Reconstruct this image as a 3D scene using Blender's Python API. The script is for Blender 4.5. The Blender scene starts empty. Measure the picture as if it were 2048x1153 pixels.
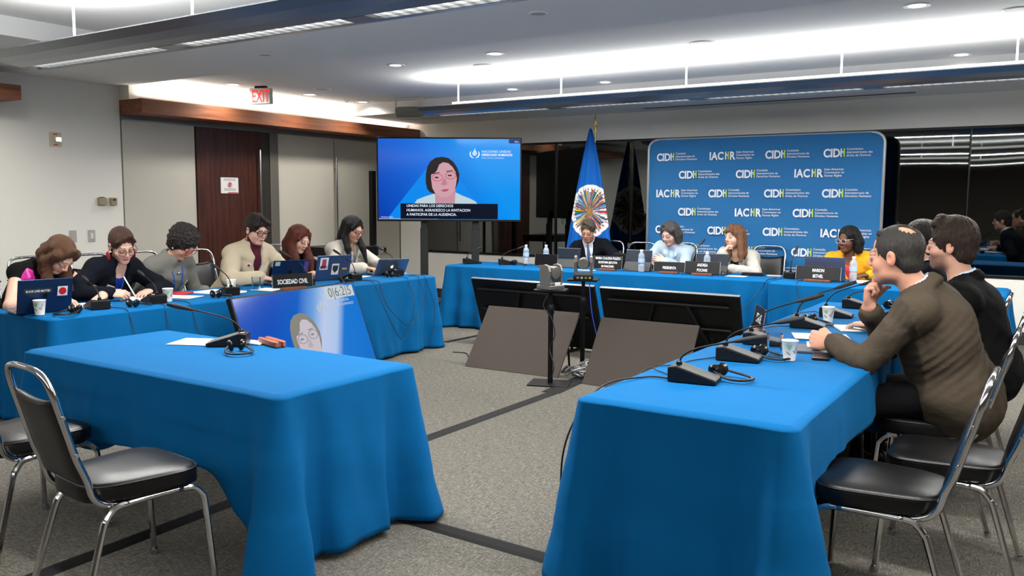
import bpy, math, random
import numpy as np
from mathutils import Vector, Matrix, Euler
SC = bpy.context.scene
COL = SC.collection
PI = math.pi
rad = math.radians

# ------------------------------------------------------------------ camera, world, exposure
def make_camera():
    cd = bpy.data.cameras.new('camera'); cam = bpy.data.objects.new('camera', cd); COL.objects.link(cam)
    cd.sensor_width = 36.0; cd.lens = 36.0 * 1707.1 / 2048.0; cd.clip_start = 0.05; cd.clip_end = 80
    yaw, pit, rol = 0.57599598, 0.1014003, -0.00505863
    f = Vector((-math.sin(yaw) * math.cos(pit), math.cos(yaw) * math.cos(pit), -math.sin(pit)))
    r = Vector((math.cos(yaw), math.sin(yaw), 0)); d = f.cross(r)
    r2 = r * math.cos(rol) + d * math.sin(rol); d2 = -r * math.sin(rol) + d * math.cos(rol)
    M = Matrix((r2, -d2, -f)).transposed().to_4x4(); M.translation = (0, 0, 1.5)
    cam.matrix_world = M
    SC.camera = cam
make_camera()
W = bpy.data.worlds.new('world'); SC.world = W; W.use_nodes = True
W.node_tree.nodes['Background'].inputs[0].default_value = (0.55, 0.62, 0.7, 1)
W.node_tree.nodes['Background'].inputs[1].default_value = 0.05
SC.view_settings.view_transform = 'Standard'; SC.view_settings.look = 'None'
SC.view_settings.gamma = 1.0; SC.view_settings.use_curve_mapping = False
SC.view_settings.exposure = 0.24

def area(name, loc, sx, sy, power, down=True, col=(1, 0.97, 0.92), rot=None, spread=None):
    l = bpy.data.lights.new(name, 'AREA'); l.shape = 'RECTANGLE'; l.size = sx; l.size_y = sy
    l.energy = power; l.color = col
    if spread: l.spread = spread
    o = bpy.data.objects.new(name, l); COL.objects.link(o); o.location = loc
    o.rotation_euler = rot if rot else ((0, 0, 0) if down else (PI, 0, 0))
    return o
CEIL_NEAR, CEIL_TRAY, CEIL_BACK = 2.75, 2.84, 2.68
DOWNP, UPP, SPOTP = (26.0, 27.0, 14.0), (22.0, 20.0, 14.0), 52
FIX = [  # suspended linear fixtures: x0, x1, y, z(bottom)
    (-6.12, 1.9, 3.25, 2.40), (-6.02, 2.9, 7.62, 2.44), (-6.02, 2.9, -1.2, 2.40)]
for i, (x0, x1, y, z) in enumerate(FIX):
    L = x1 - x0
    area('fixture_downlight', ((x0 + x1) / 2, y, z - 0.012), L - 0.2, 0.09, DOWNP[i] * L, True, (1, 0.98, 0.95))
    area('fixture_uplight', ((x0 + x1) / 2, y, z + 0.10), L - 0.3, 0.30, UPP[i] * L, False, (1, 0.99, 0.97))
area('cove_light', (-8.66, 8.1, 2.635), 0.08, 4.6, 15, False, (1, 0.93, 0.84))
DOWN_ON = [(-6.27, 7.33), (-4.92, 7.27), (-5.33, 9.3), (-4.33, 8.86), (-1.02, 8.80), (-0.97, 6.48), (-8.05, 6.57), (-8.0, 7.68), (-8.0, 8.85), (1.0, 7.3)]
DOWN_ON = [(-5.69, 6.62), (-4.47, 6.58), (-5.69, 8.75), (-4.46, 8.77), (-0.9, 8.82), (-0.95, 6.5), (-8.25, 6.72), (-8.18, 7.86), (-8.17, 8.82)]
for x, y in DOWN_ON + [(-7.9, 2.5), (-7.9, 1.0), (-8.0, 4.0)]:  # last three: unseen spots without fittings, added to brighten the left wall
    l = bpy.data.lights.new('downlight_or_wall_fill', 'SPOT'); l.energy = SPOTP; l.spot_size = rad(165); l.spot_blend = 1.0; l.shadow_soft_size = 0.06
    l.color = (1, 0.95, 0.88)
    o = bpy.data.objects.new('downlight_or_wall_fill', l); COL.objects.link(o); o.location = (x, y, (CEIL_TRAY if y > 4.5 else CEIL_NEAR) - 0.03)

# ------------------------------------------------------------------ materials
def lin(c):
    return tuple((x / 12.92 if x <= 0.04045 else ((x + 0.055) / 1.055) ** 2.4) for x in [v / 255.0 for v in c])
MATS = {}
def mat(name, rgb, rough=0.6, metal=0.0, spec=0.5, emit=None, estr=0.0, alpha=1.0, trans=0.0, ior=1.45, bump=None, var=None, coat=0.0, attr=None, sheen=0.0):
    """rgb in sRGB 0..255. bump=(kind, scale, strength, stretch); var=(scale, amount)"""
    if name in MATS: return MATS[name]
    m = bpy.data.materials.new(name); m.use_nodes = True; nt = m.node_tree
    b = nt.nodes['Principled BSDF']; N = nt.nodes.new; K = nt.links.new
    c = lin(rgb); b.inputs['Base Color'].default_value = (*c, 1)
    b.inputs['Roughness'].default_value = rough; b.inputs['Metallic'].default_value = metal
    b.inputs['Specular IOR Level'].default_value = spec; b.inputs['IOR'].default_value = ior
    b.inputs['Transmission Weight'].default_value = trans; b.inputs['Alpha'].default_value = alpha
    b.inputs['Coat Weight'].default_value = coat; b.inputs['Sheen Weight'].default_value = sheen
    tc = N('ShaderNodeTexCoord')
    if emit:
        b.inputs['Emission Color'].default_value = (*lin(emit), 1); b.inputs['Emission Strength'].default_value = estr
    if attr:
        a = N('ShaderNodeAttribute'); a.attribute_name = attr; K(a.outputs['Color'], b.inputs['Base Color'])
    if var:
        n = N('ShaderNodeTexNoise'); n.inputs['Scale'].default_value = var[0]; n.inputs['Detail'].default_value = 4
        K(tc.outputs['Object'], n.inputs['Vector'])
        mx = N('ShaderNodeMix'); mx.data_type = 'RGBA'
        mx.inputs[6].default_value = (*[v * (1 - var[1]) for v in c], 1); mx.inputs[7].default_value = (*[min(1, v * (1 + var[1])) for v in c], 1)
        K(n.outputs['Fac'], mx.inputs[0]); K(mx.outputs[2], b.inputs['Base Color'])
    if bump:
        kind, sc, st, strch = bump
        mp = N('ShaderNodeMapping'); mp.inputs['Scale'].default_value = strch; K(tc.outputs['Object'], mp.inputs['Vector'])
        if kind == 'wave':
            t = N('ShaderNodeTexWave'); t.inputs['Scale'].default_value = sc; t.inputs['Distortion'].default_value = 4; o_ = t.outputs['Fac']
        elif kind == 'voronoi':
            t = N('ShaderNodeTexVoronoi'); t.inputs['Scale'].default_value = sc; o_ = t.outputs['Distance']
        else:
            t = N('ShaderNodeTexNoise'); t.inputs['Scale'].default_value = sc; t.inputs['Detail'].default_value = 5; o_ = t.outputs['Fac']
        K(mp.outputs['Vector'], t.inputs['Vector'])
        bp = N('ShaderNodeBump'); bp.inputs['Strength'].default_value = st; bp.inputs['Distance'].default_value = 0.01
        K(o_, bp.inputs['Height']); K(bp.outputs['Normal'], b.inputs['Normal'])
    MATS[name] = m
    return m

def wood(name, a, b_, rough=0.4, axis=(1, 12, 12), scale=2.2):
    if name in MATS: return MATS[name]
    m = bpy.data.materials.new(name); m.use_nodes = True; nt = m.node_tree; N = nt.nodes.new; K = nt.links.new
    p = nt.nodes['Principled BSDF']; p.inputs['Roughness'].default_value = rough
    tc = N('ShaderNodeTexCoord'); mp = N('ShaderNodeMapping'); mp.inputs['Scale'].default_value = axis
    n = N('ShaderNodeTexNoise'); n.inputs['Scale'].default_value = scale; n.inputs['Detail'].default_value = 8; n.inputs['Distortion'].default_value = 0.6
    r = N('ShaderNodeValToRGB'); r.color_ramp.elements[0].position = 0.3; r.color_ramp.elements[1].position = 0.7
    r.color_ramp.elements[0].color = (*lin(a), 1); r.color_ramp.elements[1].color = (*lin(b_), 1)
    K(tc.outputs['Object'], mp.inputs['Vector']); K(mp.outputs['Vector'], n.inputs['Vector']); K(n.outputs['Fac'], r.inputs['Fac']); K(r.outputs['Color'], p.inputs['Base Color'])
    MATS[name] = m; return m

def carpet():
    m = bpy.data.materials.new('carpet'); m.use_nodes = True; nt = m.node_tree; N = nt.nodes.new; K = nt.links.new
    p = nt.nodes['Principled BSDF']; p.inputs['Roughness'].default_value = 0.95; p.inputs['Specular IOR Level'].default_value = 0.1
    tc = N('ShaderNodeTexCoord')
    def noise(scale, stretch, det=2):
        mp = N('ShaderNodeMapping'); mp.inputs['Scale'].default_value = stretch; K(tc.outputs['Object'], mp.inputs['Vector'])
        n = N('ShaderNodeTexNoise'); n.inputs['Scale'].default_value = scale; n.inputs['Detail'].default_value = det; n.inputs['Roughness'].default_value = 0.7
        K(mp.outputs['Vector'], n.inputs['Vector']); return n.outputs['Fac']
    a = noise(16, (1.2, 12, 1)); b = noise(16, (12, 1.2, 1))
    ck = N('ShaderNodeTexChecker'); ck.inputs['Scale'].default_value = 7.5; ck.inputs[1].default_value = (0, 0, 0, 1); ck.inputs[2].default_value = (1, 1, 1, 1)
    jit = N('ShaderNodeTexNoise'); jit.inputs['Scale'].default_value = 5
    K(tc.outputs['Object'], jit.inputs['Vector'])
    ad = N('ShaderNodeVectorMath'); ad.operation = 'MULTIPLY_ADD'; ad.inputs[1].default_value = (0.18, 0.18, 0)
    K(jit.outputs['Color'], ad.inputs[0]); K(tc.outputs['Object'], ad.inputs[2]); K(ad.outputs[0], ck.inputs['Vector'])
    mx = N('ShaderNodeMix'); mx.data_type = 'FLOAT'; K(ck.outputs['Color'], mx.inputs[0]); K(a, mx.inputs[2]); K(b, mx.inputs[3])
    fine = noise(90, (1, 1, 1), 3)
    m2 = N('ShaderNodeMath'); m2.operation = 'MULTIPLY_ADD'; m2.inputs[1].default_value = 0.45; K(fine, m2.inputs[0]); 
    m3 = N('ShaderNodeMath'); m3.operation = 'MULTIPLY'; m3.inputs[1].default_value = 0.55; K(mx.outputs[0], m3.inputs[0]); K(m3.outputs[0], m2.inputs[2])
    r = N('ShaderNodeValToRGB'); e = r.color_ramp.elements
    e[0].position = 0.34; e[0].color = (*lin((60, 58, 54)), 1); e[1].position = 0.68; e[1].color = (*lin((142, 138, 127)), 1)
    x = e.new(0.5); x.color = (*lin((97, 94, 87)), 1)
    K(m2.outputs[0], r.inputs['Fac']); K(r.outputs['Color'], p.inputs['Base Color'])
    bp = N('ShaderNodeBump'); bp.inputs['Strength'].default_value = 0.5; bp.inputs['Distance'].default_value = 0.004; K(m2.outputs[0], bp.inputs['Height']); K(bp.outputs['Normal'], p.inputs['Normal'])
    return m

def emis(name, rgb, s):
    if name in MATS: return MATS[name]
    m = bpy.data.materials.new(name); m.use_nodes = True; nt = m.node_tree
    p = nt.nodes['Principled BSDF']; p.inputs['Base Color'].default_value = (0.002, 0.002, 0.002, 1); p.inputs['Roughness'].default_value = 0.2; p.inputs['Specular IOR Level'].default_value = 0.12
    p.inputs['Emission Color'].default_value = (*lin(rgb), 1); p.inputs['Emission Strength'].default_value = s
    MATS[name] = m; return m

CHROME = mat('chrome', (205, 205, 208), 0.12, 1.0)
BLACKV = mat('black_vinyl', (10, 10, 11), 0.34, 0, 0.4, bump=('noise', 160, 0.06, (1, 1, 1)))
BLACKP = mat('black_plastic', (9, 9, 10), 0.42, 0, 0.35)
DARKP = mat('dark_grey_plastic', (28, 29, 31), 0.5, 0, 0.3)
GREYP = mat('grey_grille', (92, 92, 88), 0.55, 0.2, bump=('wave', 90, 0.3, (1, 1, 1)))
BLKMETAL = mat('black_metal', (9, 9, 10), 0.4, 0.2, 0.3)
PAPER = mat('paper', (228, 228, 226), 0.8)
WHITEP = mat('white_plastic', (220, 220, 215), 0.45)
CREAM = mat('cream_plastic', (205, 196, 170), 0.5)
BLUECLOTH = mat('blue_cloth', (0, 86, 140), 0.85, 0, 0.12, bump=('noise', 5, 0.5, (1, 1, 1)), sheen=0.06)
BLUECLOTH.node_tree.nodes['Principled BSDF'].inputs['Sheen Tint'].default_value = (0.15, 0.6, 1.0, 1)
NWOOD = wood('nameplate_wood', (96, 48, 28), (140, 78, 48), 0.4, (14, 2, 14), 6)
WALLM = mat('wall_paint', (232, 231, 224), 0.85, 0, 0.2)
CEILM = mat('ceiling_paint', (228, 229, 228), 0.9, 0, 0.2)
RED = mat('red', (190, 28, 34), 0.5)

# ------------------------------------------------------------------ mesh builder
class MB:
    def __init__(s): s.v = []; s.f = []
    def add(s, vs, fs, M=None):
        b = len(s.v)
        s.v += [tuple(M @ Vector(v)) if M is not None else tuple(v) for v in vs]
        s.f += [tuple(i + b for i in f) for f in fs]; return s
    def box(s, c, d, M=None):
        x, y, z = [v / 2 for v in d]; cx, cy, cz = c
        vs = [(cx + a * x, cy + b * y, cz + e * z) for a in (-1, 1) for b in (-1, 1) for e in (-1, 1)]
        return s.add(vs, [(0, 1, 3, 2), (4, 6, 7, 5), (0, 4, 5, 1), (2, 3, 7, 6), (0, 2, 6, 4), (1, 5, 7, 3)], M)
    def b2(s, x0, x1, y0, y1, z0, z1, M=None):
        return s.box(((x0 + x1) / 2, (y0 + y1) / 2, (z0 + z1) / 2), (abs(x1 - x0), abs(y1 - y0), abs(z1 - z0)), M)
    def tube(s, pts, r, n=10, closed=False, M=None, flat=1.0, up=None):
        P = [Vector(p) for p in pts]; m = len(P); R = r if isinstance(r, (list, tuple)) else [r] * m
        T = []
        for i in range(m):
            if closed: t = P[(i + 1) % m] - P[i - 1]
            else: t = P[min(i + 1, m - 1)] - P[max(i - 1, 0)]
            T.append(t.normalized() if t.length > 1e-9 else Vector((0, 0, 1)))
        u = Vector(up) if up else (Vector((0, 0, 1)) if abs(T[0].z) < 0.9 else Vector((1, 0, 0)))
        vs = []
        for i in range(m):
            u = (u - T[i] * u.dot(T[i]))
            if u.length < 1e-6: u = T[i].orthogonal()
            u.normalize(); w = T[i].cross(u)
            for k in range(n):
                a = 2 * PI * (k + 0.5) / n
                vs.append(P[i] + (u * math.cos(a) * flat + w * math.sin(a)) * R[i])
        fs = []
        for i in range(m if closed else m - 1):
            j = (i + 1) % m
            for k in range(n):
                fs.append((i * n + k, i * n + (k + 1) % n, j * n + (k + 1) % n, j * n + k))
        if not closed: fs += [tuple(range(n))[::-1], tuple((m - 1) * n + k for k in range(n))]
        return s.add(vs, fs, M)
    def lathe(s, prof, n=24, c=(0, 0, 0), M=None, sx=1, sy=1):
        vs = []; fs = []
        for r, z in prof:
            for k in range(n):
                a = 2 * PI * k / n; vs.append((c[0] + r * math.cos(a) * sx, c[1] + r * math.sin(a) * sy, c[2] + z))
        for i in range(len(prof) - 1):
            for k in range(n): fs.append((i * n + k, i * n + (k + 1) % n, (i + 1) * n + (k + 1) % n, (i + 1) * n + k))
        if prof[0][0] > 1e-6: fs.append(tuple(range(n))[::-1])
        if prof[-1][0] > 1e-6: fs.append(tuple((len(prof) - 1) * n + k for k in range(n)))
        return s.add(vs, fs, M)
    def prism(s, poly, h0, h1, M=None):
        """polygon in xy extruded in z"""
        n = len(poly); vs = [(x, y, h0) for x, y in poly] + [(x, y, h1) for x, y in poly]
        fs = [tuple(range(n))[::-1], tuple(range(n, 2 * n))] + [(i, (i + 1) % n, n + (i + 1) % n, n + i) for i in range(n)]
        return s.add(vs, fs, M)
    def build(s, name, m, parent=None, smooth=False, bevel=0, seg=2, sub=0, solid=0):
        me = bpy.data.meshes.new(name); me.from_pydata(s.v, [], s.f); me.update()
        o = bpy.data.objects.new(name, me); COL.objects.link(o)
        for x in (m if isinstance(m, (list, tuple)) else [m]): me.materials.append(x)
        if parent: o.parent = parent
        if solid:
            d = o.modifiers.new('solid', 'SOLIDIFY'); d.thickness = solid
        if bevel:
            d = o.modifiers.new('bevel', 'BEVEL'); d.width = bevel; d.segments = seg; d.limit_method = 'ANGLE'; d.angle_limit = rad(35)
        if sub:
            d = o.modifiers.new('sub', 'SUBSURF'); d.levels = sub; d.render_levels = sub
        if smooth:
            for p in me.polygons: p.use_smooth = True
            if smooth == 'auto':
                me.set_sharp_from_angle(angle=rad(40))
        return o
def tag(o, label=None, cat=None, group=None, kind=None):
    if label: o['label'] = label
    if cat: o['category'] = cat
    if group: o['group'] = group
    if kind: o['kind'] = kind
    return o
def thing(name, label, cat, loc=(0, 0, 0), rz=0, group=None):
    o = bpy.data.objects.new(name, None); COL.objects.link(o); o.location = loc; o.rotation_euler = (0, 0, rz); o.empty_display_size = 0.1
    return tag(o, label, cat, group)
def struct(name, mb, m, **k): return tag(mb.build(name, m, **k), kind='structure')
def copy_thing(root, loc, rz, label, group=None, scale=None):
    r = root.copy(); COL.objects.link(r); r.location = loc; r.rotation_euler = (0, 0, rz); r['label'] = label
    if group: r['group'] = group
    if scale: r.scale = (scale,) * 3
    for ch in list(root.children):
        c = ch.copy(); COL.objects.link(c); c.parent = r
        for g in ch.children:
            d = g.copy(); COL.objects.link(d); d.parent = c
    return r
def text(name, body, size, m, parent, M, align='LEFT', bold=0.0, ext=0.0005, spacing=1.0, sx=1.0, line=1.0):
    """flat lettering in the local xy plane of matrix M"""
    cu = bpy.data.curves.new(name, 'FONT'); cu.body = body; cu.size = size; cu.align_x = align; cu.align_y = 'BOTTOM_BASELINE' if '\n' not in body else 'TOP_BASELINE'
    cu.offset = bold; cu.extrude = ext; cu.space_character = spacing; cu.space_line = line; cu.resolution_u = 3
    o = bpy.data.objects.new(name, cu); COL.objects.link(o); cu.materials.append(m)
    if parent: o.parent = parent
    o.matrix_local = M @ Matrix.Diagonal((sx, 1, 1, 1))
    return o
def rot(axis, deg): return Matrix.Rotation(rad(deg), 4, axis)
def tr(x, y, z): return Matrix.Translation((x, y, z))
def bez(p0, p1, p2, p3, n=12):
    P = [Vector(p) for p in (p0, p1, p2, p3)]; out = []
    for i in range(n + 1):
        t = i / n; out.append(P[0] * (1 - t) ** 3 + P[1] * 3 * t * (1 - t) ** 2 + P[2] * 3 * t * t * (1 - t) + P[3] * t ** 3)
    return out
def smoothpath(pts, n=6):
    P = [Vector(p) for p in pts]; out = []
    for i in range(len(P) - 1):
        a = P[max(i - 1, 0)]; b = P[i]; c = P[i + 1]; d = P[min(i + 2, len(P) - 1)]
        for k in range(n):
            t = k / n
            out.append(0.5 * ((2 * b) + (c - a) * t + (2 * a - 5 * b + 4 * c - d) * t * t + (-a + 3 * b - 3 * c + d) * t ** 3))
    out.append(P[-1]); return out
# ------------------------------------------------------------------ room shell
XL, YB, XR, YN = -8.95, 10.5, 3.4, -4.6
XP = -8.54          # beam front plane
Y1, Y2 = 5.72, 9.0  # tray extent
fl = MB().b2(XL - 0.2, XR, YN, YB + 3.2, -0.1, 0); struct('floor', fl, carpet())
w = MB().b2(XL - 0.15, XL, YN, 5.72, 0, CEIL_NEAR + 0.3); struct('wall_left', w, WALLM)
# recessed glazed panel wall left of the back corner
PANM = mat('panel_glass', (196, 192, 180), 0.35, 0, 0.5)
struct('wall_panel_side', MB().b2(XL - 0.15, XL - 0.02, 5.72, YB, 0, 3.0), mat('panel_backing', (150, 147, 138), 0.6))
t = thing('wall_panel', 'large off-white glazed wall panel left of the dark wooden door', 'wall panel', (XL, 6.2, 0))
def panel(t, y0, y1):
    MB().b2(-0.02, 0.0, y0 - t.location.y, y1 - t.location.y, 0.1, 2.385).build('glass_sheet', PANM, t, bevel=0.003)
panel(t, 5.74, 6.69)
t['kind'] = 'structure'; t.name = 'trim_1'
t = thing('trim_2', None, None, (XL, 8.4, 0)); panel(t, 7.98, 9.03); t['kind'] = 'structure'
t = thing('trim_3', None, None, (XL, 9.7, 0)); panel(t, 9.05, YB - 0.02); t['kind'] = 'structure'
struct('trim_4', MB().b2(XL - 0.02, XL + 0.012, 5.72, YB, 2.385, 2.40).b2(XL - 0.02, XL + 0.006, 5.72, YB, 0, 0.1), mat('grey_metal_trim', (150, 150, 148), 0.4, 0.6))
# door leaf
DWOOD = wood('door_wood', (48, 23, 14), (84, 43, 27), 0.35, (12, 12, 0.9), 2.6)
d = thing('door_1', None, None, (XL, 7.23, 0)); d['kind'] = 'structure'
MB().b2(-0.03, 0.02, -0.53, 0.47, 0.02, 2.385).build('door_leaf', DWOOD, d, bevel=0.003)
MB().b2(-0.03, 0.035, 0.60, 0.74, 0, 2.38).build('door_jamb', mat('jamb_grey', (120, 116, 108), 0.4, 0.4), d, bevel=0.004)
MB().b2(-0.03, 0.02, 0.47, 0.60, 0, 2.38).build('door_frame', mat('dark_frame', (70, 66, 62), 0.4, 0.5), d, bevel=0.004)
hm = MB(); hm.tube([(0.075, 0.40, 0.75), (0.075, 0.40, 2.15)], 0.016, 12)
for z in (0.9, 2.0): hm.tube([(0.0, 0.40, z), (0.075, 0.40, z)], 0.01, 8)
hm.build('door_handle', CHROME, d, smooth='auto')
# rail on the joint of the two right-hand panels
ph = thing('pull_bar', 'slim vertical steel pull bar on the wall panel right of the door', 'handle', (XL, 9.04, 0))
MB().tube([(0.05, 0, 0.8), (0.05, 0, 2.12)], 0.013, 10).build('bar', CHROME, ph, smooth='auto')
for z in (0.95, 1.95): MB().tube([(0.0, 0, z), (0.05, 0, z)], 0.009, 8).build('standoff', CHROME, ph, smooth='auto')
# wooden beams
BWOOD = wood('beam_wood', (112, 64, 41), (150, 95, 64), 0.45, (10, 0.7, 10), 2.4)
struct('trim_5', MB().b2(XL, XP, 5.72, YB, 2.44, 2.60), BWOOD, bevel=0.003)
struct('trim_6', MB().b2(XL, XP - 0.05, 3.2, 4.47, 2.455, 2.595), BWOOD, bevel=0.003)
struct('wall_above_beam', MB().b2(XL - 0.15, XP - 0.22, 5.72, YB, 2.60, 3.1), mat('cove_paint', (225, 222, 212), 0.85))
# ceiling: near soffit, tray, back soffit
NT = 2.90
struct('ceiling_near', MB().b2(XL, XR, 4.55, Y1, CEIL_NEAR, NT + 0.1).b2(XL, -6.93, YN, 4.55, CEIL_NEAR, NT + 0.1), CEILM)
struct('ceiling_near_tray', MB().b2(-6.93, XR, YN, 4.55, NT, NT + 0.1), CEILM)
struct('ceiling_tray', MB().b2(XL, XR, Y1, Y2, CEIL_TRAY, CEIL_TRAY + 0.3), CEILM)
struct('ceiling_back', MB().b2(XL, XR, Y2, YB, CEIL_BACK, CEIL_BACK + 0.3), CEILM)
# back wall: low wall, band above, dark control-booth windows between
zb0, zb1 = 0.70, 2.33
bw = MB().b2(XL, XR, YB, YB + 0.15, 0, zb0).b2(XL, XR, YB, YB + 0.15, zb1, 3.1).b2(XL, -8.5, YB, YB + 0.15, zb0, zb1)
struct('wall_back', bw, WALLM)
DWALL = mat('rear_wall_paint', (84, 76, 68), 0.8)
struct('wall_right', MB().b2(XR, XR + 0.15, YN, YB, 0, 3.1), DWALL)
struct('wall_near', MB().b2(XL, XR, YN - 0.15, YN, 0, 3.1), DWALL)
struct('baseboard_back', MB().b2(XL, XR, YB - 0.02, YB, 0, 0.14), mat('base_metal', (70, 68, 66), 0.4, 0.4))
struct('baseboard_left', MB().b2(XL, XL + 0.02, YN, 5.7, 0, 0.12), mat('base_black', (40, 40, 42), 0.5))
gm = bpy.data.materials.new('tinted_glass'); gm.use_nodes = True; nt = gm.node_tree; nt.nodes.clear()
out = nt.nodes.new('ShaderNodeOutputMaterial'); mx = nt.nodes.new('ShaderNodeMixShader'); g = nt.nodes.new('ShaderNodeBsdfGlossy'); tb = nt.nodes.new('ShaderNodeBsdfTransparent')
g.inputs['Roughness'].default_value = 0.02; g.inputs['Color'].default_value = (0.9, 0.95, 0.95, 1); tb.inputs['Color'].default_value = (0.10, 0.13, 0.13, 1)
fr = nt.nodes.new('ShaderNodeFresnel'); fr.inputs['IOR'].default_value = 2.3
wv = nt.nodes.new('ShaderNodeTexNoise'); wv.inputs['Scale'].default_value = 0.9; wv.inputs['Detail'].default_value = 0
tcc = nt.nodes.new('ShaderNodeTexCoord'); nt.links.new(tcc.outputs['Object'], wv.inputs['Vector'])
bpn = nt.nodes.new('ShaderNodeBump'); bpn.inputs['Strength'].default_value = 0.06; bpn.inputs['Distance'].default_value = 0.06
nt.links.new(wv.outputs['Fac'], bpn.inputs['Height']); nt.links.new(bpn.outputs['Normal'], g.inputs['Normal'])
nt.links.new(fr.outputs[0], mx.inputs[0]); nt.links.new(tb.outputs[0], mx.inputs[1]); nt.links.new(g.outputs[0], mx.inputs[2]); nt.links.new(mx.outputs[0], out.inputs[0])
cuts = [-8.5, -7.35, -6.11, -4.94, -3.6, -2.3, -0.94, 1.2, XR]
BFR = mat('black_frame', (24, 25, 26), 0.35, 0.5)
for i in range(len(cuts) - 1):
    a, b = cuts[i], cuts[i + 1]; wnd = thing('window_%d' % (i + 1), None, None, ((a + b) / 2, YB, 0)); wnd['kind'] = 'structure'
    h = (b - a) / 2
    MB().b2(-h + 0.008, h - 0.008, 0.03, 0.045, zb0, zb1).build('glass_pane', gm, wnd)
    f = MB().b2(-h, h, -0.01, 0.06, zb1 - 0.025, zb1).b2(-h, h, -0.01, 0.06, zb0, zb0 + 0.03).b2(-h, -h + 0.012, 0.0, 0.06, zb0, zb1)
    f.build('window_frame', BFR, wnd)
# dark control booth behind the glass
bt = mat('booth_paint', (30, 31, 32), 0.8)
struct('wall_booth', MB().b2(XL, XR, YB + 3.0, YB + 3.1, 0, 3).b2(XL - 0.1, XL, YB, YB + 3, 0, 3).b2(XR, XR + 0.1, YB, YB + 3, 0, 3), bt)
struct('ceiling_booth', MB().b2(XL, XR, YB + 0.15, YB + 3, 2.6, 2.7), bt)
dk = thing('booth_desk', 'dark desk behind the booth window at the far right', 'desk', (-0.2, YB + 0.75, 0))
MB().b2(-1.2, 2.2, -0.35, 0.35, 0.90, 0.94).build('desk_top', bt, dk); MB().b2(-1.1, -1.05, -0.3, 0.3, 0, 0.90).build('leg', bt, dk); MB().b2(2.0, 2.05, -0.3, 0.3, 0, 0.90).build('leg', bt, dk)
im = thing('desktop_computer', 'grey all-in-one computer seen from behind through the booth glass', 'computer', (-0.52, YB + 0.6, 0.94), 0)
ALU = mat('aluminium', (150, 152, 156), 0.35, 0.8)
MB().b2(-0.33, 0.33, -0.015, 0.015, 0.16, 0.62).build('display', ALU, im, bevel=0.008)
MB().b2(-0.12, 0.12, -0.1, 0.1, 0, 0.012).b2(-0.09, 0.09, 0.0, 0.012, 0.01, 0.3).build('stand', ALU, im, bevel=0.003)
def fruit_logo(m, parent, M, s):
    pts = []
    for k in range(28):
        a = 2 * PI * k / 28; r = 1 - 0.10 * math.cos(2 * a) + (0.0 if abs(math.sin(a)) < .9 else -0.06)
        x, y = r * math.cos(a) * 0.9, r * math.sin(a)
        if math.hypot(x - 1.15, y - 0.15) < 0.5: 
            v = Vector((x - 1.15, y - 0.15)).normalized() * 0.5; x, y = 1.15 + v.x, 0.15 + v.y
        pts.append((x * s, y * s))
    mb = MB().prism(pts, 0, 0.0006, M)
    leaf = [(0.0, 1.1), (0.12, 1.42), (0.42, 1.6), (0.34, 1.28)]
    mb.prism([(x * s, y * s) for x, y in leaf], 0, 0.0006, M)
    return mb.build('logo', m, parent)
fruit_logo(mat('logo_black', (10, 10, 11), 0.2), im, tr(0, -0.0152, 0.40) @ rot('X', 90), 0.038)

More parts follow.
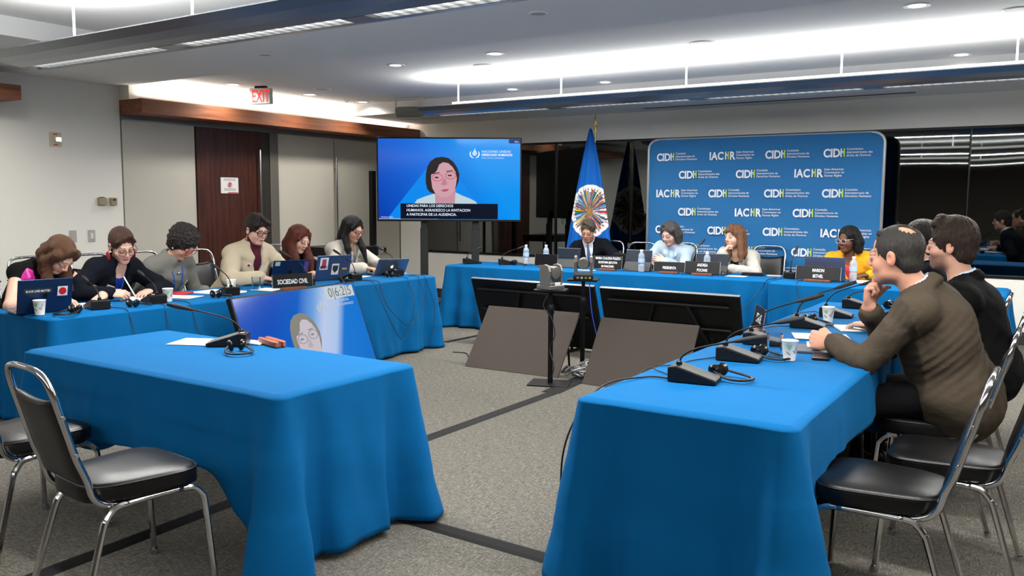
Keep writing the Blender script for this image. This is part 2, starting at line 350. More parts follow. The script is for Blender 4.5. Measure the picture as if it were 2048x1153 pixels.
# ------------------------------------------------------------------ ceiling things
FXM = mat('fixture_metal', (120, 124, 130), 0.32, 0.75)
FXW = mat('fixture_white', (235, 236, 235), 0.4)
LOUV = mat('louvre_metal', (185, 190, 195), 0.2, 0.8)
names = ['suspended linear lamp with louvres crossing the near ceiling at upper left', 'suspended linear lamp hanging in front of the back wall and banner', 'suspended linear lamp reflected from the rear of the room']
for i, (x0, x1, y, z) in enumerate(FIX):
    t = thing('pendant_lamp', names[i], 'ceiling lamp', (x0, y, z)); L = x1 - x0
    prof = [(-0.056, 0.0), (-0.14, 0.012), (-0.22, 0.035), (-0.285, 0.07), (-0.28, 0.078), (-0.21, 0.05), (-0.13, 0.026), (-0.056, 0.02)]
    for sgn in (-1, 1):
        P = [(a * (-sgn) if True else a, b) for a, b in prof]
        vs = []; n = len(P)
        for k, xx in enumerate((0.0, 0.22, L)):
            for (a, b) in P:
                aa = a
                vs.append((xx, aa, b))
        fs = [(k * n + j, k * n + (j + 1) % n, (k + 1) * n + (j + 1) % n, (k + 1) * n + j) for k in range(2) for j in range(n)] + [tuple(range(n)), tuple(2 * n + j for j in range(n))]
        MB().add(vs, fs).build('reflector_wing', FXM, t)
    g0 = 1.59; cutsx = [0.06]; k = g0
    while k < L - 0.3: cutsx += [k - 0.08, k + 0.08]; k += 1.51
    cutsx.append(L - 0.03)
    for a, b in zip(cutsx[0::2], cutsx[1::2]):
        xx = a + 0.05; lv = MB().b2(a, b, -0.056, -0.053, 0.002, 0.018).b2(a, b, 0.053, 0.056, 0.002, 0.018)
        while xx < b: lv.box((xx, 0, 0.011), (0.003, 0.108, 0.012)); xx += 0.075
        lv.build('louvre', LOUV, t)
    for a, b in zip(cutsx[1:-1:2], cutsx[2::2]): MB().b2(a, b, -0.056, 0.056, -0.002, 0.018).build('joint_cover', FXM, t)
    MB().b2(0.06, L - 0.03, -0.053, 0.053, 0.018, 0.021).build('lamp_diffuser', emis('lamp_glow', (255, 250, 240), 1.3), t)
    MB().b2(0.35, L, -0.10, -0.085, 0.06, 0.125).b2(0.35, L, 0.085, 0.10, 0.06, 0.125).b2(0.35, L, -0.1, 0.1, 0.055, 0.062).build('upper_tray', emis('lamp_side_glow', (255, 252, 245), 1.7), t)
    zc = (CEIL_TRAY if i == 1 else NT) - z
    for xr in ([0.57, 1.79, 3.01, 4.23, 5.45, 6.67] if i != 1 else [0.36, 1.65, 2.98, 4.35, 5.62, 7.0]):
        MB().tube([(xr, 0, 0.06), (xr, 0, zc)], 0.008, 8).build('rod', FXW, t, smooth='auto')
        MB().lathe([(0.05, 0), (0.055, 0.008), (0.02, 0.012)][::-1], 20, (xr, 0, zc - 0.012)).build('canopy', FXW, t, smooth='auto')
DL = mat('downlight_trim', (230, 230, 228), 0.4)
SPK = mat('speaker_grille', (178, 178, 176), 0.6)
for k, (x, y) in enumerate(DOWN_ON):
    lb = ['over the left front of the tray ceiling', 'second from the left in the front line of the tray', 'near the first rod of the back lamp', 'beside the second rod of the back lamp', 'near the right frame edge close to the back wall', 'at the top edge of the picture on the right', 'just left of the exit sign', 'between the exit sign and the wall projector', 'above the corner beside the wall speaker bar'][k]
    t = thing('ceiling_downlight', 'lit round white downlight ' + lb, 'downlight', (x, y, CEIL_TRAY), group='round recessed downlights')
    MB().lathe([(0.058, -0.004), (0.085, -0.007), (0.09, 0.0)], 28).build('trim_ring', DL, t, smooth='auto')
    MB().lathe([(0.0001, -0.005), (0.058, -0.005), (0.06, 0.0)], 24).build('lens', emis('downlight_glow', (255, 247, 232), 3.2), t)
for k, (x, y, z, l) in enumerate([(-7.65, 7.55, CEIL_TRAY, 'above the exit sign on the tray'), (-4.95, 7.1, CEIL_TRAY, 'between two lit downlights'), (-2.68, 7.06, CEIL_TRAY, 'in the middle of the tray ceiling'), (-0.38, 7.0, CEIL_TRAY, 'at the upper right edge'), (-3.05, 5.0, CEIL_NEAR, 'on the plain grey soffit near the top'), (-5.9, 5.15, CEIL_NEAR, 'on the soffit below the near lamp')]):
    t = thing('ceiling_speaker', 'unlit round grey ceiling disc ' + l, 'ceiling speaker', (x, y, z), group='round grey ceiling speakers')
    s_ = 1 if k < 4 else 0.6
    MB().lathe([(0.085 * s_, -0.004), (0.105 * s_, -0.008), (0.11 * s_, 0)], 28).build('rim', DL, t, smooth='auto')
    MB().lathe([(0.0001, -0.006), (0.085 * s_, -0.005), (0.09 * s_, 0)], 24).build('grille', SPK, t)
o = MB().b2(-4.6, -1.45, 10.10, 10.15, CEIL_BACK - 0.004, CEIL_BACK + 0.002).build('air_slot', mat('slot_black', (15, 15, 16), 0.6)); tag(o, 'long thin black air slot in the soffit above the banner', 'air vent')
o = MB().b2(-8.3, -6.7, 9.75, 9.79, CEIL_BACK - 0.004, CEIL_BACK + 0.002).build('air_slot', mat('slot_pale', (170, 168, 160), 0.6)); tag(o, 'short pale slot in the soffit near the back corner', 'air vent')
# exit sign
t = thing('exit_sign', 'grey exit sign with red letters hanging from ceiling over the door', 'sign', (-8.1, 7.00, 2.63), rad(57 - 33 - 8))
MB().b2(-0.14, 0.14, -0.03, 0.03, 0, 0.185).build('housing', mat('sign_grey', (205, 205, 200), 0.5, 0.3), t, bevel=0.006)
MB().b2(-0.07, 0.07, -0.03, 0.03, 0.185, 0.215).build('mount', BLACKP, t, bevel=0.003)
text('lettering', 'EXIT', 0.20, mat('exit_red', (205, 40, 45), 0.5, emit=(235, 40, 45), estr=0.9), t, tr(0.012, -0.0305, 0.022) @ rot('X', 90), 'CENTER', bold=0.004, sx=0.60)
# wall speaker bar
t = thing('wall_projector', 'boxy grey louvred unit hung from the ceiling in the back left corner', 'infrared emitter', (-7.35, 8.82, 2.66), rad(20))
M = rot('X', 28)
MB().box((0, 0, 0), (0.36, 0.10, 0.12), M).build('housing', mat('emitter_grey', (150, 150, 140), 0.5, 0.2), t, bevel=0.01)
gr = MB(); [gr.box((0, -0.052, -0.045 + k * 0.018), (0.33, 0.006, 0.008), M) for k in range(6)]; gr.build('fin', mat('emitter_dark', (120, 120, 112), 0.5), t)
MB().b2(-0.2, -0.188, -0.02, 0.02, -0.03, 0.17).b2(0.188, 0.2, -0.02, 0.02, -0.03, 0.17).b2(-0.2, 0.2, -0.03, 0.03, 0.165, 0.178).build('bracket', WHITEP, t, bevel=0.002)
t = thing('ceiling_hook', 'small wire hook under a dark slot in the tray ceiling', 'hook', (-8.05, 8.35, CEIL_TRAY))
MB().tube(bez((0, 0, 0), (0.0, 0, -0.07), (0.06, 0, -0.09), (0.06, 0, -0.02)), 0.004, 6).build('hook_wire', WHITEP, t, smooth=True)
# wall fittings
def plate(y, z, w_, h_, name, label, cat, m=WHITEP, kids=()):
    t = thing(name, label, cat, (XL, y, z)); MB().b2(0, 0.008, -w_ / 2, w_ / 2, -h_ / 2, h_ / 2).build('plate', m, t, bevel=0.003)
    for (nm, yy, zz, ww, hh, dd, mm) in kids: MB().b2(0.006, dd, yy - ww / 2, yy + ww / 2, zz - hh / 2, zz + hh / 2).build(nm, mm, t, bevel=0.002)
    return t
LW = mat('switch_plate', (172, 170, 162), 0.5)
plate(4.17, 1.07, 0.2, 0.13, 'light_switch', 'triple light switch plate on the wall above the brown-haired woman', 'light switch', LW, [('rocker', -0.05, -0.01, 0.03, 0.05, 0.014, WHITEP), ('rocker', 0.0, -0.01, 0.03, 0.05, 0.014, WHITEP), ('rocker', 0.05, -0.01, 0.03, 0.05, 0.014, WHITEP)])
plate(5.12, 1.10, 0.08, 0.13, 'wall_outlet', 'plain grey wall plate left of the white switch behind the navy blazer', 'wall plate', LW, [('socket', 0, 0, 0.03, 0.06, 0.010, LW)])
plate(5.33, 1.10, 0.08, 0.13, 'light_switch', 'single white light switch close to the wall corner', 'light switch', LW, [('rocker', 0, 0, 0.03, 0.06, 0.014, WHITEP)])
plate(5.46, 1.475, 0.10, 0.09, 'thermostat', 'left one of two beige thermostats on the left wall', 'thermostat', CREAM, [('cover', 0, 0, 0.09, 0.08, 0.04, mat('beige_plastic', (150, 138, 112), 0.5)), ('dial', 0, 0.045, 0.05, 0.008, 0.03, BLACKP)])
plate(5.59, 1.475, 0.08, 0.09, 'thermostat', 'right one of two beige thermostats, with a small display', 'thermostat', CREAM, [('cover', 0, 0, 0.07, 0.08, 0.04, MATS['beige_plastic']), ('display', 0, 0.018, 0.03, 0.02, 0.043, DARKP)])
plate(4.98, 2.12, 0.13, 0.15, 'fire_alarm', 'cream fire alarm strobe with clear lens high on the left wall', 'fire alarm', CREAM, [('strobe_lens', 0.01, 0, 0.06, 0.05, 0.05, mat('strobe', (215, 215, 215), 0.1, 0.3)), ('red_text', 0, 0.055, 0.05, 0.012, 0.0095, RED), ('red_text', 0, -0.055, 0.05, 0.012, 0.0095, RED)])
plate(10.07, 0.73, 0.16, 0.13, 'wall_outlet', 'double power outlet with a cable plugged in, low beside the screen stand', 'outlet', LW, [('socket', -0.03, 0, 0.04, 0.07, 0.014, WHITEP), ('socket', 0.04, 0, 0.04, 0.07, 0.02, BLACKP)])
plate(7.17, 1.68, 0.27, 0.20, 'paper_notice', 'white paper notice with a red no-drinks symbol taped on the door', 'sign', PAPER, [('red_strip', 0.05, -0.09, 0.16, 0.012, 0.0085, RED)]).location.x = XL + 0.021
nt_ = [o for o in COL.objects if o.name.startswith('paper_notice')][0]
MB().tube([(0.010, 0.028 * math.cos(a / 16 * 2 * PI), 0.01 + 0.028 * math.sin(a / 16 * 2 * PI)) for a in range(16)], 0.004, 6, closed=True).tube([(0.011, -0.02, -0.01), (0.011, 0.02, 0.03)], 0.003, 6).tube([(0.010, 0, -0.005), (0.010, 0, 0.025)], 0.008, 6).build('no_drinks_symbol', RED, nt_)
for k in range(4): MB().b2(0.008, 0.009, -0.09, 0.09, (0.062, 0.078, -0.045, -0.06)[k], (0.068, 0.084, -0.039, -0.054)[k]).build('text_line', mat('print_grey', (120, 120, 135), 0.8), nt_)
# ------------------------------------------------------------------ tables under blue cloths
TZ = 0.74
def table(x0, x1, y0, y1, label, rz=0, legs=True):
    t = thing('folding_table', label, 'table', ((x0 + x1) / 2, (y0 + y1) / 2, 0), rz); hx, hy = (x1 - x0) / 2 - 0.02, (y1 - y0) / 2 - 0.02
    MB().b2(-hx, hx, -hy, hy, TZ - 0.03, TZ - 0.006).build('tabletop', mat('table_laminate', (120, 110, 100), 0.5), t, bevel=0.005)
    lm = mat('table_leg', (30, 30, 31), 0.35, 0.6); along = hx > hy
    for s in (-1, 1):
        for q in (-1, 1):
            if along: p = [(s * (hx - 0.22), q * (hy - 0.1), TZ - 0.03), (s * (hx - 0.14), q * (hy - 0.06), 0.02)]
            else: p = [(s * (hx - 0.1), q * (hy - 0.22), TZ - 0.03), (s * (hx - 0.06), q * (hy - 0.14), 0.02)]
            mb = MB().tube(p, 0.016, 10); mb.lathe([(0.022, 0.0), (0.022, 0.05), (0.016, 0.06)], 12, (p[1][0], p[1][1], 0)); mb.build('leg', lm, t, smooth='auto')
    return t
def cloth(x0, x1, y0, y1, hems, label, rz=0, flare=0.07, seed=0, group=None, corner=0.13, tails=None, tight=()):
    """hems: (y0 side, x1 side, y1 side, x0 side) hem heights; tails: hem height at the four corners (x0y0, x1y0, x1y1, x0y1)"""
    rng = random.Random(seed); cx, cy = (x0 + x1) / 2, (y0 + y1) / 2; hx, hy = (x1 - x0) / 2, (y1 - y0) / 2; r = 0.035
    pts = []
    def side(ax, ay, bx, by, nx, ny, k):
        L = math.hypot(bx - ax, by - ay); n = max(8, int(L / 0.022))
        for i in range(n): t = i / n; pts.append((ax + (bx - ax) * t, ay + (by - ay) * t, nx, ny, t * L, (1 - t) * L, k, 0))
    def corner_(qx, qy, a0, k):
        for i in range(9):
            a = a0 + PI / 2 * i / 9; pts.append((qx + r * math.cos(a), qy + r * math.sin(a), math.cos(a), math.sin(a), 0, 0, k, 1))
    side(-hx + r, -hy, hx - r, -hy, 0, -1, 0); corner_(hx - r, -hy + r, -PI / 2, 1)
    side(hx, -hy + r, hx, hy - r, 1, 0, 1); corner_(hx - r, hy - r, 0, 2)
    side(hx - r, hy, -hx + r, hy, 0, 1, 2); corner_(-hx + r, hy - r, PI / 2, 3)
    side(-hx, hy - r, -hx, -hy + r, -1, 0, 3); corner_(-hx + r, -hy + r, PI, 0)
    tails = tails or [max(0.012, min(hems[k], hems[k - 1]) - 0.02) for k in range(4)]
    ph = [rng.uniform(0, 6.28) for _ in range(12)]
    NV = 40; vs = []; fs = []; n = len(pts)
    # tabletop rows inward
    rows = [(0.030, 0.0), (0.012, -0.002), (0.002, -0.009)]
    for ins, dz in rows:
        for (x, y, nx, ny, a, b, k, c) in pts:
            vs.append((x - nx * ins, y - ny * ins, TZ + dz))
    s_run = 0
    for v in range(1, NV + 1):
        tt = (v / NV) ** 1.5; s_run = 0; prev = None
        for (x, y, nx, ny, a, b, k, c) in pts:
            if prev: s_run += math.hypot(x - prev[0], y - prev[1])
            prev = (x, y)
            if c: hem = tails[k]; dc = 0.0
            else:
                dc = min(a, b); tl = tails[k] if a < b else tails[(k + 1) % 4]
                w_ = math.exp(-(dc / 0.20) ** 2); hem = hems[k] * (1 - w_) + tl * w_
            z = (TZ - 0.012) * (1 - tt) + hem * tt
            drop = (TZ - z) / TZ
            kt = 0.0 if (k in tight or (c and (k - 1) % 4 in tight)) else 1.0
            if not c and kt:
                if a < 0.2 and (k - 1) % 4 in tight: kt = a / 0.2
                if b < 0.2 and (k + 1) % 4 in tight: kt = min(kt, b / 0.2)
            d = 0.012 + flare * drop + corner * 1.1 * drop ** 1.1 * math.exp(-(dc / 0.065) ** 2) - 0.06 * drop * math.exp(-((dc - 0.14) / 0.05) ** 2)
            fold = 0.020 * math.sin(s_run * 11 + ph[2]) + 0.013 * math.sin(s_run * 23 + ph[3]) + 0.012 * math.sin(s_run * 4.7 + ph[4])
            fold += 0.030 * max(0, 1 - abs(math.sin(s_run * 2.9 + ph[9])) * 3.2) ** 1.5 + 0.018 * max(0, 1 - abs(math.sin(s_run * 5.3 + ph[10])) * 4) ** 1.5
            d += fold * drop * (0.6 + 0.6 * math.sin(s_run * 2.1 + ph[5]) ** 2)
            d += 0.004 * math.sin(s_run * 37 + z * 9 + ph[6]) * drop + 0.004 * math.sin(z * 21 + s_run * 3 + ph[7]) * drop
            d += 0.0035 * drop * (math.exp(-((z - 0.47) / 0.012) ** 2) + math.exp(-((z - 0.24) / 0.012) ** 2) + math.exp(-(((s_run + 0.2) % 0.46 - 0.23) / 0.014) ** 2))
            d = 0.006 + kt * max(d - 0.006, 0.0); vs.append((x + nx * d, y + ny * d, z + (0.006 * math.sin(s_run * 6 + ph[8]) if tt == 1 and hem > 0.05 else 0)))
    R = len(rows) + NV
    for i in range(R - 1):
        for j in range(n): fs.append((i * n + j, (i + 1) * n + j, (i + 1) * n + (j + 1) % n, i * n + (j + 1) % n))
    fs.append(tuple(range(n)))
    mb = MB().add(vs, fs)
    o = mb.build('tablecloth', BLUECLOTH, None, smooth=True, solid=0.002); o.location = (cx, cy, 0); o.rotation_euler = (0, 0, rz)
    return tag(o, label, 'tablecloth', group)
table(-4.40, -2.54, 2.24, 3.06, 'folding table under the blue cloth nearest the two empty left chairs')
cloth(-4.40, -2.54, 2.24, 3.06, (0.38, 0.04, 0.38, 0.10), 'bright blue cloth on the table with the wooden block, beside the empty chairs', seed=3, corner=0.10, flare=0.035, tails=(0.36, 0.015, 0.02, 0.30))
table(-1.57, -0.74, 2.90, 4.78, 'folding table under the near cloth of the right-hand row')
cloth(-1.57, -0.74, 2.90, 4.80, (0.015, 0.50, 0.30, 0.05), 'bright blue cloth at the near end of the right-hand table row', seed=5, corner=0.08, tails=(0.012, 0.05, 0.28, 0.05), flare=0.055, tight=(2,))
table(-1.56, -0.75, 4.84, 6.80, 'folding table under the far cloth of the right-hand row')
cloth(-1.56, -0.75, 4.82, 6.84, (0.45, 0.45, 0.03, 0.03), 'bright blue cloth on the far half of the right-hand row under the leaf-print cup', seed=6, corner=0.06, tails=(0.3, 0.4, 0.03, 0.03), flare=0.05, tight=(0,))
table(-6.20, -5.41, 2.94, 4.88, 'folding table under the near cloth of the left-hand row')
cloth(-6.20, -5.41, 2.93, 4.90, (0.02, 0.02, 0.02, 0.3), 'bright blue cloth at the near end of the left-hand row under the stickered laptop', seed=8, corner=0.05, flare=0.04, tight=(2,))
table(-6.20, -5.41, 4.94, 6.86, 'folding table under the far cloth of the left-hand row')
cloth(-6.20, -5.41, 4.92, 6.88, (0.02, 0.02, 0.02, 0.3), 'blue cloth at the far end of the left-hand row, cable loops hanging on it', seed=9, corner=0.07, flare=0.05, tight=(0,))
BR = math.atan2(0.25, 3.66)
table(-6.22, -2.44, 8.24, 8.95, 'long folding table under the cloth before the flag and the banner', BR)
cloth(-6.24, -2.42, 8.23, 8.96, (0.02, 0.02, 0.4, 0.03), 'long blue cloth on the back table before the flag', BR, seed=11, corner=0.06, flare=0.05, tight=(1,))
table(-2.36, -0.43, 8.19, 8.90, 'folding table under the right-hand cloth at the back')
cloth(-2.38, -0.41, 8.18, 8.92, (0.02, 0.02, 0.4, 0.03), 'blue cloth on the back table of the woman in yellow', seed=12, corner=0.06, flare=0.05, tight=(3,))

# ------------------------------------------------------------------ stacking chairs
def make_chair():
    t = thing('stacking_chair', 'x', 'chair')
    # local: faces +y, origin on the floor under the seat centre
    def seat():
        n = 32; vs = []; fs = []
        rows = [(0.40, 0.0), (0.90, 0.004), (0.985, -0.004), (1.0, -0.014), (1.0, -0.05), (0.985, -0.064), (0.93, -0.068)]
        for s, z in rows:
            for k in range(n):
                a = 2 * PI * k / n; c, d = math.cos(a), math.sin(a); p = 4.5
                rr = (abs(c) ** p + abs(d) ** p) ** (-1 / p); x = 0.205 * rr * c; y = 0.215 * rr * d
                x *= (1 + 0.13 * (y / 0.215))
                vs.append((x * s, y * s, 0.485 + z + (0.010 if s < 0.5 else 0)))
        for i in range(len(rows) - 1):
            for k in range(n): fs.append((i * n + k, (i + 1) * n + k, (i + 1) * n + (k + 1) % n, i * n + (k + 1) % n))
        fs += [tuple(range(n)), tuple((len(rows) - 1) * n + k for k in range(n))[::-1]]
        return MB().add(vs, fs)
    s = seat().build('seat', BLACKV, t, smooth=True)
    pts = []
    for k in range(48):
        a = 2 * PI * k / 48; c, d = math.cos(a), math.sin(a); rr = (abs(c) ** 4.5 + abs(d) ** 4.5) ** (-1 / 4.5); y = 0.212 * rr * d
        pts.append((0.203 * rr * c * (1 + 0.13 * y / 0.212), y, 0.478))
    MB().tube(pts, 0.0042, 6, closed=True).build('piping', BLACKV, s, smooth=True)
    # back frame: tube arch, reclining
    def bk(z, x):  # y as function of z
        return -0.205 - 0.115 * ((z - 0.50) / 0.42) ** 1.0 if z > 0.50 else -0.205
    path = []
    left = [(-0.165, 0.06, 0.405), (-0.168, -0.06, 0.402), (-0.172, -0.150, 0.412), (-0.175, -0.200, 0.45), (-0.178, -0.222, 0.52)]
    for zz in (0.60, 0.70, 0.78, 0.84): left.append((-0.178 + 0.02 * (zz - 0.52), bk(zz, 0) - 0.02, zz))
    arch = [(-0.150, bk(0.895, 0) - 0.02, 0.895), (-0.10, bk(0.918, 0) - 0.02, 0.918), (0, bk(0.922, 0) - 0.02, 0.922)]
    half = left + arch
    full = half + [(-x, y, z) for x, y, z in half[:-1][::-1]]
    MB().tube(smoothpath(full, 5), 0.0125, 8, flat=0.8, up=(1, 0, 0)).build('back_frame', CHROME, t, smooth=True)
    # backrest cushion
    vs = []; fs = []; n = 10
    zs = [0.50, 0.505, 0.53, 0.62, 0.72, 0.80, 0.818, 0.822]
    for fside in (0, 1):
        for i, z in enumerate(zs):
            for k in range(n + 1):
                u = -1 + 2 * k / n; xw = 0.168 - 0.004 * (z - 0.5) / 0.3
                th = 0.024 * (1 - abs(u) ** 6) * (0.25 if i in (0, 7) else (0.8 if i in (1, 6) else 1))
                x = u * xw; zz = z
                if i >= 5: zz = z - 0.02 * (1 - u * u)
                vs.append((x, bk(z, 0) - 0.018 + (th if fside else -th * 0.7), zz))
    m = n + 1; q = len(zs)
    for fside in (0, 1):
        o_ = fside * m * q
        for i in range(q - 1):
            for k in range(n):
                f = (o_ + i * m + k, o_ + i * m + k + 1, o_ + (i + 1) * m + k + 1, o_ + (i + 1) * m + k); fs.append(f if not fside else f[::-1])
    for k in range(n): fs.append((k, m * q + k, m * q + k + 1, k + 1)); e = (q - 1) * m; fs.append((e + k, e + k + 1, m * q + e + k + 1, m * q + e + k))
    for i in range(q - 1): fs.append((i * m, (i + 1) * m, m * q + (i + 1) * m, m * q + i * m)); fs.append((i * m + n, m * q + i * m + n, m * q + (i + 1) * m + n, (i + 1) * m + n))
    MB().add(vs, fs).build('backrest', BLACKV, t, smooth=True)
    for sx in (-1, 1):
        MB().tube(smoothpath([(sx * 0.188, -0.10, 0.405), (sx * 0.190, 0.0, 0.408), (sx * 0.200, 0.12, 0.41)], 4), 0.012, 8).build('seat_rail', CHROME, t, smooth=True)
        fl_ = MB().tube(smoothpath([(sx * 0.200, 0.12, 0.41), (sx * 0.205, 0.165, 0.402), (sx * 0.208, 0.195, 0.37), (sx * 0.212, 0.205, 0.33), (sx * 0.232, 0.225, 0.02)], 5), 0.0125, 8); fl_.lathe([(0.016, 0.0), (0.017, 0.02), (0.014, 0.03)], 12, (sx * 0.232, 0.226, 0)); fl_.build('leg', CHROME, t, smooth='auto')
        rl = MB().tube(smoothpath([(sx * 0.188, -0.10, 0.405), (sx * 0.188, -0.135, 0.398), (sx * 0.189, -0.165, 0.365), (sx * 0.192, -0.185, 0.32), (sx * 0.210, -0.275, 0.02)], 5), 0.0125, 8); rl.lathe([(0.016, 0.0), (0.017, 0.02), (0.014, 0.03)], 12, (sx * 0.210, -0.277, 0)); rl.build('leg', CHROME, t, smooth='auto')
        for zz in (0.62, 0.76):
            MB().tube([(sx * 0.176, bk(zz, 0) - 0.02, zz), (sx * 0.194, bk(zz, 0) - 0.02, zz)], 0.007, 8).build('bolt', CHROME, t, smooth='auto')
    return t
CH0 = make_chair(); used_chair = [False]
def chair(x, y, deg, label, group=None, scale=1.0):
    """deg: world direction the chair faces"""
    rz = rad(deg - 90)
    if not used_chair[0]:
        used_chair[0] = True; CH0.location = (x, y, 0); CH0.rotation_euler = (0, 0, rz); CH0['label'] = label
        if group: CH0['group'] = group
        CH0.scale = (scale,) * 3; return CH0
    return copy_thing(CH0, (x, y, 0), rz, label, group, scale)
g1 = 'empty chairs at the near tables'
chair(-2.97, 1.86, 84, 'whole empty chair in the left foreground, back toward the camera', g1)
chair(-3.83, 1.93, 95, 'empty chair cut off by the left picture edge', g1)
chair(-0.52, 3.34, 180, 'empty chair in the right foreground, nearest the camera', g1)
chair(-0.36, 3.86, 181, 'empty chair between the nearest right chair and the man in brown', g1)
g2 = 'chairs holding the three men on the right'
chair(-0.50, 4.50, 180, 'chair the man in the brown suit sits on', g2)
chair(-0.50, 5.38, 180, 'chair the bearded man in black sits on', g2)
chair(-0.62, 6.30, 180, 'chair of the man hidden between the other two men', g2)
chair(0.42, 6.6, 200, 'dark chair standing apart by the back table at the right picture edge')
g3 = 'chairs along the left row'
for (x, y, l, dx) in [(-6.85, 3.28, 'chair behind the woman with long brown hair', 0), (-6.90, 3.78, 'chair left of and behind the woman with the red earring', 0), (-6.85, 4.28, 'chair right of the woman with the red earring', 0), (-6.88, 4.78, 'chair behind the curly-haired woman', 0), (-6.74, 5.28, 'chair behind the woman in the beige jacket', 0), (-6.78, 5.83, 'chair behind the red-haired woman', 0), (-6.85, 6.35, 'chair between the red-haired woman and the woman in white', 0)]:
    chair(x, y, 0, l, g3, 1.10)
g4 = 'chairs along the back tables'
for (x, y, l) in [(-4.42, 9.42, 'chair right of the man before the flag'), (-4.95, 9.62, 'chair under the man before the flag'), (-3.97, 9.64, 'chair under the woman in pale blue'), (-2.90, 9.62, 'chair under the woman resting her chin on her hand'), (-1.86, 9.60, 'chair under the woman in yellow'), (-1.34, 9.42, 'chair right of the woman in yellow')]:
    chair(x, y, 270, l, g4, 1.08)

# ------------------------------------------------------------------ big screen on its stand
def flat(parent, name, m, pts, z, M): return MB().prism(pts, z, z + 0.0004, M).build(name, m, parent)
def ell(cx, cy, rx, ry, a0=0, a1=360, n=32, rotd=0, pw=2.0):
    out = []; full = (a1 - a0) >= 360
    for k in range(n if full else n + 1):
        a = rad(a0 + (a1 - a0) * k / n); c, s = math.cos(a), math.sin(a); rr = (abs(c) ** pw + abs(s) ** pw) ** (-1 / pw)
        x, y = rx * rr * c, ry * rr * s; q = rad(rotd); out.append((cx + x * math.cos(q) - y * math.sin(q), cy + x * math.sin(q) + y * math.cos(q)))
    return out
def screen_mat(name, dark=(0, 60, 185), mid=(0, 112, 235), light=(0, 155, 255), st=0.75, ang=None, pale=False):
    m = bpy.data.materials.new(name); m.use_nodes = True; nt = m.node_tree; N = nt.nodes.new; K = nt.links.new
    p = nt.nodes['Principled BSDF']; p.inputs['Base Color'].default_value = (0.002, 0.002, 0.002, 1); p.inputs['Roughness'].default_value = 0.14; p.inputs['Specular IOR Level'].default_value = 0.22
    tc = N('ShaderNodeTexCoord'); sp = N('ShaderNodeSeparateXYZ'); K(tc.outputs['Generated'], sp.inputs[0])
    r = N('ShaderNodeValToRGB'); e = r.color_ramp.elements; e[0].position = 0.0; e[0].color = (*lin(dark), 1); e[1].position = 1; e[1].color = (*lin(light), 1)
    q = e.new(0.42 if not pale else 0.5); q.color = (*lin(mid), 1); e[len(e) - 1].position = 0.72
    a = N('ShaderNodeMath'); a.operation = 'MULTIPLY_ADD'; a.inputs[1].default_value = 0.75; K(sp.outputs['X'], a.inputs[0])
    b = N('ShaderNodeMath'); b.operation = 'MULTIPLY'; b.inputs[1].default_value = 0.25 ; K(sp.outputs['Z'], b.inputs[0]); K(b.outputs[0], a.inputs[2])
    K(a.outputs[0], r.inputs[0]); K(r.outputs[0], p.inputs['Emission Color']); p.inputs['Emission Strength'].default_value = st
    if pale:  # room glare on the screen, painted into the picture as a pale band
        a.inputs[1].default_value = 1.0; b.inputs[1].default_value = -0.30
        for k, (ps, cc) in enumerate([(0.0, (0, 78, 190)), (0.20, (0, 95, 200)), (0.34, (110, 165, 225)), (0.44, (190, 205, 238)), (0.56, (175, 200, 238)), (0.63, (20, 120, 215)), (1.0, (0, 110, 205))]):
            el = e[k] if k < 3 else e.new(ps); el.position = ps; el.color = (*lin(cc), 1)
    bp = N('ShaderNodeBump'); nn = N('ShaderNodeTexNoise'); nn.inputs['Scale'].default_value = 1.6; nn.inputs['Detail'].default_value = 0; K(tc.outputs['Object'], nn.inputs['Vector'])
    bp.inputs['Strength'].default_value = 0.10; bp.inputs['Distance'].default_value = 0.05; K(nn.outputs['Fac'], bp.inputs['Height']); K(bp.outputs['Normal'], p.inputs['Normal'])
    return m
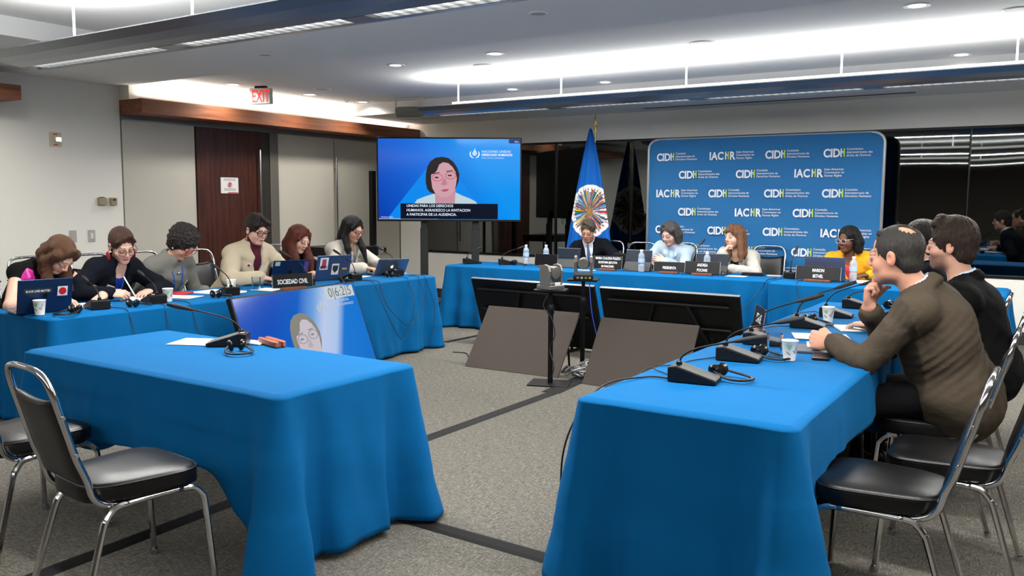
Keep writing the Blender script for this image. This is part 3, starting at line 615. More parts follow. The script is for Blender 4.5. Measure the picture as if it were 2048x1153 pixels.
def speaker_picture(parent, w, h, M, k, glare_wash=False):
    """video picture: head-and-shoulders of a speaker with dark bob and glasses. M maps picture plane (x right, y up, origin lower left) ; k emission"""
    def E(n, c): return emis(n + ('_b' if glare_wash else ''), c, k)  # the _b set is paled to imitate glare over the picture
    S = lambda pts: [(x * w, y * h) for x, y in pts]
    px = lambda x, y: ((x - 90) / 1640.0, 1 - (y - 100) / 950.0)   # from the zoomed reference
    P = lambda l: S([px(*q) for q in l])
    c = 0.0006
    if not glare_wash: flat(parent, 'light_band', E('vid_band', (0, 142, 246)), P([(215, 1010), (640, 460), (830, 320), (1260, 866), (1260, 1050), (215, 1050)]), c, M)
    flat(parent, 'blouse', E('vid_blouse', (196, 218, 226) if not glare_wash else (205, 220, 230)), P([(505, 862), (540, 815), (640, 775), (740, 745), (860, 760), (975, 725), (1060, 765), (1150, 800), (1215, 835), (1242, 866)]), 2 * c, M)
    flat(parent, 'hair', E('vid_hair', (38, 34, 36) if not glare_wash else (140, 140, 130)), P([(735, 745), (690, 730), (655, 690), (640, 620), (640, 520), (655, 440), (690, 370), (750, 325), (830, 312), (900, 325), (960, 370), (1005, 440), (1030, 520), (1020, 600), (1000, 650), (980, 690), (760, 760)]), 3 * c, M)
    flat(parent, 'neck', E('vid_neck', (205, 150, 165) if not glare_wash else (200, 195, 205)), P([(745, 690), (750, 862), (975, 862), (985, 690)]), 4 * c, M)
    flat(parent, 'face', E('vid_face', (214, 165, 176) if not glare_wash else (208, 200, 208)), P([(700, 560), (705, 500), (730, 470), (770, 440), (800, 400), (840, 375), (900, 385), (950, 430), (985, 490), (1000, 560), (990, 640), (975, 700), (930, 760), (870, 790), (810, 785), (750, 745), (715, 680)]), 5 * c, M)
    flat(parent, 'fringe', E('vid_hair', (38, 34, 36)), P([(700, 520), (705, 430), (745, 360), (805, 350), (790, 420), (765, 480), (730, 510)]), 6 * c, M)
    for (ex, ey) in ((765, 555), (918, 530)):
        flat(parent, 'eye', E('vid_eye', (70, 50, 60) if not glare_wash else (150, 140, 160)), P([(ex + 26 * math.cos(a / 12 * 2 * PI), ey + 10 * math.sin(a / 12 * 2 * PI)) for a in range(12)]), 6 * c, M)
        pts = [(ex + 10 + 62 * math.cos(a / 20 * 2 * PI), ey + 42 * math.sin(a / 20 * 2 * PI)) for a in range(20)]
        MB().tube([(x, y, 7 * c) for x, y in P(pts)], 0.003 * w, 4, closed=True, M=M).build('spectacle_rim', E('vid_rim', (205, 80, 100) if not glare_wash else (170, 150, 170)), parent)
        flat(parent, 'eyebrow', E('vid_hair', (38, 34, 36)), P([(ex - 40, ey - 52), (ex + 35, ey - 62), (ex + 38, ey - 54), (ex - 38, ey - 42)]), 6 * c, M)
    flat(parent, 'nose', E('vid_nose', (196, 132, 148) if not glare_wash else (190, 180, 190)), P([(845, 570), (868, 570), (888, 635), (850, 648), (815, 640)]), 6 * c, M)
    flat(parent, 'lips', E('vid_lips', (190, 85, 110) if not glare_wash else (190, 160, 175)), P([(812, 705), (860, 690), (908, 690), (895, 712), (850, 724)]), 6 * c, M)
t = thing('television', 'large wall-height television showing a speaker with subtitles', 'television', (-6.844, 9.013, 0), rad(33.0))
TWd, THt, ZC = 1.896, 1.096, 1.778
MB().b2(-TWd / 2, TWd / 2, -0.02, 0.045, ZC - THt / 2, ZC + THt / 2).build('bezel', BLACKP, t, bevel=0.006)
SW, SH = TWd - 0.04, THt - 0.045
scr = MB().b2(-SW / 2, SW / 2, -0.0225, -0.0205, ZC - SH / 2 + 0.004, ZC + SH / 2 + 0.002).build('screen', screen_mat('tv_picture'), t)
MT = tr(-SW / 2, -0.0226, ZC - SH / 2 + 0.004) @ rot('X', 90)
speaker_picture(scr, SW, SH, MT, 0.78)
def px2(x, y): return ((x - 90) / 1640.0 * SW, (1 - (y - 100) / 950.0) * SH)
def strip(x0, y0, x1, y1, m, z, nm): a = px2(x0, y0); b = px2(x1, y1); return MB().b2(a[0], b[0], b[1], a[1], z, z + 0.0005, MT).build(nm, m, scr)
strip(345, 862, 1475, 1045, emis('subtitle_box', (2, 12, 35), 0.8), 0.0045, 'subtitle_box')
strip(1600, 103, 1732, 152, emis('corner_box', (8, 55, 130), 0.8), 0.001, 'corner_box')
strip(90, 1040, 790, 1048, emis('progress_line', (190, 200, 205), 0.8), 0.001, 'progress_line')
TW = emis('screen_white', (225, 238, 250), 0.9)
for i, l in enumerate(['UNIDAS PARA LOS DERECHOS', 'HUMANOS. AGRADEZCO LA INVITACION', 'A PARTICIPAR DE LA AUDIENCIA.']):
    a = px2(415, (903, 955, 1006)[i]); text('subtitle_line', l, 0.0475, TW, scr, MT @ tr(a[0], a[1], 0.0056), bold=0.0006, sx=(0.94, 0.93, 0.92)[i])
a = px2(1285, 262); text('caption_title', 'NACIONES UNIDAS', 0.045, TW, scr, MT @ tr(a[0], a[1], 0.001), sx=0.96)
a = px2(1285, 300); text('caption_title', 'DERECHOS HUMANOS', 0.042, TW, scr, MT @ tr(a[0], a[1], 0.001), bold=0.0012, sx=0.93)
a = px2(1285, 330); text('caption_title', 'OFICINA DEL ALTO COMISIONADO', 0.019, TW, scr, MT @ tr(a[0], a[1], 0.001), sx=0.95)
a = px2(115, 1030); text('caption_small', 'UN Human Rights', 0.022, TW, scr, MT @ tr(a[0], a[1], 0.001))
a = px2(1665, 138); text('caption_small', 'Signo', 0.026, TW, scr, MT @ tr(a[0], a[1], 0.0018))
def emblem(M, s, m, parent):
    mb = MB()
    for sg in (-1, 1):
        mb.tube([(sg * s * 0.95 * math.sin(q), -s * 0.15 - s * 0.85 * math.cos(q), 0) for q in [0.25 + 2.0 * k / 10 for k in range(11)]], [s * (0.06 + 0.09 * math.sin(PI * k / 10)) for k in range(11)], 5, M=M)
    for (x, h) in ((-0.35, 0.5), (-0.12, 0.85), (0.12, 1.1), (0.35, 0.6)):
        mb.tube([(x * s * 0.4, -0.55 * s, 0), (x * s * 1.2, -0.1 * s, 0), (x * s * 0.7, h * s * 0.7, 0), (x * s * 0.9, h * s, 0)], [0.03 * s, 0.10 * s, 0.06 * s, 0.01 * s], 5, M=M)
    return mb.build('emblem', m, parent)
a = px2(1205, 268); emblem(MT @ tr(a[0], a[1], 0.001), 0.062, TW, scr)
st = mat('stand_grey', (36, 37, 38), 0.5, 0.3)
for dx in (-0.34, 0.34):
    MB().b2(dx - 0.05, dx + 0.05, 0.05, 0.12, 0.12, 1.14).build('post', st, t, bevel=0.004); MB().b2(dx - 0.042, dx + 0.042, 0.046, 0.11, 1.13, 1.35).build('post_sleeve', st, t, bevel=0.004)
MB().b2(-0.5, 0.5, 0.05, 0.13, 0.08, 0.16).build('cross_beam', st, t, bevel=0.004)
MB().b2(-0.55, -0.45, -0.3, 0.4, 0.03, 0.09).b2(0.45, 0.55, -0.3, 0.4, 0.03, 0.09).build('base', st, t, bevel=0.005)
p = thing('pipe_stand', 'thin black upright pole behind the left part of the television', 'pole', (-7.95, 8.75, 0))
MB().b2(-0.035, 0.035, -0.035, 0.035, 0.02, 1.9).build('pole', BLACKP, p, bevel=0.003); MB().lathe([(0.2, 0), (0.2, 0.012), (0.04, 0.03)], 24).build('base', BLACKP, p, smooth='auto')
o = MB().b2(-0.12, 0.12, -0.1, 0.1, 0, 0.05).b2(-0.1, 0.1, -0.08, 0.08, 0.05, 0.055)
c = thing('equipment_cart', 'low black equipment trolley behind the woman in white, near the screen', 'trolley', (-7.75, 7.9, 0))
MB().b2(-0.35, 0.35, -0.35, 0.35, 0.80, 0.92).build('top_box', BLACKP, c, bevel=0.008)
for a_ in (-1, 1):
    for b_ in (-1, 1): MB().tube([(a_ * 0.32, b_ * 0.32, 0), (a_ * 0.32, b_ * 0.32, 0.8)], 0.015, 8).build('leg', BLKMETAL, c)

# ------------------------------------------------------------------ floor monitors
WASH = None
t = thing('floor_monitor', 'tilted floor monitor with a blue video picture, before the left row', 'monitor', (-5.09, 4.71, 0), 0)
t.rotation_euler = (0, 0, math.atan2(0.1989, -1.4621) + PI)   # local +x runs toward the camera end
mw, mh, th = 1.475, 0.84, rad(20)
ez = math.atan2(1.4621, -0.1989)
t.rotation_euler = (0, 0, ez)     # local x: from near end to far end, local -y: toward +X (room centre)
Mm = tr(0, 0.0, 0.80) @ Matrix.Rotation(-th, 4, 'X')           # hangs from the top edge, bottom kicks out
MB().b2(-mw / 2, mw / 2, 0.0, 0.04, -mh, 0, Mm).build('housing', BLACKP, t, bevel=0.004)
MB().b2(-mw / 2, mw / 2, -0.004, 0.0, -mh, 0, Mm).build('bezel', BLACKP, t)
sw, sh = mw - 0.026, mh - 0.026
s2 = MB().b2(-sw / 2, sw / 2, -0.006, -0.0042, -mh + 0.013, -0.013, Mm).build('screen', screen_mat('floor_picture_with_glare', (0, 84, 190), (0, 106, 205), (40, 140, 225), 0.8, pale=True), t)
MS = Mm @ tr(-sw / 2, -0.0061, -mh + 0.013) @ rot('X', 90)
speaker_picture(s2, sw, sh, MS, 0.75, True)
def px3(x, y): return ((x - 90) / 1640.0 * sw, (1 - (y - 100) / 950.0) * sh)
a = px3(345, 1045); b = px3(1475, 862); MB().b2(a[0], b[0], a[1], b[1], 0.0045, 0.005, MS).build('subtitle_box', emis('subtitle_box_b', (60, 66, 74), 0.8), s2)
TP = emis('pale_print', (190, 205, 220), 0.75)
a = px3(1160, 290); emblem(MS @ tr(a[0], a[1], 0.001), 0.055, TP, s2)
for i_, l in enumerate(['NACIONES UNIDAS', 'DERECHOS HUMANOS']): a = px3(1250, 270 + 42 * i_); text('caption_title', l, 0.034, TP, s2, MS @ tr(a[0], a[1], 0.001))
CLK = emis('clock_box', (205, 212, 215), 0.8)
a = px3(1275, 230); b = px3(1700, 118)
MB().b2(a[0], b[0], a[1], b[1], 0.001, 0.0016, MS).build('clock_box', CLK, s2)
text('clock_digits', '0|6:2|5', 0.115, emis('clock_digit', (120, 130, 140), 0.7), s2, MS @ tr((a[0] + b[0]) / 2, a[1] + 0.014, 0.002), 'CENTER', sx=1.0)
for sx_ in (-0.5, 0.5): MB().tube([(sx_, 0.05, 0.6), (sx_, 0.10, 0.02)], 0.015, 8).tube([(sx_, -0.2, 0.015), (sx_, 0.12, 0.015)], 0.015, 8).build('leg', BLKMETAL, t)
SIL = mat('silver_edge', (170, 170, 172), 0.3, 0.8)
def back_monitor(xa, ya, xb, yb, z, label):
    cx_, cy_ = (xa + xb) / 2, (ya + yb) / 2; L = math.hypot(xb - xa, yb - ya); t = thing('floor_monitor', label, 'monitor', (cx_, cy_, 0), math.atan2(yb - ya, xb - xa))
    M = tr(0, 0, z) @ Matrix.Rotation(rad(20), 4, 'X'); h = 0.70
    MB().b2(-L / 2, L / 2, 0.0, 0.035, -h, 0, M).build('housing', mat('monitor_back', (8, 8, 9), 0.45, 0, 0.3), t, bevel=0.004)
    MB().b2(-L / 2, L / 2, 0.0, 0.036, 0, 0.004, M).build('edge_strip', SIL, t)
    MB().b2(-L / 2 + 0.02, L / 2 - 0.02, 0.035, 0.037, -h + 0.02, -0.02, M).build('screen', mat('screen_off', (6, 6, 8), 0.1), t)
    for zz in (-0.10, -0.33): MB().tube([(-L / 2 + 0.09, -0.03, zz), (L / 2 - 0.09, -0.03, zz)], 0.014, 8, M=M).build('rail', mat('rail_grey', (30, 30, 32), 0.35, 0.5), t, smooth='auto')
    for s in (-1, 1): MB().tube([(s * 0.20, -0.035, -0.10), (s * 0.42, -0.035, -0.60)] if s > 0 else [(-0.12, -0.035, -0.10), (-0.30, -0.035, -0.60)], 0.016, 8, M=M).build('strut', MATS['rail_grey'], t)
    for s in (-1, 1): MB().tube([(s * 0.45, -0.03, 0.3), (s * 0.45, 0.12, 0.015)], 0.015, 8).tube([(s * 0.45, -0.2, 0.015), (s * 0.45, 0.3, 0.015)], 0.014, 8).build('leg', BLKMETAL, t)
back_monitor(-5.29, 7.34, -3.80, 7.29, 0.68, 'black back of the left monitor facing the head table')
back_monitor(-3.71, 7.24, -2.355, 7.25, 0.68, 'black back of the right monitor facing the head table')
BRD = mat('board_brown', (70, 61, 54), 0.75)
def board(bx0, by0, bx1, by1, topz, lean, label, wt=1.0):
    t = thing('cover_board', label, 'board', ((bx0 + bx1) / 2, (by0 + by1) / 2, 0), math.atan2(by1 - by0, bx1 - bx0)); L = math.hypot(bx1 - bx0, by1 - by0)
    M = Matrix.Rotation(-math.atan2(lean, topz), 4, 'X'); H = math.hypot(lean, topz)
    MB().b2(-L / 2, L / 2, 0, 0.018, 0.004, H, M).build('panel', BRD, t, bevel=0.002)
    for q in (-1, 1): MB().tube([(q * (L / 2 - 0.15), 0.03 + lean, topz - 0.03), (q * (L / 2 - 0.15), 0.5, 0.01)], 0.01, 6).build('prop', BLKMETAL, t)
board(-4.53, 6.19, -3.57, 6.21, 0.52, 0.40, 'brown board leaning before the left monitor, behind the camera stand')
board(-3.29, 6.13, -2.42, 6.13, 0.52, 0.34, 'brown board leaning before the right monitor')
# ------------------------------------------------------------------ conference cameras on stands
CAMG = mat('camera_grey', (112, 110, 104), 0.38, 0.5)
def cam_stand(x, y, zt, deg, label, lab2, lensdeg):
    t = thing('camera_stand', label, 'stand', (x, y, 0), rad(20))
    MB().b2(-0.17, 0.17, -0.13, 0.13, 0, 0.012).build('base_plate', BLKMETAL, t, bevel=0.003)
    MB().tube([(0, 0, 0.01), (0, 0, 0.62)], 0.021, 14).build('lower_tube', BLKMETAL, t, smooth='auto')
    MB().tube([(0, 0, 0.60), (0, 0, zt - 0.03)], 0.016, 12).build('upper_tube', BLKMETAL, t, smooth='auto')
    MB().lathe([(0.026, 0.58), (0.028, 0.60), (0.028, 0.64), (0.02, 0.66)], 14).build('collar', BLKMETAL, t, smooth='auto')
    MB().b2(-0.13, 0.13, -0.09, 0.09, zt - 0.03, zt - 0.012).build('top_plate', BLKMETAL, t, bevel=0.003)
    c = thing('conference_camera', lab2, 'camera', (x, y, zt - 0.012), rad(deg))
    MB().b2(-0.085, 0.085, -0.075, 0.085, 0, 0.035).build('base', CAMG if lensdeg else BLACKP, c, bevel=0.006)
    for s in (-1, 1):
        pr_ = [(-0.052, 0.035), (0.052, 0.035), (0.058, 0.15), (0.04, 0.195), (0.0, 0.205), (-0.04, 0.195), (-0.058, 0.15)]
        MB().prism(pr_, -0.012, 0.012, tr(s * 0.068, 0, 0) @ rot('Z', 90) @ rot('X', 90)).build('yoke_arm', CAMG, c, bevel=0.004)
    MB().b2(-0.07, 0.07, -0.055, 0.055, 0.033, 0.055).build('yoke_base', CAMG, c, bevel=0.005)
    ML = tr(0, 0, 0.135) @ rot('X', 90)
    MB().lathe([(0.001, -0.055), (0.045, -0.055), (0.052, -0.03), (0.054, 0.045), (0.05, 0.06), (0.042, 0.062)], 28, M=ML).build('head', CAMG, c, smooth='auto')
    MB().lathe([(0.042, 0.061), (0.038, 0.052), (0.001, 0.048)], 24, M=ML).build('lens', mat('lens_glass', (6, 6, 9), 0.05), c, smooth='auto')
    if not lensdeg:
        for k, cc in enumerate([(200, 150, 60), (90, 170, 90), (180, 180, 180), (150, 150, 150)]): MB().b2(-0.07 + k * 0.035, -0.05 + k * 0.035, 0.085, 0.092, 0.008, 0.024).build('socket', mat('socket_%d' % k, cc, 0.4, 0.4), c)
    else: MB().b2(-0.03, 0.03, -0.0765, -0.0755, 0.035, 0.06).build('sticker', PAPER, c)
    return t
cam_stand(-3.51, 5.99, 0.80, 75, 'near thin black stand carrying the camera that faces the room centre', 'grey tilting camera on the near stand, lens turned sideways', 1)
cam_stand(-3.55, 6.62, 0.835, 205, 'far thin black stand carrying the camera seen from behind', 'grey tilting camera on the far stand, sockets toward the viewer', 0)
for o_ in [o for o in COL.objects if o.name.startswith('conference_camera') and o.type == 'EMPTY']:
    pass
# ------------------------------------------------------------------ banner, flag
t = thing('banner', 'blue fabric backdrop printed with rows of white lettering behind the commissioners', 'banner', (-3.105, 10.06, 0))
def banner_mesh():
    w_, h0, h1, r = 2.77, 0.10, 2.27, 0.12; pts = []; nx, nz = 90, 70; vs = []; fs = []
    for j in range(nz + 1):
        for i in range(nx + 1):
            u = i / nx * 2 - 1; v = j / nz
            z = h0 + (h1 - h0) * v
            hw = w_ / 2
            if z > h1 - r: hw = w_ / 2 - r + math.sqrt(max(0, r * r - (z - h1 + r) ** 2))
            x = u * hw
            wr = 0.010 * math.sin(9 * z + 1.5 * x + 1.6 * math.sin(2 * x)) * max(0, 1 - (v - 0.15) * 1.1) + 0.006 * math.sin(24 * z - 3.2 * x) * max(0, 0.75 - v)
            vs.append((x, -0.02 + wr + 0.03 * (abs(u) ** 30), z))
    m = nx + 1
    for j in range(nz):
        for i in range(nx): fs.append((j * m + i, j * m + i + 1, (j + 1) * m + i + 1, (j + 1) * m + i))
    return MB().add(vs, fs)
BANB = mat('banner_blue', (33, 98, 150), 0.75, 0, 0.3)
banner_mesh().build('fabric', BANB, t, smooth=True)
fr = []
for k in range(9): a = PI / 2 * k / 8; fr.append((1.385 - 0.12 + 0.12 * math.cos(a), 2.15 + 0.12 * math.sin(a)))
edge = [(1.385, 0.06)] + fr + [(-x, z) for x, z in fr[::-1]] + [(-1.385, 0.06)]
MB().tube([(x, 0.012, z) for x, z in edge], 0.018, 10).build('frame', mat('banner_frame', (170, 175, 180), 0.4, 0.5), t, smooth=True)
MB().b2(-1.36, 1.36, 0.02, 0.024, 0.1, 2.12).build('back_fabric', BANB, t)
for s in (-1, 1): MB().b2(s * 1.2 - 0.03, s * 1.2 + 0.03, -0.2, 0.2, 0, 0.012).tube([(s * 1.2, 0.012, 0.01), (s * 1.2, 0.012, 0.12)], 0.015, 8).build('foot', mat('banner_frame', (0, 0, 0)), t)
BW = mat('banner_white', (205, 212, 222), 0.7); BG = mat('banner_green', (150, 188, 66), 0.7)
es = 'Comisión\nInteramericana de\nDerechos Humanos'; en = 'Inter-American\nCommission on\nHuman Rights'; fr_ = "Commission\ninteraméricaine des\ndroits de l'homme"; pt = 'Comissão\nInteramericana de\nDireitos Humanos'
odd = [-4.362, -3.682, -3.006, -2.352]; even = [-4.066, -3.350, -2.668]
rows = [(2.035, odd, 'es en pt fr'), (1.815, even, 'fr es en'), (1.587, odd, 'en pt fr es'), (1.362, even, 'fr en pt'), (1.140, odd, 'es es fr en'), (0.912, even, 'fr es pt'), (0.690, odd, 'es en fr pt')]
TXT = dict(es=es, en=en, fr=fr_, pt=pt)
for z, xs, ls in rows:
    for x, l in zip(xs, ls.split()):
        X = x + 3.105; lg = MB()
        base = 'CID' if l != 'en' else 'IAC'
        g = thing('printed_logo', None, None, (X, -0.034, z - 0.025)); g.parent = t
        del_ = 0.128
        text('letters', base, del_, BW, g, rot('X', 90), bold=0.0042, spacing=0.98 if l != 'en' else 1.04, sx=0.84)
        xo = 0.183 if l != 'en' else 0.196
        hh = 0.092
        MB().b2(xo, xo + 0.015, -0.0006, 0.0006, 0, hh).b2(xo + 0.008, xo + 0.030, -0.0006, 0.0006, hh * 0.52, hh * 0.68).build('letter_half', BW, g)
        MB().b2(xo + 0.033, xo + 0.048, -0.0006, 0.0006, 0, hh).b2(xo + 0.022, xo + 0.040, -0.0012, -0.0006, hh * 0.38, hh * 0.54).build('green_half', BG, g)
        xe = xo + 0.065
        if l == 'en': text('letters', 'R', del_, BW, g, tr(xo + 0.055, 0, 0) @ rot('X', 90), bold=0.0042, sx=0.84); xe = xo + 0.135
        text('small_print', TXT[l], 0.036, BW, g, tr(xe, 0, 0.073) @ rot('X', 90), bold=0.0002, sx=0.95, line=0.98)
# flag
t = thing('flagpole', 'brass flagpole with a spear tip beside the banner', 'flagpole', (-5.24, 9.98, 0))
BRASS = mat('brass', (190, 165, 100), 0.25, 0.9)
MB().tube([(0.015, 0.02, 0.04), (0.02, 0.02, 2.42)], 0.014, 12).build('pole', BRASS, t, smooth='auto')
MB().lathe([(0.018, 2.40), (0.022, 2.43), (0.012, 2.45), (0.020, 2.47), (0.022, 2.52), (0.001, 2.64)], 14, (0.02, 0.02, 0), sy=0.5).build('spear_tip', BRASS, t, smooth='auto')
MB().lathe([(0.17, 0), (0.17, 0.03), (0.05, 0.07), (0.02, 0.12)], 28).build('base', BRASS, t, smooth='auto')
def flag_mesh():
    nu, nv = 300, 300; top, bot = 2.44, 0.45; rng = random.Random(4)
    v = np.linspace(0, 1, nv); u = np.linspace(-1, 1, nu); U, V = np.meshgrid(u, v)
    Z = top + (bot - top) * V
    wl = 0.012 + 0.40 * V ** 0.85 * 1.0; wr = 0.012 + 0.38 * V ** 0.80
    cxo = -0.01 + 0.0 * V
    X = np.where(U < 0, U * wl, U * wr) + cxo
    fold = (0.045 * np.sin(U * 13 + 0.8) + 0.02 * np.sin(U * 29 + 2)) * (0.15 + V * 0.5) * np.clip(np.abs(U) * 1.5 - 0.15, 0.10, 1)
    Y = -0.05 + fold - 0.10 * V * (1 - U ** 2)
    # colours: blue field, white oval seal with radiating little flags
    col = np.zeros((nv, nu, 3)); col[:] = lin((0, 92, 178))
    sx, sz = 0.015, 1.375; rx, rz = 0.300, 0.345
    ex = (X - sx) / rx; ez = (Z - sz) / rz; R = np.hypot(ex, ez); A = np.arctan2(ez, ex) % (2 * PI)
    col[R < 1] = lin((226, 226, 222))
    pal = [(0, 60, 140), (200, 45, 45), (235, 180, 50), (240, 240, 240), (0, 120, 80), (30, 30, 35), (90, 160, 210), (0, 90, 160)]
    N = 38
    for k in range(N):
        a = 2 * PI * k / N + rng.uniform(-0.03, 0.03)
        px_, pz_ = math.cos(a), math.sin(a)
        along = ex * px_ + ez * pz_; across = -ex * pz_ + ez * px_
        col[(np.abs(across) < 0.011) & (along > 0.08) & (along < 0.86) & (R < 1)] = lin((110, 78, 50))
        col[(np.abs(across) < 0.020 * (0.92 - along) / 0.08) & (along > 0.80) & (along < 0.92)] = lin((120, 50, 45))
        c = rng.sample(pal, 3); w0 = 0.010; w1 = 0.085; l0 = 0.14 + 0.05 * (k % 2); l1 = 0.72 + 0.05 * (k % 3)
        for j in range(3):
            msk = (along > l0) & (along < l1) & (across > w0 + (w1 - w0) * j / 3 * along) & (across < (w0 + (w1 - w0) * (j + 1) / 3 * along * 1.7))
            col[msk] = lin(c[j])
    col[R < 0.12] = lin((150, 110, 60))
    vs = np.stack([X, Y, Z], -1).reshape(-1, 3)
    idx = np.arange(nu * nv).reshape(nv, nu)
    fs = np.stack([idx[:-1, :-1], idx[1:, :-1], idx[1:, 1:], idx[:-1, 1:]], -1).reshape(-1, 4)
    me = bpy.data.meshes.new('flag'); me.from_pydata(vs.tolist(), [], fs.tolist()); me.update()
    at_ = me.color_attributes.new('Col', 'FLOAT_COLOR', 'POINT'); at_.data.foreach_set('color', np.concatenate([col.reshape(-1, 3), np.ones((nu * nv, 1))], 1).ravel().astype(np.float32))
    for p in me.polygons: p.use_smooth = True
    o = bpy.data.objects.new('flag', me); COL.objects.link(o); me.materials.append(mat('flag_cloth', (0, 92, 178), 0.7, 0, 0.3, attr='Col')); o.location = (-5.24, 9.98, 0)
    s = o.modifiers.new('s', 'SOLIDIFY'); s.thickness = 0.003
    return o
tag(flag_mesh(), 'draped blue flag with a white oval seal of many small flags', 'flag')
# second dark flag further right in the window reflections / booth is left to the glass
# ------------------------------------------------------------------ floor cable covers and cables
TAPE = mat('tape_black', (20, 19, 19), 0.7, 0, 0.2)
def cover(name, pts, w_, label, h=0.006):
    mb = MB()
    for (ax, ay), (bx, by) in zip(pts[:-1], pts[1:]):
        L = math.hypot(bx - ax, by - ay); a = math.atan2(by - ay, bx - ax); M = tr((ax + bx) / 2, (ay + by) / 2, 0) @ Matrix.Rotation(a, 4, 'Z')
        mb.add([(-L / 2, -w_ / 2, 0.0005), (L / 2, -w_ / 2, 0.0005), (L / 2, -w_ / 4, h), (-L / 2, -w_ / 4, h), (L / 2, w_ / 4, h), (-L / 2, w_ / 4, h), (L / 2, w_ / 2, 0.0005), (-L / 2, w_ / 2, 0.0005)], [(0, 1, 2, 3), (3, 2, 4, 5), (5, 4, 6, 7)], M)
    o = mb.build(name, TAPE); return tag(o, label, 'cable cover')
cover('cable_cover', [(-3.33, 3.5), (-3.32, 5.70)], 0.10, 'black cable cover running from the near left table toward the camera stands')
cover('cable_cover', [(-2.9, 3.02), (-1.4, 2.98)], 0.10, 'black cable cover crossing the aisle between the two near tables')
cover('cable_cover', [(-3.42, 2.95), (-3.35, 1.3)], 0.10, 'black cable cover under the empty chair in the left foreground')
cover('cable_cover', [(-5.49, 7.15), (-5.45, 8.1)], 0.08, 'short black cable cover between the left row and the back table')
cover('cable_cover', [(-3.34, 5.70), (-3.40, 6.40)], 0.16, 'wide flat black tape beside the camera stand foot')
bd = thing('cable_bundle', 'tangle of grey and white cables on floor between the two brown boards', 'cables', (-3.42, 6.42, 0)); rng = random.Random(2)
for k in range(9):
    pts = [(rng.uniform(-0.14, 0.14), rng.uniform(-0.16, 0.2), 0.012 + rng.uniform(0, 0.10)) for _ in range(6)]
    MB().tube(smoothpath(pts, 6), 0.006, 6).build('cable', mat('cable_white', (170, 170, 168), 0.5) if k % 2 else mat('cable_grey', (90, 90, 92), 0.5), bd, smooth=True)
MB().b2(-0.12, 0.1, -0.02, 0.16, 0.003, 0.075).build('power_box', mat('box_grey', (120, 120, 120), 0.5), bd, bevel=0.006)
# ------------------------------------------------------------------ table equipment
TT = TZ + 0.003   # top of the cloth
MICG = mat('mic_grille_plate', (70, 71, 68), 0.5, 0.1, bump=('wave', 60, 0.25, (1, 1, 1)))
def neck_path(L, rise, side=0.0):
    # local: base tall end at origin, neck leaves upward and leans toward -y
    return bez((0, 0, 0.062), (0, 0.0, 0.062 + rise * 0.55), (side * 0.4, -L * 0.35, 0.062 + rise * 0.62), (side, -L, 0.062 + rise), 18)
def microphone(x, y, deg, label, L=0.30, rise=0.20, side=0.0, group=None, z=None):
    """wedge-shaped delegate unit. deg: world direction from the tall end to the low end and of the neck"""
    t = thing('conference_microphone', label, 'microphone', (x, y, z or TT), rad(deg + 90), group)
    w = 0.062; prof = [(0.035, 0), (0.035, 0.062), (0.0, 0.068), (-0.17, 0.018), (-0.17, 0)]
    vs = [(-w, a, b) for a, b in prof] + [(w, a, b) for a, b in prof]
    MB().add(vs, [(0, 1, 2, 3, 4), (9, 8, 7, 6, 5)] + [(i, 5 + i, 5 + (i + 1) % 5, (i + 1) % 5) for i in range(5)]).build('base', BLACKP, t, bevel=0.005)
    g = [(-w + 0.006, -0.012, 0.0655), (w - 0.006, -0.012, 0.0655), (w - 0.006, -0.164, 0.0205), (-w + 0.006, -0.164, 0.0205)]
    MB().add([(a, b, c_) for a, b, c_ in g] + [(a, b, c_ - 0.004) for a, b, c_ in g], [(3, 2, 1, 0), (4, 5, 6, 7), (0, 1, 5, 4), (1, 2, 6, 5), (2, 3, 7, 6), (3, 0, 4, 7)]).build('speaker_plate', MICG, t)
    MB().lathe([(0.012, 0.0), (0.012, 0.004), (0.001, 0.005)], 16, (0.03, 0.010, 0.066)).build('talk_button', mat('button_pale', (165, 168, 165), 0.4), t, smooth='auto')
    p = neck_path(L, rise, side); n = len(p)
    MB().lathe([(0.013, 0.055), (0.013, 0.078), (0.006, 0.085)], 14).build('socket', BLACKP, t, smooth='auto')
    k = n - 5
    MB().tube(p[:k + 1], 0.0042, 8).build('gooseneck', BLACKP, t, smooth=True)
    q = p[k:]; MB().tube([q[0]] + q, [0.003] + [0.0045, 0.010, 0.0125, 0.0125, 0.009][:len(q)], 12).build('mic_head', mat('mic_foam', (28, 27, 27), 0.7), t, smooth=True)
    return t
gm_ = 'microphones on the right-hand row'
for i, (x, y, d, l, L, r_) in enumerate([
    (-1.36, 3.41, 8, 'wedge-shaped microphone nearest the camera on the right-hand row', 0.36, 0.15),
    (-1.36, 4.00, 8, 'second microphone of the right-hand row, behind the nearest one', 0.36, 0.16),
    (-1.40, 4.53, 8, 'third microphone of the right-hand row, beside the state nameplate', 0.36, 0.22),
    (-1.36, 5.30, 8, 'fourth microphone of the right-hand row, left of the far paper cup', 0.33, 0.23),
    (-1.33, 5.92, 5, 'microphone behind the far paper cup on the right-hand row', 0.33, 0.20),
    (-1.31, 6.52, 3, 'farthest microphone of the right-hand row', 0.28, 0.10)]):
    microphone(x, y, d, l, L, r_, 0.0, gm_)
g = 'microphones on the left-hand row'
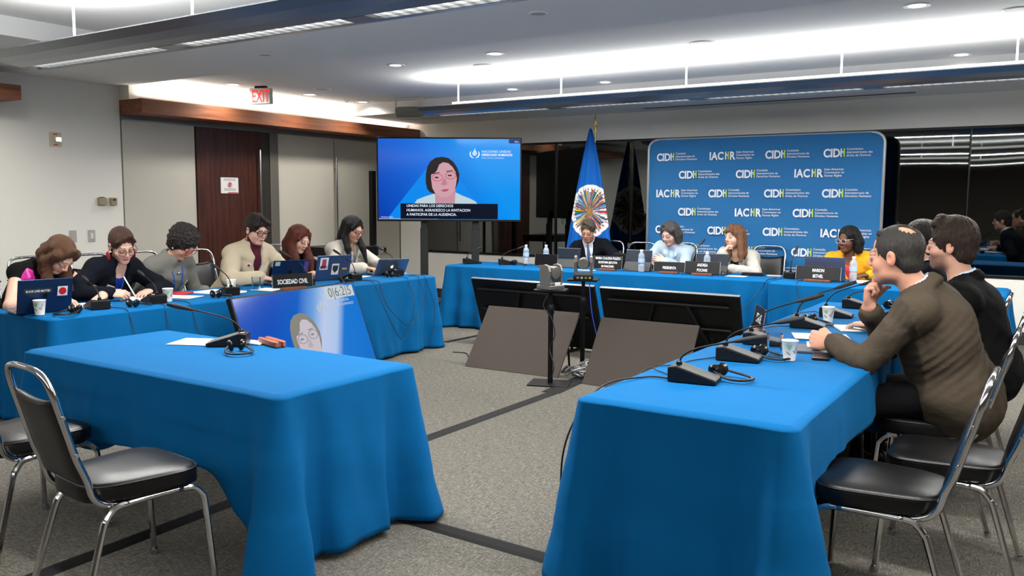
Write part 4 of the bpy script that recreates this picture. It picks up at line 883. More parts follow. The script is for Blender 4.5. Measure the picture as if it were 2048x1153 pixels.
for (x, y, d, l, L, r_, s_) in [
    (-5.58, 3.36, 165, 'microphone before the brown-haired woman, beside the near paper cup', 0.27, 0.15, 0.03),
    (-5.56, 3.79, 165, 'microphone before the woman writing in the navy blazer', 0.29, 0.16, 0.03),
    (-5.57, 4.46, 165, 'microphone between the curly-haired woman and the woman in beige', 0.27, 0.17, 0.03),
    (-5.66, 5.36, 170, 'microphone behind the civil society nameplate', 0.28, 0.24, 0.10),
    (-5.65, 5.96, 172, 'microphone before the laptop with three stickers', 0.26, 0.22, 0.05),
    (-5.66, 6.58, 172, 'microphone before the silver laptop of the woman in white', 0.26, 0.24, 0.06)]:
    microphone(x, y, d, l, L, r_, s_, g)
g = 'microphones on the back tables'
for (x, y, d, l, L, r_, s_) in [
    (-6.08, 8.36, 60, 'small microphone at the left end of the back table', 0.20, 0.14, 0.0),
    (-5.68, 8.52, 45, 'microphone with a long leaning neck at the left of the back table', 0.30, 0.16, 0.0),
    (-4.18, 8.85, 85, 'microphone between the man before the flag and the woman in pale blue', 0.12, 0.22, 0.06),
    (-3.35, 8.66, 60, 'microphone rising between the presidenta plate and its neighbour', 0.18, 0.30, 0.0),
    (-2.30, 8.66, 70, 'microphone left of the nameplate before the woman in yellow', 0.10, 0.26, 0.0)]:
    microphone(x, y, d, l, L, r_, s_, g)
microphone(-3.60, 2.94, 219, 'microphone alone on the near left table with its neck bent toward the left wall', 0.38, 0.15, -0.04)
microphone(0.28, 8.75, 180, 'microphone whose head shows right of the man in black, by the back wall', 0.2, 0.2) if False else None

def headphones(x, y, deg, label, group=None, z=None):
    t = thing('headphones', label, 'headphones', (x, y, z or TT), rad(deg), group)
    for s in (-1, 1):
        M = tr(s * 0.028, 0, 0.030) @ rot('Y', 90 + s * 14)
        MB().lathe([(0.001, -0.012), (0.022, -0.012), (0.030, -0.004), (0.030, 0.004), (0.020, 0.012), (0.001, 0.014)], 20, M=M).build('ear_cup', mat('gloss_black', (14, 14, 15), 0.22), t, smooth='auto')
    pts = [(-0.03, 0.0, 0.032), (-0.055, -0.05, 0.02), (-0.06, -0.11, 0.012), (-0.03, -0.155, 0.012), (0.03, -0.155, 0.012), (0.06, -0.11, 0.012), (0.055, -0.05, 0.02), (0.03, 0.0, 0.032)]
    MB().tube(smoothpath(pts, 5), 0.0085, 8, flat=0.6).build('headband', BLACKP, t, smooth=True)
    return t
g = 'headphones lying on the tables'
for (x, y, d, l) in [(-1.24, 3.56, 75, 'black headphones behind the nearest microphone of the right-hand row'), (-1.24, 4.15, 70, 'black headphones behind the second microphone of the right-hand row'),
    (-1.33, 5.50, 60, 'black headphones in front of the far paper cup on the right'), (-1.05, 6.60, 80, 'black headphones beside the farthest right-hand microphone'),
    (-5.50, 3.14, 20, 'black headphones between the near paper cup and the first left microphone'), (-5.49, 3.55, 200, 'black headphones between the first two left microphones'),
    (-5.50, 4.26, 200, 'black headphones left of the third left microphone'), (-5.58, 5.74, 200, 'black headphones before the sticker-covered laptop'),
    (-5.60, 6.40, 200, 'black headphones before the silver laptop'), (-5.53, 8.56, 100, 'black headphones left of the bottles on the back table'),
    (-3.47, 2.80, 60, 'black headphones beside the lone microphone on the near left table')]:
    headphones(x, y, d, l, g)
def cable(pts, label, r=0.0028, name='microphone_cable'):
    o = MB().tube(smoothpath(pts, 8), r, 6).build(name, mat('cable_black', (22, 22, 24), 0.5), None, smooth=True); return tag(o, label, 'cable')
zt = TT + 0.003
cable([(-1.40, 3.44, zt), (-1.50, 3.52, zt), (-1.56, 3.50, zt), (-1.64, 3.30, 0.60), (-1.68, 3.1, 0.40), (-1.70, 3.2, 0.05)], 'black cable looping off the right-hand row beside the nearest microphone')
cable([(-1.40, 3.40, zt), (-1.50, 3.36, zt), (-1.58, 3.10, zt - 0.01), (-1.66, 2.98, 0.55), (-1.70, 3.0, 0.3), (-1.70, 3.1, 0.02)], 'thicker black cable leaving the nearest right microphone toward the table edge', 0.004)
cable([(-1.40, 4.0, zt), (-1.47, 3.85, zt), (-1.50, 3.7, zt), (-1.56, 3.62, zt)], 'black cable behind the second right-hand microphone')
cable([(-1.38, 5.3, zt), (-1.48, 5.2, zt), (-1.53, 5.0, zt)], 'black cable at the fourth right-hand microphone')
cable([(-1.36, 5.98, zt), (-1.45, 6.1, zt), (-1.55, 5.9, zt)], 'black cable at the fifth right-hand microphone')
def hang(y0, y1, zl, lab, x=-5.44, off=0.08, r=0.003):
    cable([(-5.60, y0, zt), (-5.43, y0, zt), (-5.39, y0 + 0.01, 0.70), (-5.40 + off, y0 + 0.03, 0.5), (-5.40 + off + 0.03, (y0 + y1) / 2, zl), (-5.40 + off, y1 - 0.03, 0.5), (-5.39, y1 - 0.01, 0.70), (-5.43, y1, zt), (-5.55, y1, zt)], lab, r)
hang(3.45, 3.75, 0.30, 'cable hanging down the left cloth below the first microphone'); hang(3.95, 4.35, 0.32, 'cable hanging down the left cloth below the second microphone')
hang(5.95, 6.45, 0.18, 'long cable loop hanging on the left cloth right of the floor monitor', off=0.10); hang(6.02, 6.62, 0.30, 'second, shallower cable loop hanging on the left cloth', off=0.085)
cable([(-5.60, 6.70, zt), (-5.43, 6.72, zt), (-5.38, 6.72, 0.66), (-5.31, 6.74, 0.45), (-5.29, 6.70, 0.25), (-5.28, 6.62, 0.06)], 'cable falling near the far end of the left-hand row')
cable([(-5.58, 4.38, zt), (-5.44, 4.30, zt), (-5.38, 4.34, 0.66), (-5.30, 4.50, 0.45), (-5.27, 4.62, 0.1)], 'cable falling behind the left edge of the floor monitor')
for (x0, y0, dx, l) in [(-6.05, 8.22, 0.10, 'cable hanging at the left end of the back table'), (-5.55, 8.27, -0.05, 'cable hanging below the leaning microphone of the back table'), (-5.22, 8.29, 0.06, 'pale thin cable hanging below the first water bottle'), (-3.35, 8.41, -0.1, 'cable hanging below the presidenta plate')]:
    cable([(x0, y0 + 0.2, zt + 0.01), (x0, y0 + 0.01, zt + 0.006), (x0 + dx * 0.1, y0 - 0.04, 0.64), (x0 + dx, y0 - 0.10, 0.4), (x0 + dx * 2, y0 - 0.13, 0.15)], l, 0.003)
cable([(-2.42, 8.60, zt), (-2.42, 8.25, zt), (-2.46, 8.22, 0.66), (-2.65, 8.12, 0.4), (-2.85, 8.05, 0.2)], 'cable slanting down the gap between the two back cloths', 0.004)
cable([(-2.15, 8.55, zt), (-2.12, 8.21, zt), (-2.08, 8.14, 0.62), (-2.0, 8.05, 0.35), (-1.95, 8.0, 0.1)], 'thin cable hanging below the nameplate of the woman in yellow', 0.003)
cable([(-3.49, 5.96, 0.78), (-3.54, 5.92, 0.66), (-3.47, 5.93, 0.56), (-3.44, 5.94, 0.42), (-3.50, 5.96, 0.30), (-3.44, 5.93, 0.16), (-3.50, 5.96, 0.03)], 'black cable winding down the near camera stand', 0.004)
cable([(-3.46, 6.56, 0.80), (-3.40, 6.50, 0.55), (-3.33, 6.48, 0.3), (-3.30, 6.45, 0.03)], 'blue network cable falling from the far camera stand', 0.004).data.materials[0] = mat('blue_cable', (15, 60, 170), 0.45)
cable([(-5.05, 6.7, 0.006), (-4.9, 6.72, 0.006), (-4.7, 6.5, 0.006), (-4.55, 6.35, 0.006)], 'cable on the carpet between the left row and the left board', 0.005)

# cups
LEAFG = mat('leaf_green', (120, 172, 128), 0.7); LEAFB = mat('leaf_taupe', (150, 142, 132), 0.7)
def cup(x, y, deg, label, leaves=True):
    t = thing('paper_cup', label, 'cup', (x, y, TT), rad(deg)); h = 0.094
    MB().lathe([(0.0001, 0.004), (0.0265, 0.004), (0.0268, 0.0), (0.0275, 0.0), (0.0385, h), (0.0405, h + 0.002), (0.0385, h + 0.004), (0.0370, h + 0.001), (0.026, 0.008), (0.0001, 0.008)], 30).build('cup_body', mat('cup_white', (226, 226, 220), 0.6), t, smooth='auto')
    if leaves:
        def leaf(a, z, ln, wd, ang, m):
            pts = []
            for k in range(10):
                q = 2 * PI * k / 10; u = math.cos(q) * ln / 2; v = math.sin(q) * wd / 2 * (1 - 0.3 * math.cos(q))
                pts.append((u * math.cos(ang) - v * math.sin(ang), u * math.sin(ang) + v * math.cos(ang)))
            vs = []
            for (u, v) in pts:
                zz = z + v; r = 0.0275 + 0.011 * zz / h + 0.0006; aa = a + u / r; vs.append((r * math.cos(aa), r * math.sin(aa), zz))
            MB().add(vs, [tuple(range(10))]).build('leaf_print', m, t)
        a0 = -PI / 2
        for da in (-0.5, -0.1, 0.25): leaf(a0 - 0.45 + da * 0.5, 0.068, 0.034, 0.009, PI / 2 - da * 1.3, LEAFG)
        leaf(a0 + 0.6, 0.062, 0.036, 0.010, 1.2, LEAFB); leaf(a0 + 0.35, 0.042, 0.028, 0.009, -0.6, LEAFB); leaf(a0 - 0.6, 0.036, 0.028, 0.010, -0.7, LEAFB)
    return t
cup(-1.09, 4.14, 40, 'white leaf-print paper cup nearest the camera, beside the brown sleeve'); cup(-1.25, 5.63, 20, 'white leaf-print paper cup in the middle of the right-hand row')
cup(-5.62, 2.97, 50, 'white leaf-print paper cup before the laptop of the brown-haired woman'); cup(-5.60, 3.91, 80, 'white leaf-print paper cup between the navy blazer and the grey shirt'); cup(-5.80, 4.65, 60, 'white paper cup beside the microphone left of the woman in beige')
GLS = mat('clear_plastic', (235, 240, 245), 0.05, trans=1.0, ior=1.2, spec=0.5)
def tumbler(x, y, label):
    t = thing('plastic_tumbler', label, 'cup', (x, y, TT)); h = 0.11
    MB().lathe([(0.0001, 0.002), (0.031, 0.0), (0.036, h), (0.0385, h), (0.0335, 0.004), (0.0001, 0.006)], 24).build('tumbler_body', GLS, t, smooth='auto'); return t
tumbler(-1.185, 4.22, 'clear plastic tumbler left of the nearest leaf-print cup'); tumbler(-5.72, 4.84, 'clear plastic tumbler left of the civil society nameplate')
WAT = mat('water_bottle', (222, 234, 246), 0.06, trans=0.7, ior=1.2, spec=0.7)
def bottle(x, y, label, lean=0):
    t = thing('water_bottle', label, 'bottle', (x, y, TT)); pr_ = [(0.0001, 0.0), (0.028, 0.0), (0.031, 0.006)]
    for k in range(9): z = 0.015 + k * 0.015; pr_ += [(0.0315 - (0.005 if k == 4 else 0), z), (0.0295 - (0.005 if k == 4 else 0), z + 0.0075)]
    pr_ += [(0.0315, 0.150), (0.030, 0.165), (0.020, 0.183), (0.0125, 0.192), (0.0125, 0.200)]
    MB().lathe(pr_, 22).build('bottle_body', WAT, t, smooth=True)
    MB().lathe([(0.0145, 0.198), (0.0145, 0.214), (0.012, 0.216), (0.0001, 0.216)], 18).build('bottle_cap', WHITEP, t, smooth='auto')
    MB().lathe([(0.0322, 0.092), (0.0322, 0.128)], 22).build('bottle_label', mat('bottle_label', (150, 180, 215), 0.5), t, smooth='auto')
    t.rotation_euler = (0, rad(lean), 0); t.scale = (1.12,) * 3; return t
bottle(-5.40, 8.62, 'clear water bottle left of the blank nameplate on the back table'); bottle(-5.20, 8.75, 'clear water bottle behind the blank nameplate on the back table')
bottle(-3.86, 8.52, 'clear water bottle before the tablet of the woman in pale blue'); bottle(-3.15, 8.60, 'clear water bottle before the tablet of the chin-resting woman')
bottle(-1.715, 8.70, 'clear water bottle beside the laptop of the woman in yellow')

# nameplates
def nameplate(x, y, deg, w, h, lines, size, label, cols=(8, 9, 12), z=0, blank=False):
    t = thing('nameplate', label, 'nameplate', (x, y, TT + z), rad(deg))   # local -y faces reader
    M = tr(0, 0, 0.018) @ rot('X', -8)
    MB().b2(-w / 2, w / 2, 0, 0.004, 0, h, M).build('plate', mat('plate_black', cols, 0.3), t, bevel=0.001)
    MB().b2(-w / 2 - 0.003, -w / 2, -0.001, 0.005, 0, h, M).b2(w / 2, w / 2 + 0.003, -0.001, 0.005, 0, h, M).build('edge', SIL, t)
    MB().b2(-w * 0.29, w * 0.29, -0.03, 0.035, 0, 0.022).build('wood_base', NWOOD, t, bevel=0.003)
    n = len(lines)
    for k, l in enumerate(lines):
        sz = size[k] if isinstance(size, (list, tuple)) else size
        zz = h - (k + 1) * (h - 0.0) / (n + 0.35) + 0.002
        text('lettering', l, sz, mat('lettering_white', (222, 224, 226), 0.5, emit=None), t, M @ tr(0, -0.0006, zz) @ rot('X', 90), 'CENTER', bold=0.0006, sx=0.66)
    return t
nameplate(-5.50, 5.05, 72, 0.36, 0.115, ['SOCIEDAD CIVIL'], 0.056, 'black nameplate reading sociedad civil on the left-hand row')
nameplate(-1.50, 4.96, -62, 0.28, 0.13, ['STATE'], 0.075, 'black nameplate reading state on the right-hand row')
nameplate(-5.02, 8.44, 3, 0.29, 0.135, [], 0.04, 'blank black nameplate between the left bottles and the dark tablet')
nameplate(-4.24, 8.46, 4, 0.33, 0.145, ['MARIA CLAUDIA PULIDO', 'SECRETARIA EJECUTIVA', 'EN FUNCIONES'], [0.040, 0.032, 0.032], 'black nameplate with three text lines right of the far camera')
nameplate(-3.53, 8.50, 4, 0.345, 0.105, ['PRESIDENTA'], 0.040, 'black nameplate reading presidenta before the woman in pale blue')
nameplate(-3.165, 8.50, 4, 0.37, 0.125, ['ANDREA', 'POCHAK'], 0.042, 'black nameplate with two words before the chin-resting woman')
nameplate(-1.99, 8.46, -3, 0.42, 0.13, ['MARION', 'BETHEL'], 0.044, 'black nameplate with two words before the woman in yellow')

# laptops: hinge at local origin, lid back faces local -y
def laptop(x, y, deg, w, d, lean, body, label, logo=True, logom=None, cat='laptop', z=0):
    t = thing('laptop', label, cat, (x, y, TT + z), rad(deg))
    b = MB().b2(-w / 2, w / 2, 0, d, 0, 0.012).build('keyboard_deck', body, t, bevel=0.003)
    MB().b2(-w / 2 + 0.02, w / 2 - 0.02, 0.03, d * 0.55, 0.012, 0.0135).build('keys', DARKP, b)
    M = tr(0, 0.0, 0.008) @ rot('X', lean)
    l = MB().b2(-w / 2, w / 2, -0.006, 0.0, 0, d, M).build('lid', body, t, bevel=0.003)
    MB().b2(-w / 2 + 0.008, w / 2 - 0.008, 0.0, 0.001, 0.01, d - 0.01, M).build('display', emis('laptop_display', (150, 165, 185), 0.6), l)
    if logo:
        o = fruit_logo(logom or mat('logo_black', (10, 10, 11), 0.2), l, M @ tr(0, -0.0062, d * 0.5) @ rot('X', 90), 0.018)
    return t, l, M
SG = mat('laptop_slate', (74, 100, 132), 0.35, 0.7); DB = mat('laptop_midnight', (30, 56, 92), 0.3, 0.6); SV = mat('laptop_silver', (130, 142, 160), 0.35, 0.7); GRYL = mat('laptop_grey', (92, 100, 128), 0.35, 0.5)
def sticker(l, M, x, z, w, h, m, extra=None, nm='sticker'):
    o = MB().b2(x - w / 2, x + w / 2, -0.0068, -0.006, z - h / 2, z + h / 2, M).build(nm, m, l); return o
LBL = mat('sticker_white', (212, 212, 212), 0.6)
t, l, M = laptop(-5.70, 3.04, 78, 0.335, 0.235, 18, DB, 'dark blue laptop with a slogan sticker and a red patch, lid toward the camera')
sticker(l, M, -0.045, 0.155, 0.17, 0.034, mat('sticker_black', (40, 42, 48), 0.6)); text('sticker_text', 'BLACK LIVES MATTER', 0.021, mat('lettering_white', (222, 224, 226), 0.5), l, M @ tr(-0.045, -0.0072, 0.147) @ rot('X', 90), 'CENTER', bold=0.0003, sx=0.72)
sticker(l, M, 0.105, 0.145, 0.062, 0.068, LBL); MB().prism(ell(0, 0, 0.024, 0.026, n=14), 0, 0.001, M @ tr(0.105, -0.0068, 0.145) @ rot('X', 90)).build('red_patch', RED, l)
t, l, M = laptop(-5.86, 5.32, 72, 0.34, 0.235, 22, DB, 'dark blue laptop before the woman in the beige jacket')
sticker(l, M, -0.13, 0.205, 0.045, 0.04, mat('sticker_pale', (150, 180, 170), 0.6)); sticker(l, M, 0.145, 0.17, 0.04, 0.10, mat('sticker_violet', (80, 60, 130), 0.6)); sticker(l, M, -0.125, 0.03, 0.08, 0.05, LBL); sticker(l, M, -0.125, 0.03, 0.04, 0.03, RED)
t, l, M = laptop(-5.86, 5.86, 74, 0.36, 0.245, 18, SG, 'slate blue laptop with a portrait and a shield sticker on its lid', False)
sticker(l, M, -0.105, 0.165, 0.085, 0.12, LBL); sticker(l, M, -0.105, 0.165, 0.045, 0.09, mat('sticker_pink', (190, 60, 110), 0.6)); sticker(l, M, -0.105, 0.13, 0.07, 0.03, BLACKP)
sticker(l, M, 0.02, 0.105, 0.075, 0.11, LBL)
MB().prism([(-0.028, 0.035), (0.028, 0.035), (0.028, -0.008), (0, -0.04), (-0.028, -0.008)], 0, 0.001, M @ tr(0.02, -0.0068, 0.107) @ rot('X', 90)).build('shield', mat('sticker_black', (40, 42, 48), 0.6), l)
for k in (-1, 1): MB().tube([(0.135 + k * 0.016 + 0.013 * math.cos(a / 8 * 2 * PI), -0.007, 0.185 + 0.016 * math.sin(a / 8 * 2 * PI)) for a in range(8)], 0.003, 5, closed=True, M=M).build('ring_sticker', mat('sticker_violet', (80, 60, 130), 0.6), l)
sticker(l, M, 0.12, 0.105, 0.05, 0.016, mat('sticker_ochre', (190, 150, 70), 0.6))
laptop(-5.80, 6.62, 62, 0.33, 0.225, 42, SV, 'silver laptop with a glowing lid mark before the woman in white', True, emis('logo_glow', (235, 240, 245), 1.2))
laptop(-1.95, 8.60, -2, 0.38, 0.235, 14, GRYL, 'grey-violet laptop before the woman in yellow', True, mat('logo_black', (10, 10, 11), 0.2))
def tablet(x, y, deg, w, h, lean, label):
    t = thing('tablet_computer', label, 'tablet', (x, y, TT), rad(deg)); M = rot('X', -lean)
    MB().b2(-w / 2, w / 2, -0.004, 0.006, 0.004, h, M).build('tablet_body', mat('tablet_navy', (10, 22, 38), 0.35), t, bevel=0.003)
    MB().b2(-w / 2, w / 2, -0.004, 0.006, h, h + 0.003, M).build('top_edge', SIL, t)
    hk = h * 0.48; q = hk * math.sin(rad(lean)) * 1.0
    MB().add([(-w / 2, 0.006 + hk * math.sin(rad(lean)), hk * math.cos(rad(lean))), (w / 2, 0.006 + hk * math.sin(rad(lean)), hk * math.cos(rad(lean))), (w / 2, -0.06, 0.002), (-w / 2, -0.06, 0.002)], [(0, 1, 2, 3)]).build('kickstand', mat('tablet_case', (38, 40, 42), 0.6), t, solid=0.003)
    MB().b2(-w / 2, w / 2, 0.02, 0.24, 0, 0.008).build('keyboard_cover', mat('tablet_case', (38, 40, 42), 0.6), t, bevel=0.002)
    return t
tablet(-4.82, 8.60, 4, 0.29, 0.222, 12, 'dark tablet on a stand before the man in the navy suit'); tablet(-3.95, 8.62, 6, 0.30, 0.232, 14, 'dark tablet before the woman in pale blue'); tablet(-3.14, 8.70, 8, 0.34, 0.218, 16, 'dark tablet before the chin-resting woman in white')
o = MB().b2(-0.07, 0.07, -0.05, 0.05, 0, 0.17).build('black_box', BLACKP, None, bevel=0.006); o.location = (-4.27, 8.86, TT); tag(o, 'small black upright box left of the tablet of the woman in pale blue', 'box')

# papers and small things
def sheet(x, y, deg, w, d, label, m=PAPER, h=0.001, z=0.0, name='paper_sheet', cat='paper', lines=0):
    o = MB().b2(-w / 2, w / 2, -d / 2, d / 2, 0, h).build(name, m); o.location = (x, y, TT + z); o.rotation_euler = (0, 0, rad(deg)); tag(o, label, cat)
    for k in range(lines): MB().b2(-w / 2 + 0.02, w / 2 - 0.03 - 0.03 * (k % 3), d / 2 - 0.03 - k * 0.018, d / 2 - 0.027 - k * 0.018, h, h + 0.0003).build('text_line', mat('print_grey', (120, 120, 135), 0.8), o)
    return o
sheet(-3.84, 2.88, 25, 0.30, 0.21, 'white printed sheet under the lone microphone', lines=8); sheet(-3.62, 3.01, 8, 0.20, 0.09, 'small stack of white notes behind the lone microphone', h=0.006)
bm = MB()
t = thing('wooden_block', 'reddish wooden nameplate holder with a long groove on the near left table', 'wooden block', (-3.47, 3.03, TT), rad(-17))
BWD = wood('block_wood', (118, 58, 36), (168, 96, 64), 0.4, (2, 14, 14), 3)
for s in (-1, 1): MB().prism(ell(0, s * 0.019, 0.11, 0.0165, pw=4, n=36), 0, 0.03).build('block_half', BWD, t, bevel=0.005)
MB().b2(-0.10, 0.10, -0.006, 0.006, 0.0, 0.018).build('groove_floor', BWD, t)
sheet(-1.14, 4.98, 20, 0.30, 0.22, 'printed white sheet between the state plate and the brown sleeve', lines=9); sheet(-1.02, 4.60, 15, 0.20, 0.15, 'white notepad on a dark folder under the fist of the man in brown', h=0.008, z=0.010)
sheet(-1.00, 4.52, 12, 0.30, 0.24, 'dark folder under the notepad before the man in brown', mat('folder_dark', (52, 60, 74), 0.6), 0.009, name='folder', cat='folder')
sheet(-0.98, 4.30, 12, 0.08, 0.16, 'black phone beside the notepad and the nearest cup', BLACKP, 0.009, name='mobile_phone', cat='phone')
sheet(-1.00, 5.42, 25, 0.30, 0.21, 'open notebook before the bearded man, crossed by a blue cord', mat('paper_cream', (232, 228, 215), 0.8), 0.01, name='notebook', cat='notebook', lines=6)
sheet(-0.98, 6.05, 20, 0.24, 0.17, 'white sheet and grey folder before the hidden man', h=0.006)
sheet(-5.86, 3.42, 10, 0.28, 0.21, 'white sheet under the hands of the brown-haired woman', lines=5); sheet(-5.88, 3.90, 30, 0.30, 0.22, 'white notes the woman in the navy blazer is writing on', h=0.006)
sheet(-5.78, 4.15, 20, 0.28, 0.2, 'loose white sheet right of the cup beside the red folder'); sheet(-6.02, 4.28, 30, 0.24, 0.18, 'red folder under the papers of the curly-haired woman', RED, 0.006, name='folder', cat='folder')
sheet(-5.78, 4.52, 10, 0.34, 0.24, 'stack of white papers before the curly-haired woman', h=0.012); sheet(-5.66, 4.92, 10, 0.22, 0.20, 'white sheet left of the civil society nameplate', z=0.0, h=0.002)
sheet(-5.92, 6.30, 10, 0.20, 0.16, 'white sheet between the sticker laptop and the silver laptop'); sheet(-5.86, 6.78, 5, 0.20, 0.14, 'white sheet at the far end of the left-hand row', h=0.003)
sheet(-2.83, 8.60, 5, 0.20, 0.16, 'pale sheet with violet print right of the two-word nameplate', mat('paper_violet', (205, 200, 225), 0.8)); sheet(-2.72, 8.80, 3, 0.22, 0.10, 'black case on the back table right of the papers', BLACKP, 0.028, name='glasses_case', cat='case')
sheet(-2.52, 8.86, 10, 0.14, 0.10, 'tan envelope at the end of the long back table', mat('envelope_tan', (190, 165, 135), 0.8), 0.006, name='envelope', cat='envelope')
sheet(-4.45, 8.36, 4, 0.20, 0.1, 'white sheet before the dark tablet of the man in navy'); sheet(-1.55, 8.66, 4, 0.26, 0.2, 'white papers right of the bottle before the woman in yellow', h=0.012)
t = thing('spectacles', 'folded dark spectacles lying right of the two-word nameplate', 'glasses', (-2.98, 8.54, TT), rad(-20))
for s in (-1, 1): MB().tube([(s * 0.034 + 0.026 * math.cos(a / 14 * 2 * PI), 0, 0.028 + 0.022 * math.sin(a / 14 * 2 * PI)) for a in range(14)], 0.003, 6, closed=True).build('rim', BLACKP, t, smooth=True)
MB().tube([(-0.062, 0, 0.04), (-0.05, 0.09, 0.006)], 0.0025, 6).tube([(0.062, 0, 0.04), (0.05, 0.09, 0.006)], 0.0025, 6).build('temple', BLACKP, t)
# ------------------------------------------------------------------ people: one continuous skin each, grown from a smooth distance field
V3 = lambda *a: np.array(a, dtype=np.float64)
def nrm(v): v = np.asarray(v, float); return v / max(1e-9, np.linalg.norm(v))
class Field:
    def __init__(s, lo, hi, h, fine=(), hf=None):
        s.ax = []
        for k in range(3):
            x = lo[k]; out = [x]
            while x < hi[k]:
                st = h
                for c, r in fine:
                    if c[k] - r - h < x < c[k] + r: st = hf; break
                x += st; out.append(x)
            s.ax.append(np.array(out))
        s.F = np.full([len(a) for a in s.ax], 1.0, np.float32)
    def sub(s, lo, hi):
        i = [(max(0, np.searchsorted(s.ax[k], lo[k]) - 1), min(len(s.ax[k]), np.searchsorted(s.ax[k], hi[k]) + 1)) for k in range(3)]
        if any(a >= b for a, b in i): return None, None
        sl = tuple(slice(a, b) for a, b in i)
        G = np.stack(np.meshgrid(*[s.ax[k][sl[k]] for k in range(3)], indexing='ij'), -1)
        return sl, G
    def put(s, sl, d, k, op):
        f = s.F[sl]; d = d.astype(np.float32)
        if op == 'add':
            if k > 0: h = np.clip(0.5 + 0.5 * (f - d) / k, 0, 1); s.F[sl] = f * (1 - h) + d * h - k * h * (1 - h)
            else: s.F[sl] = np.minimum(f, d)
        else:
            if k > 0: h = np.clip(0.5 - 0.5 * (f + d) / k, 0, 1); s.F[sl] = f * (1 - h) - d * h + k * h * (1 - h)
            else: s.F[sl] = np.maximum(f, -d)
    def cap(s, a, b, ra, rb, k=0.02, op='add'):
        a = np.asarray(a, float); b = np.asarray(b, float); m = max(ra, rb) + k * 1.5 + 0.03
        sl, G = s.sub(np.minimum(a, b) - m, np.maximum(a, b) + m)
        if sl is None: return
        ab = b - a; L = max(1e-9, ab @ ab); t = np.clip(((G - a) @ ab) / L, 0, 1)
        d = np.linalg.norm(G - a - t[..., None] * ab, axis=-1) - (ra + (rb - ra) * t); s.put(sl, d, k, op)
    def ell(s, c, r, R=None, k=0.02, op='add'):
        c = np.asarray(c, float); r = np.asarray(r, float); m = max(r) + k * 1.5 + 0.03
        sl, G = s.sub(c - m, c + m)
        if sl is None: return
        q = G - c
        if R is not None: q = q @ R
        k0 = np.linalg.norm(q / r, axis=-1); k1 = np.linalg.norm(q / (r * r), axis=-1)
        d = k0 * (k0 - 1) / np.maximum(k1, 1e-9); s.put(sl, d, k, op)
    def warp(s, fn, band=0.03):
        idx = np.nonzero(np.abs(s.F) < band)
        P = np.stack([s.ax[k][idx[k]] for k in range(3)], -1); s.F[idx] += fn(P).astype(np.float32)
    def mesh(s):
        F = s.F; I = F < 0; nx, ny, nz = F.shape
        c = np.zeros((nx - 1, ny - 1, nz - 1), np.int8)
        offs = [(a, b, d) for a in (0, 1) for b in (0, 1) for d in (0, 1)]
        for a, b, d in offs: c += I[a:nx - 1 + a, b:ny - 1 + b, d:nz - 1 + d]
        act = np.nonzero((c > 0) & (c < 8)); n = len(act[0])
        ids = np.full(c.shape, -1, np.int64); ids[act] = np.arange(n)
        P = np.zeros((n, 3)); W = np.zeros(n); X = s.ax
        for o0 in offs:
            for k in range(3):
                if o0[k]: continue
                o1 = list(o0); o1[k] = 1
                i0 = [act[j] + o0[j] for j in range(3)]; i1 = [act[j] + o1[j] for j in range(3)]
                f0 = F[tuple(i0)]; f1 = F[tuple(i1)]; m = (f0 < 0) != (f1 < 0)
                if not m.any(): continue
                t = (f0[m] / (f0[m] - f1[m]))
                for j in range(3):
                    p0 = X[j][i0[j][m]]; p1 = X[j][i1[j][m]]; P[m, j] += p0 + (p1 - p0) * t
                W[m] += 1
        P /= W[:, None]
        Q = []
        for k in range(3):
            sl0 = [slice(1, F.shape[j] - 1) for j in range(3)]; sl1 = list(sl0); sl0[k] = slice(0, F.shape[k] - 1); sl1[k] = slice(1, F.shape[k])
            A = I[tuple(sl0)]; B = I[tuple(sl1)]
            e = np.nonzero(A != B); base = [e[j] + (0 if j == k else 1) for j in range(3)]
            u, v = (k + 1) % 3, (k + 2) % 3
            def cell(du, dv):
                q = list(base); q = [x.copy() for x in q]; q[u] = q[u] - du; q[v] = q[v] - dv; return ids[tuple(q)]
            q4 = np.stack([cell(0, 0), cell(1, 0), cell(1, 1), cell(0, 1)], -1)
            flip = A[e]; q4[~flip] = q4[~flip][:, ::-1]; Q.append(q4)
        Q = np.concatenate(Q); return P, Q[(Q >= 0).all(1)]
def sdf_obj(name, fld, m, parent=None, base=(0, 0, 0), colfn=None, relax=1):
    P, Q = fld.mesh()
    for _ in range(relax):   # light relaxation of the vertex positions
        S = np.zeros_like(P); C = np.zeros(len(P))
        for a in range(4):
            b = (a + 1) % 4; np.add.at(S, Q[:, a], P[Q[:, b]]); np.add.at(C, Q[:, a], 1); np.add.at(S, Q[:, b], P[Q[:, a]]); np.add.at(C, Q[:, b], 1)
        P = P * 0.6 + 0.4 * S / np.maximum(C, 1)[:, None]
    col = colfn(P) if colfn else None
    me = bpy.data.meshes.new(name); V = (P - np.asarray(base)).astype(np.float32)
    me.vertices.add(len(V)); me.vertices.foreach_set('co', V.ravel())
    me.loops.add(len(Q) * 4); me.loops.foreach_set('vertex_index', Q.ravel().astype(np.int32))
    me.polygons.add(len(Q)); me.polygons.foreach_set('loop_start', np.arange(0, len(Q) * 4, 4, dtype=np.int32)); me.polygons.foreach_set('loop_total', np.full(len(Q), 4, np.int32))
    me.polygons.foreach_set('use_smooth', np.ones(len(Q), bool)); me.update(calc_edges=True); me.validate()
    if col is not None:
        a = me.color_attributes.new('Col', 'FLOAT_COLOR', 'POINT'); a.data.foreach_set('color', np.concatenate([col, np.ones((len(P), 1))], 1).astype(np.float32).ravel())
    o = bpy.data.objects.new(name, me); COL.objects.link(o); me.materials.append(m)
    if parent: o.parent = parent
    else: o.location = base
    return o
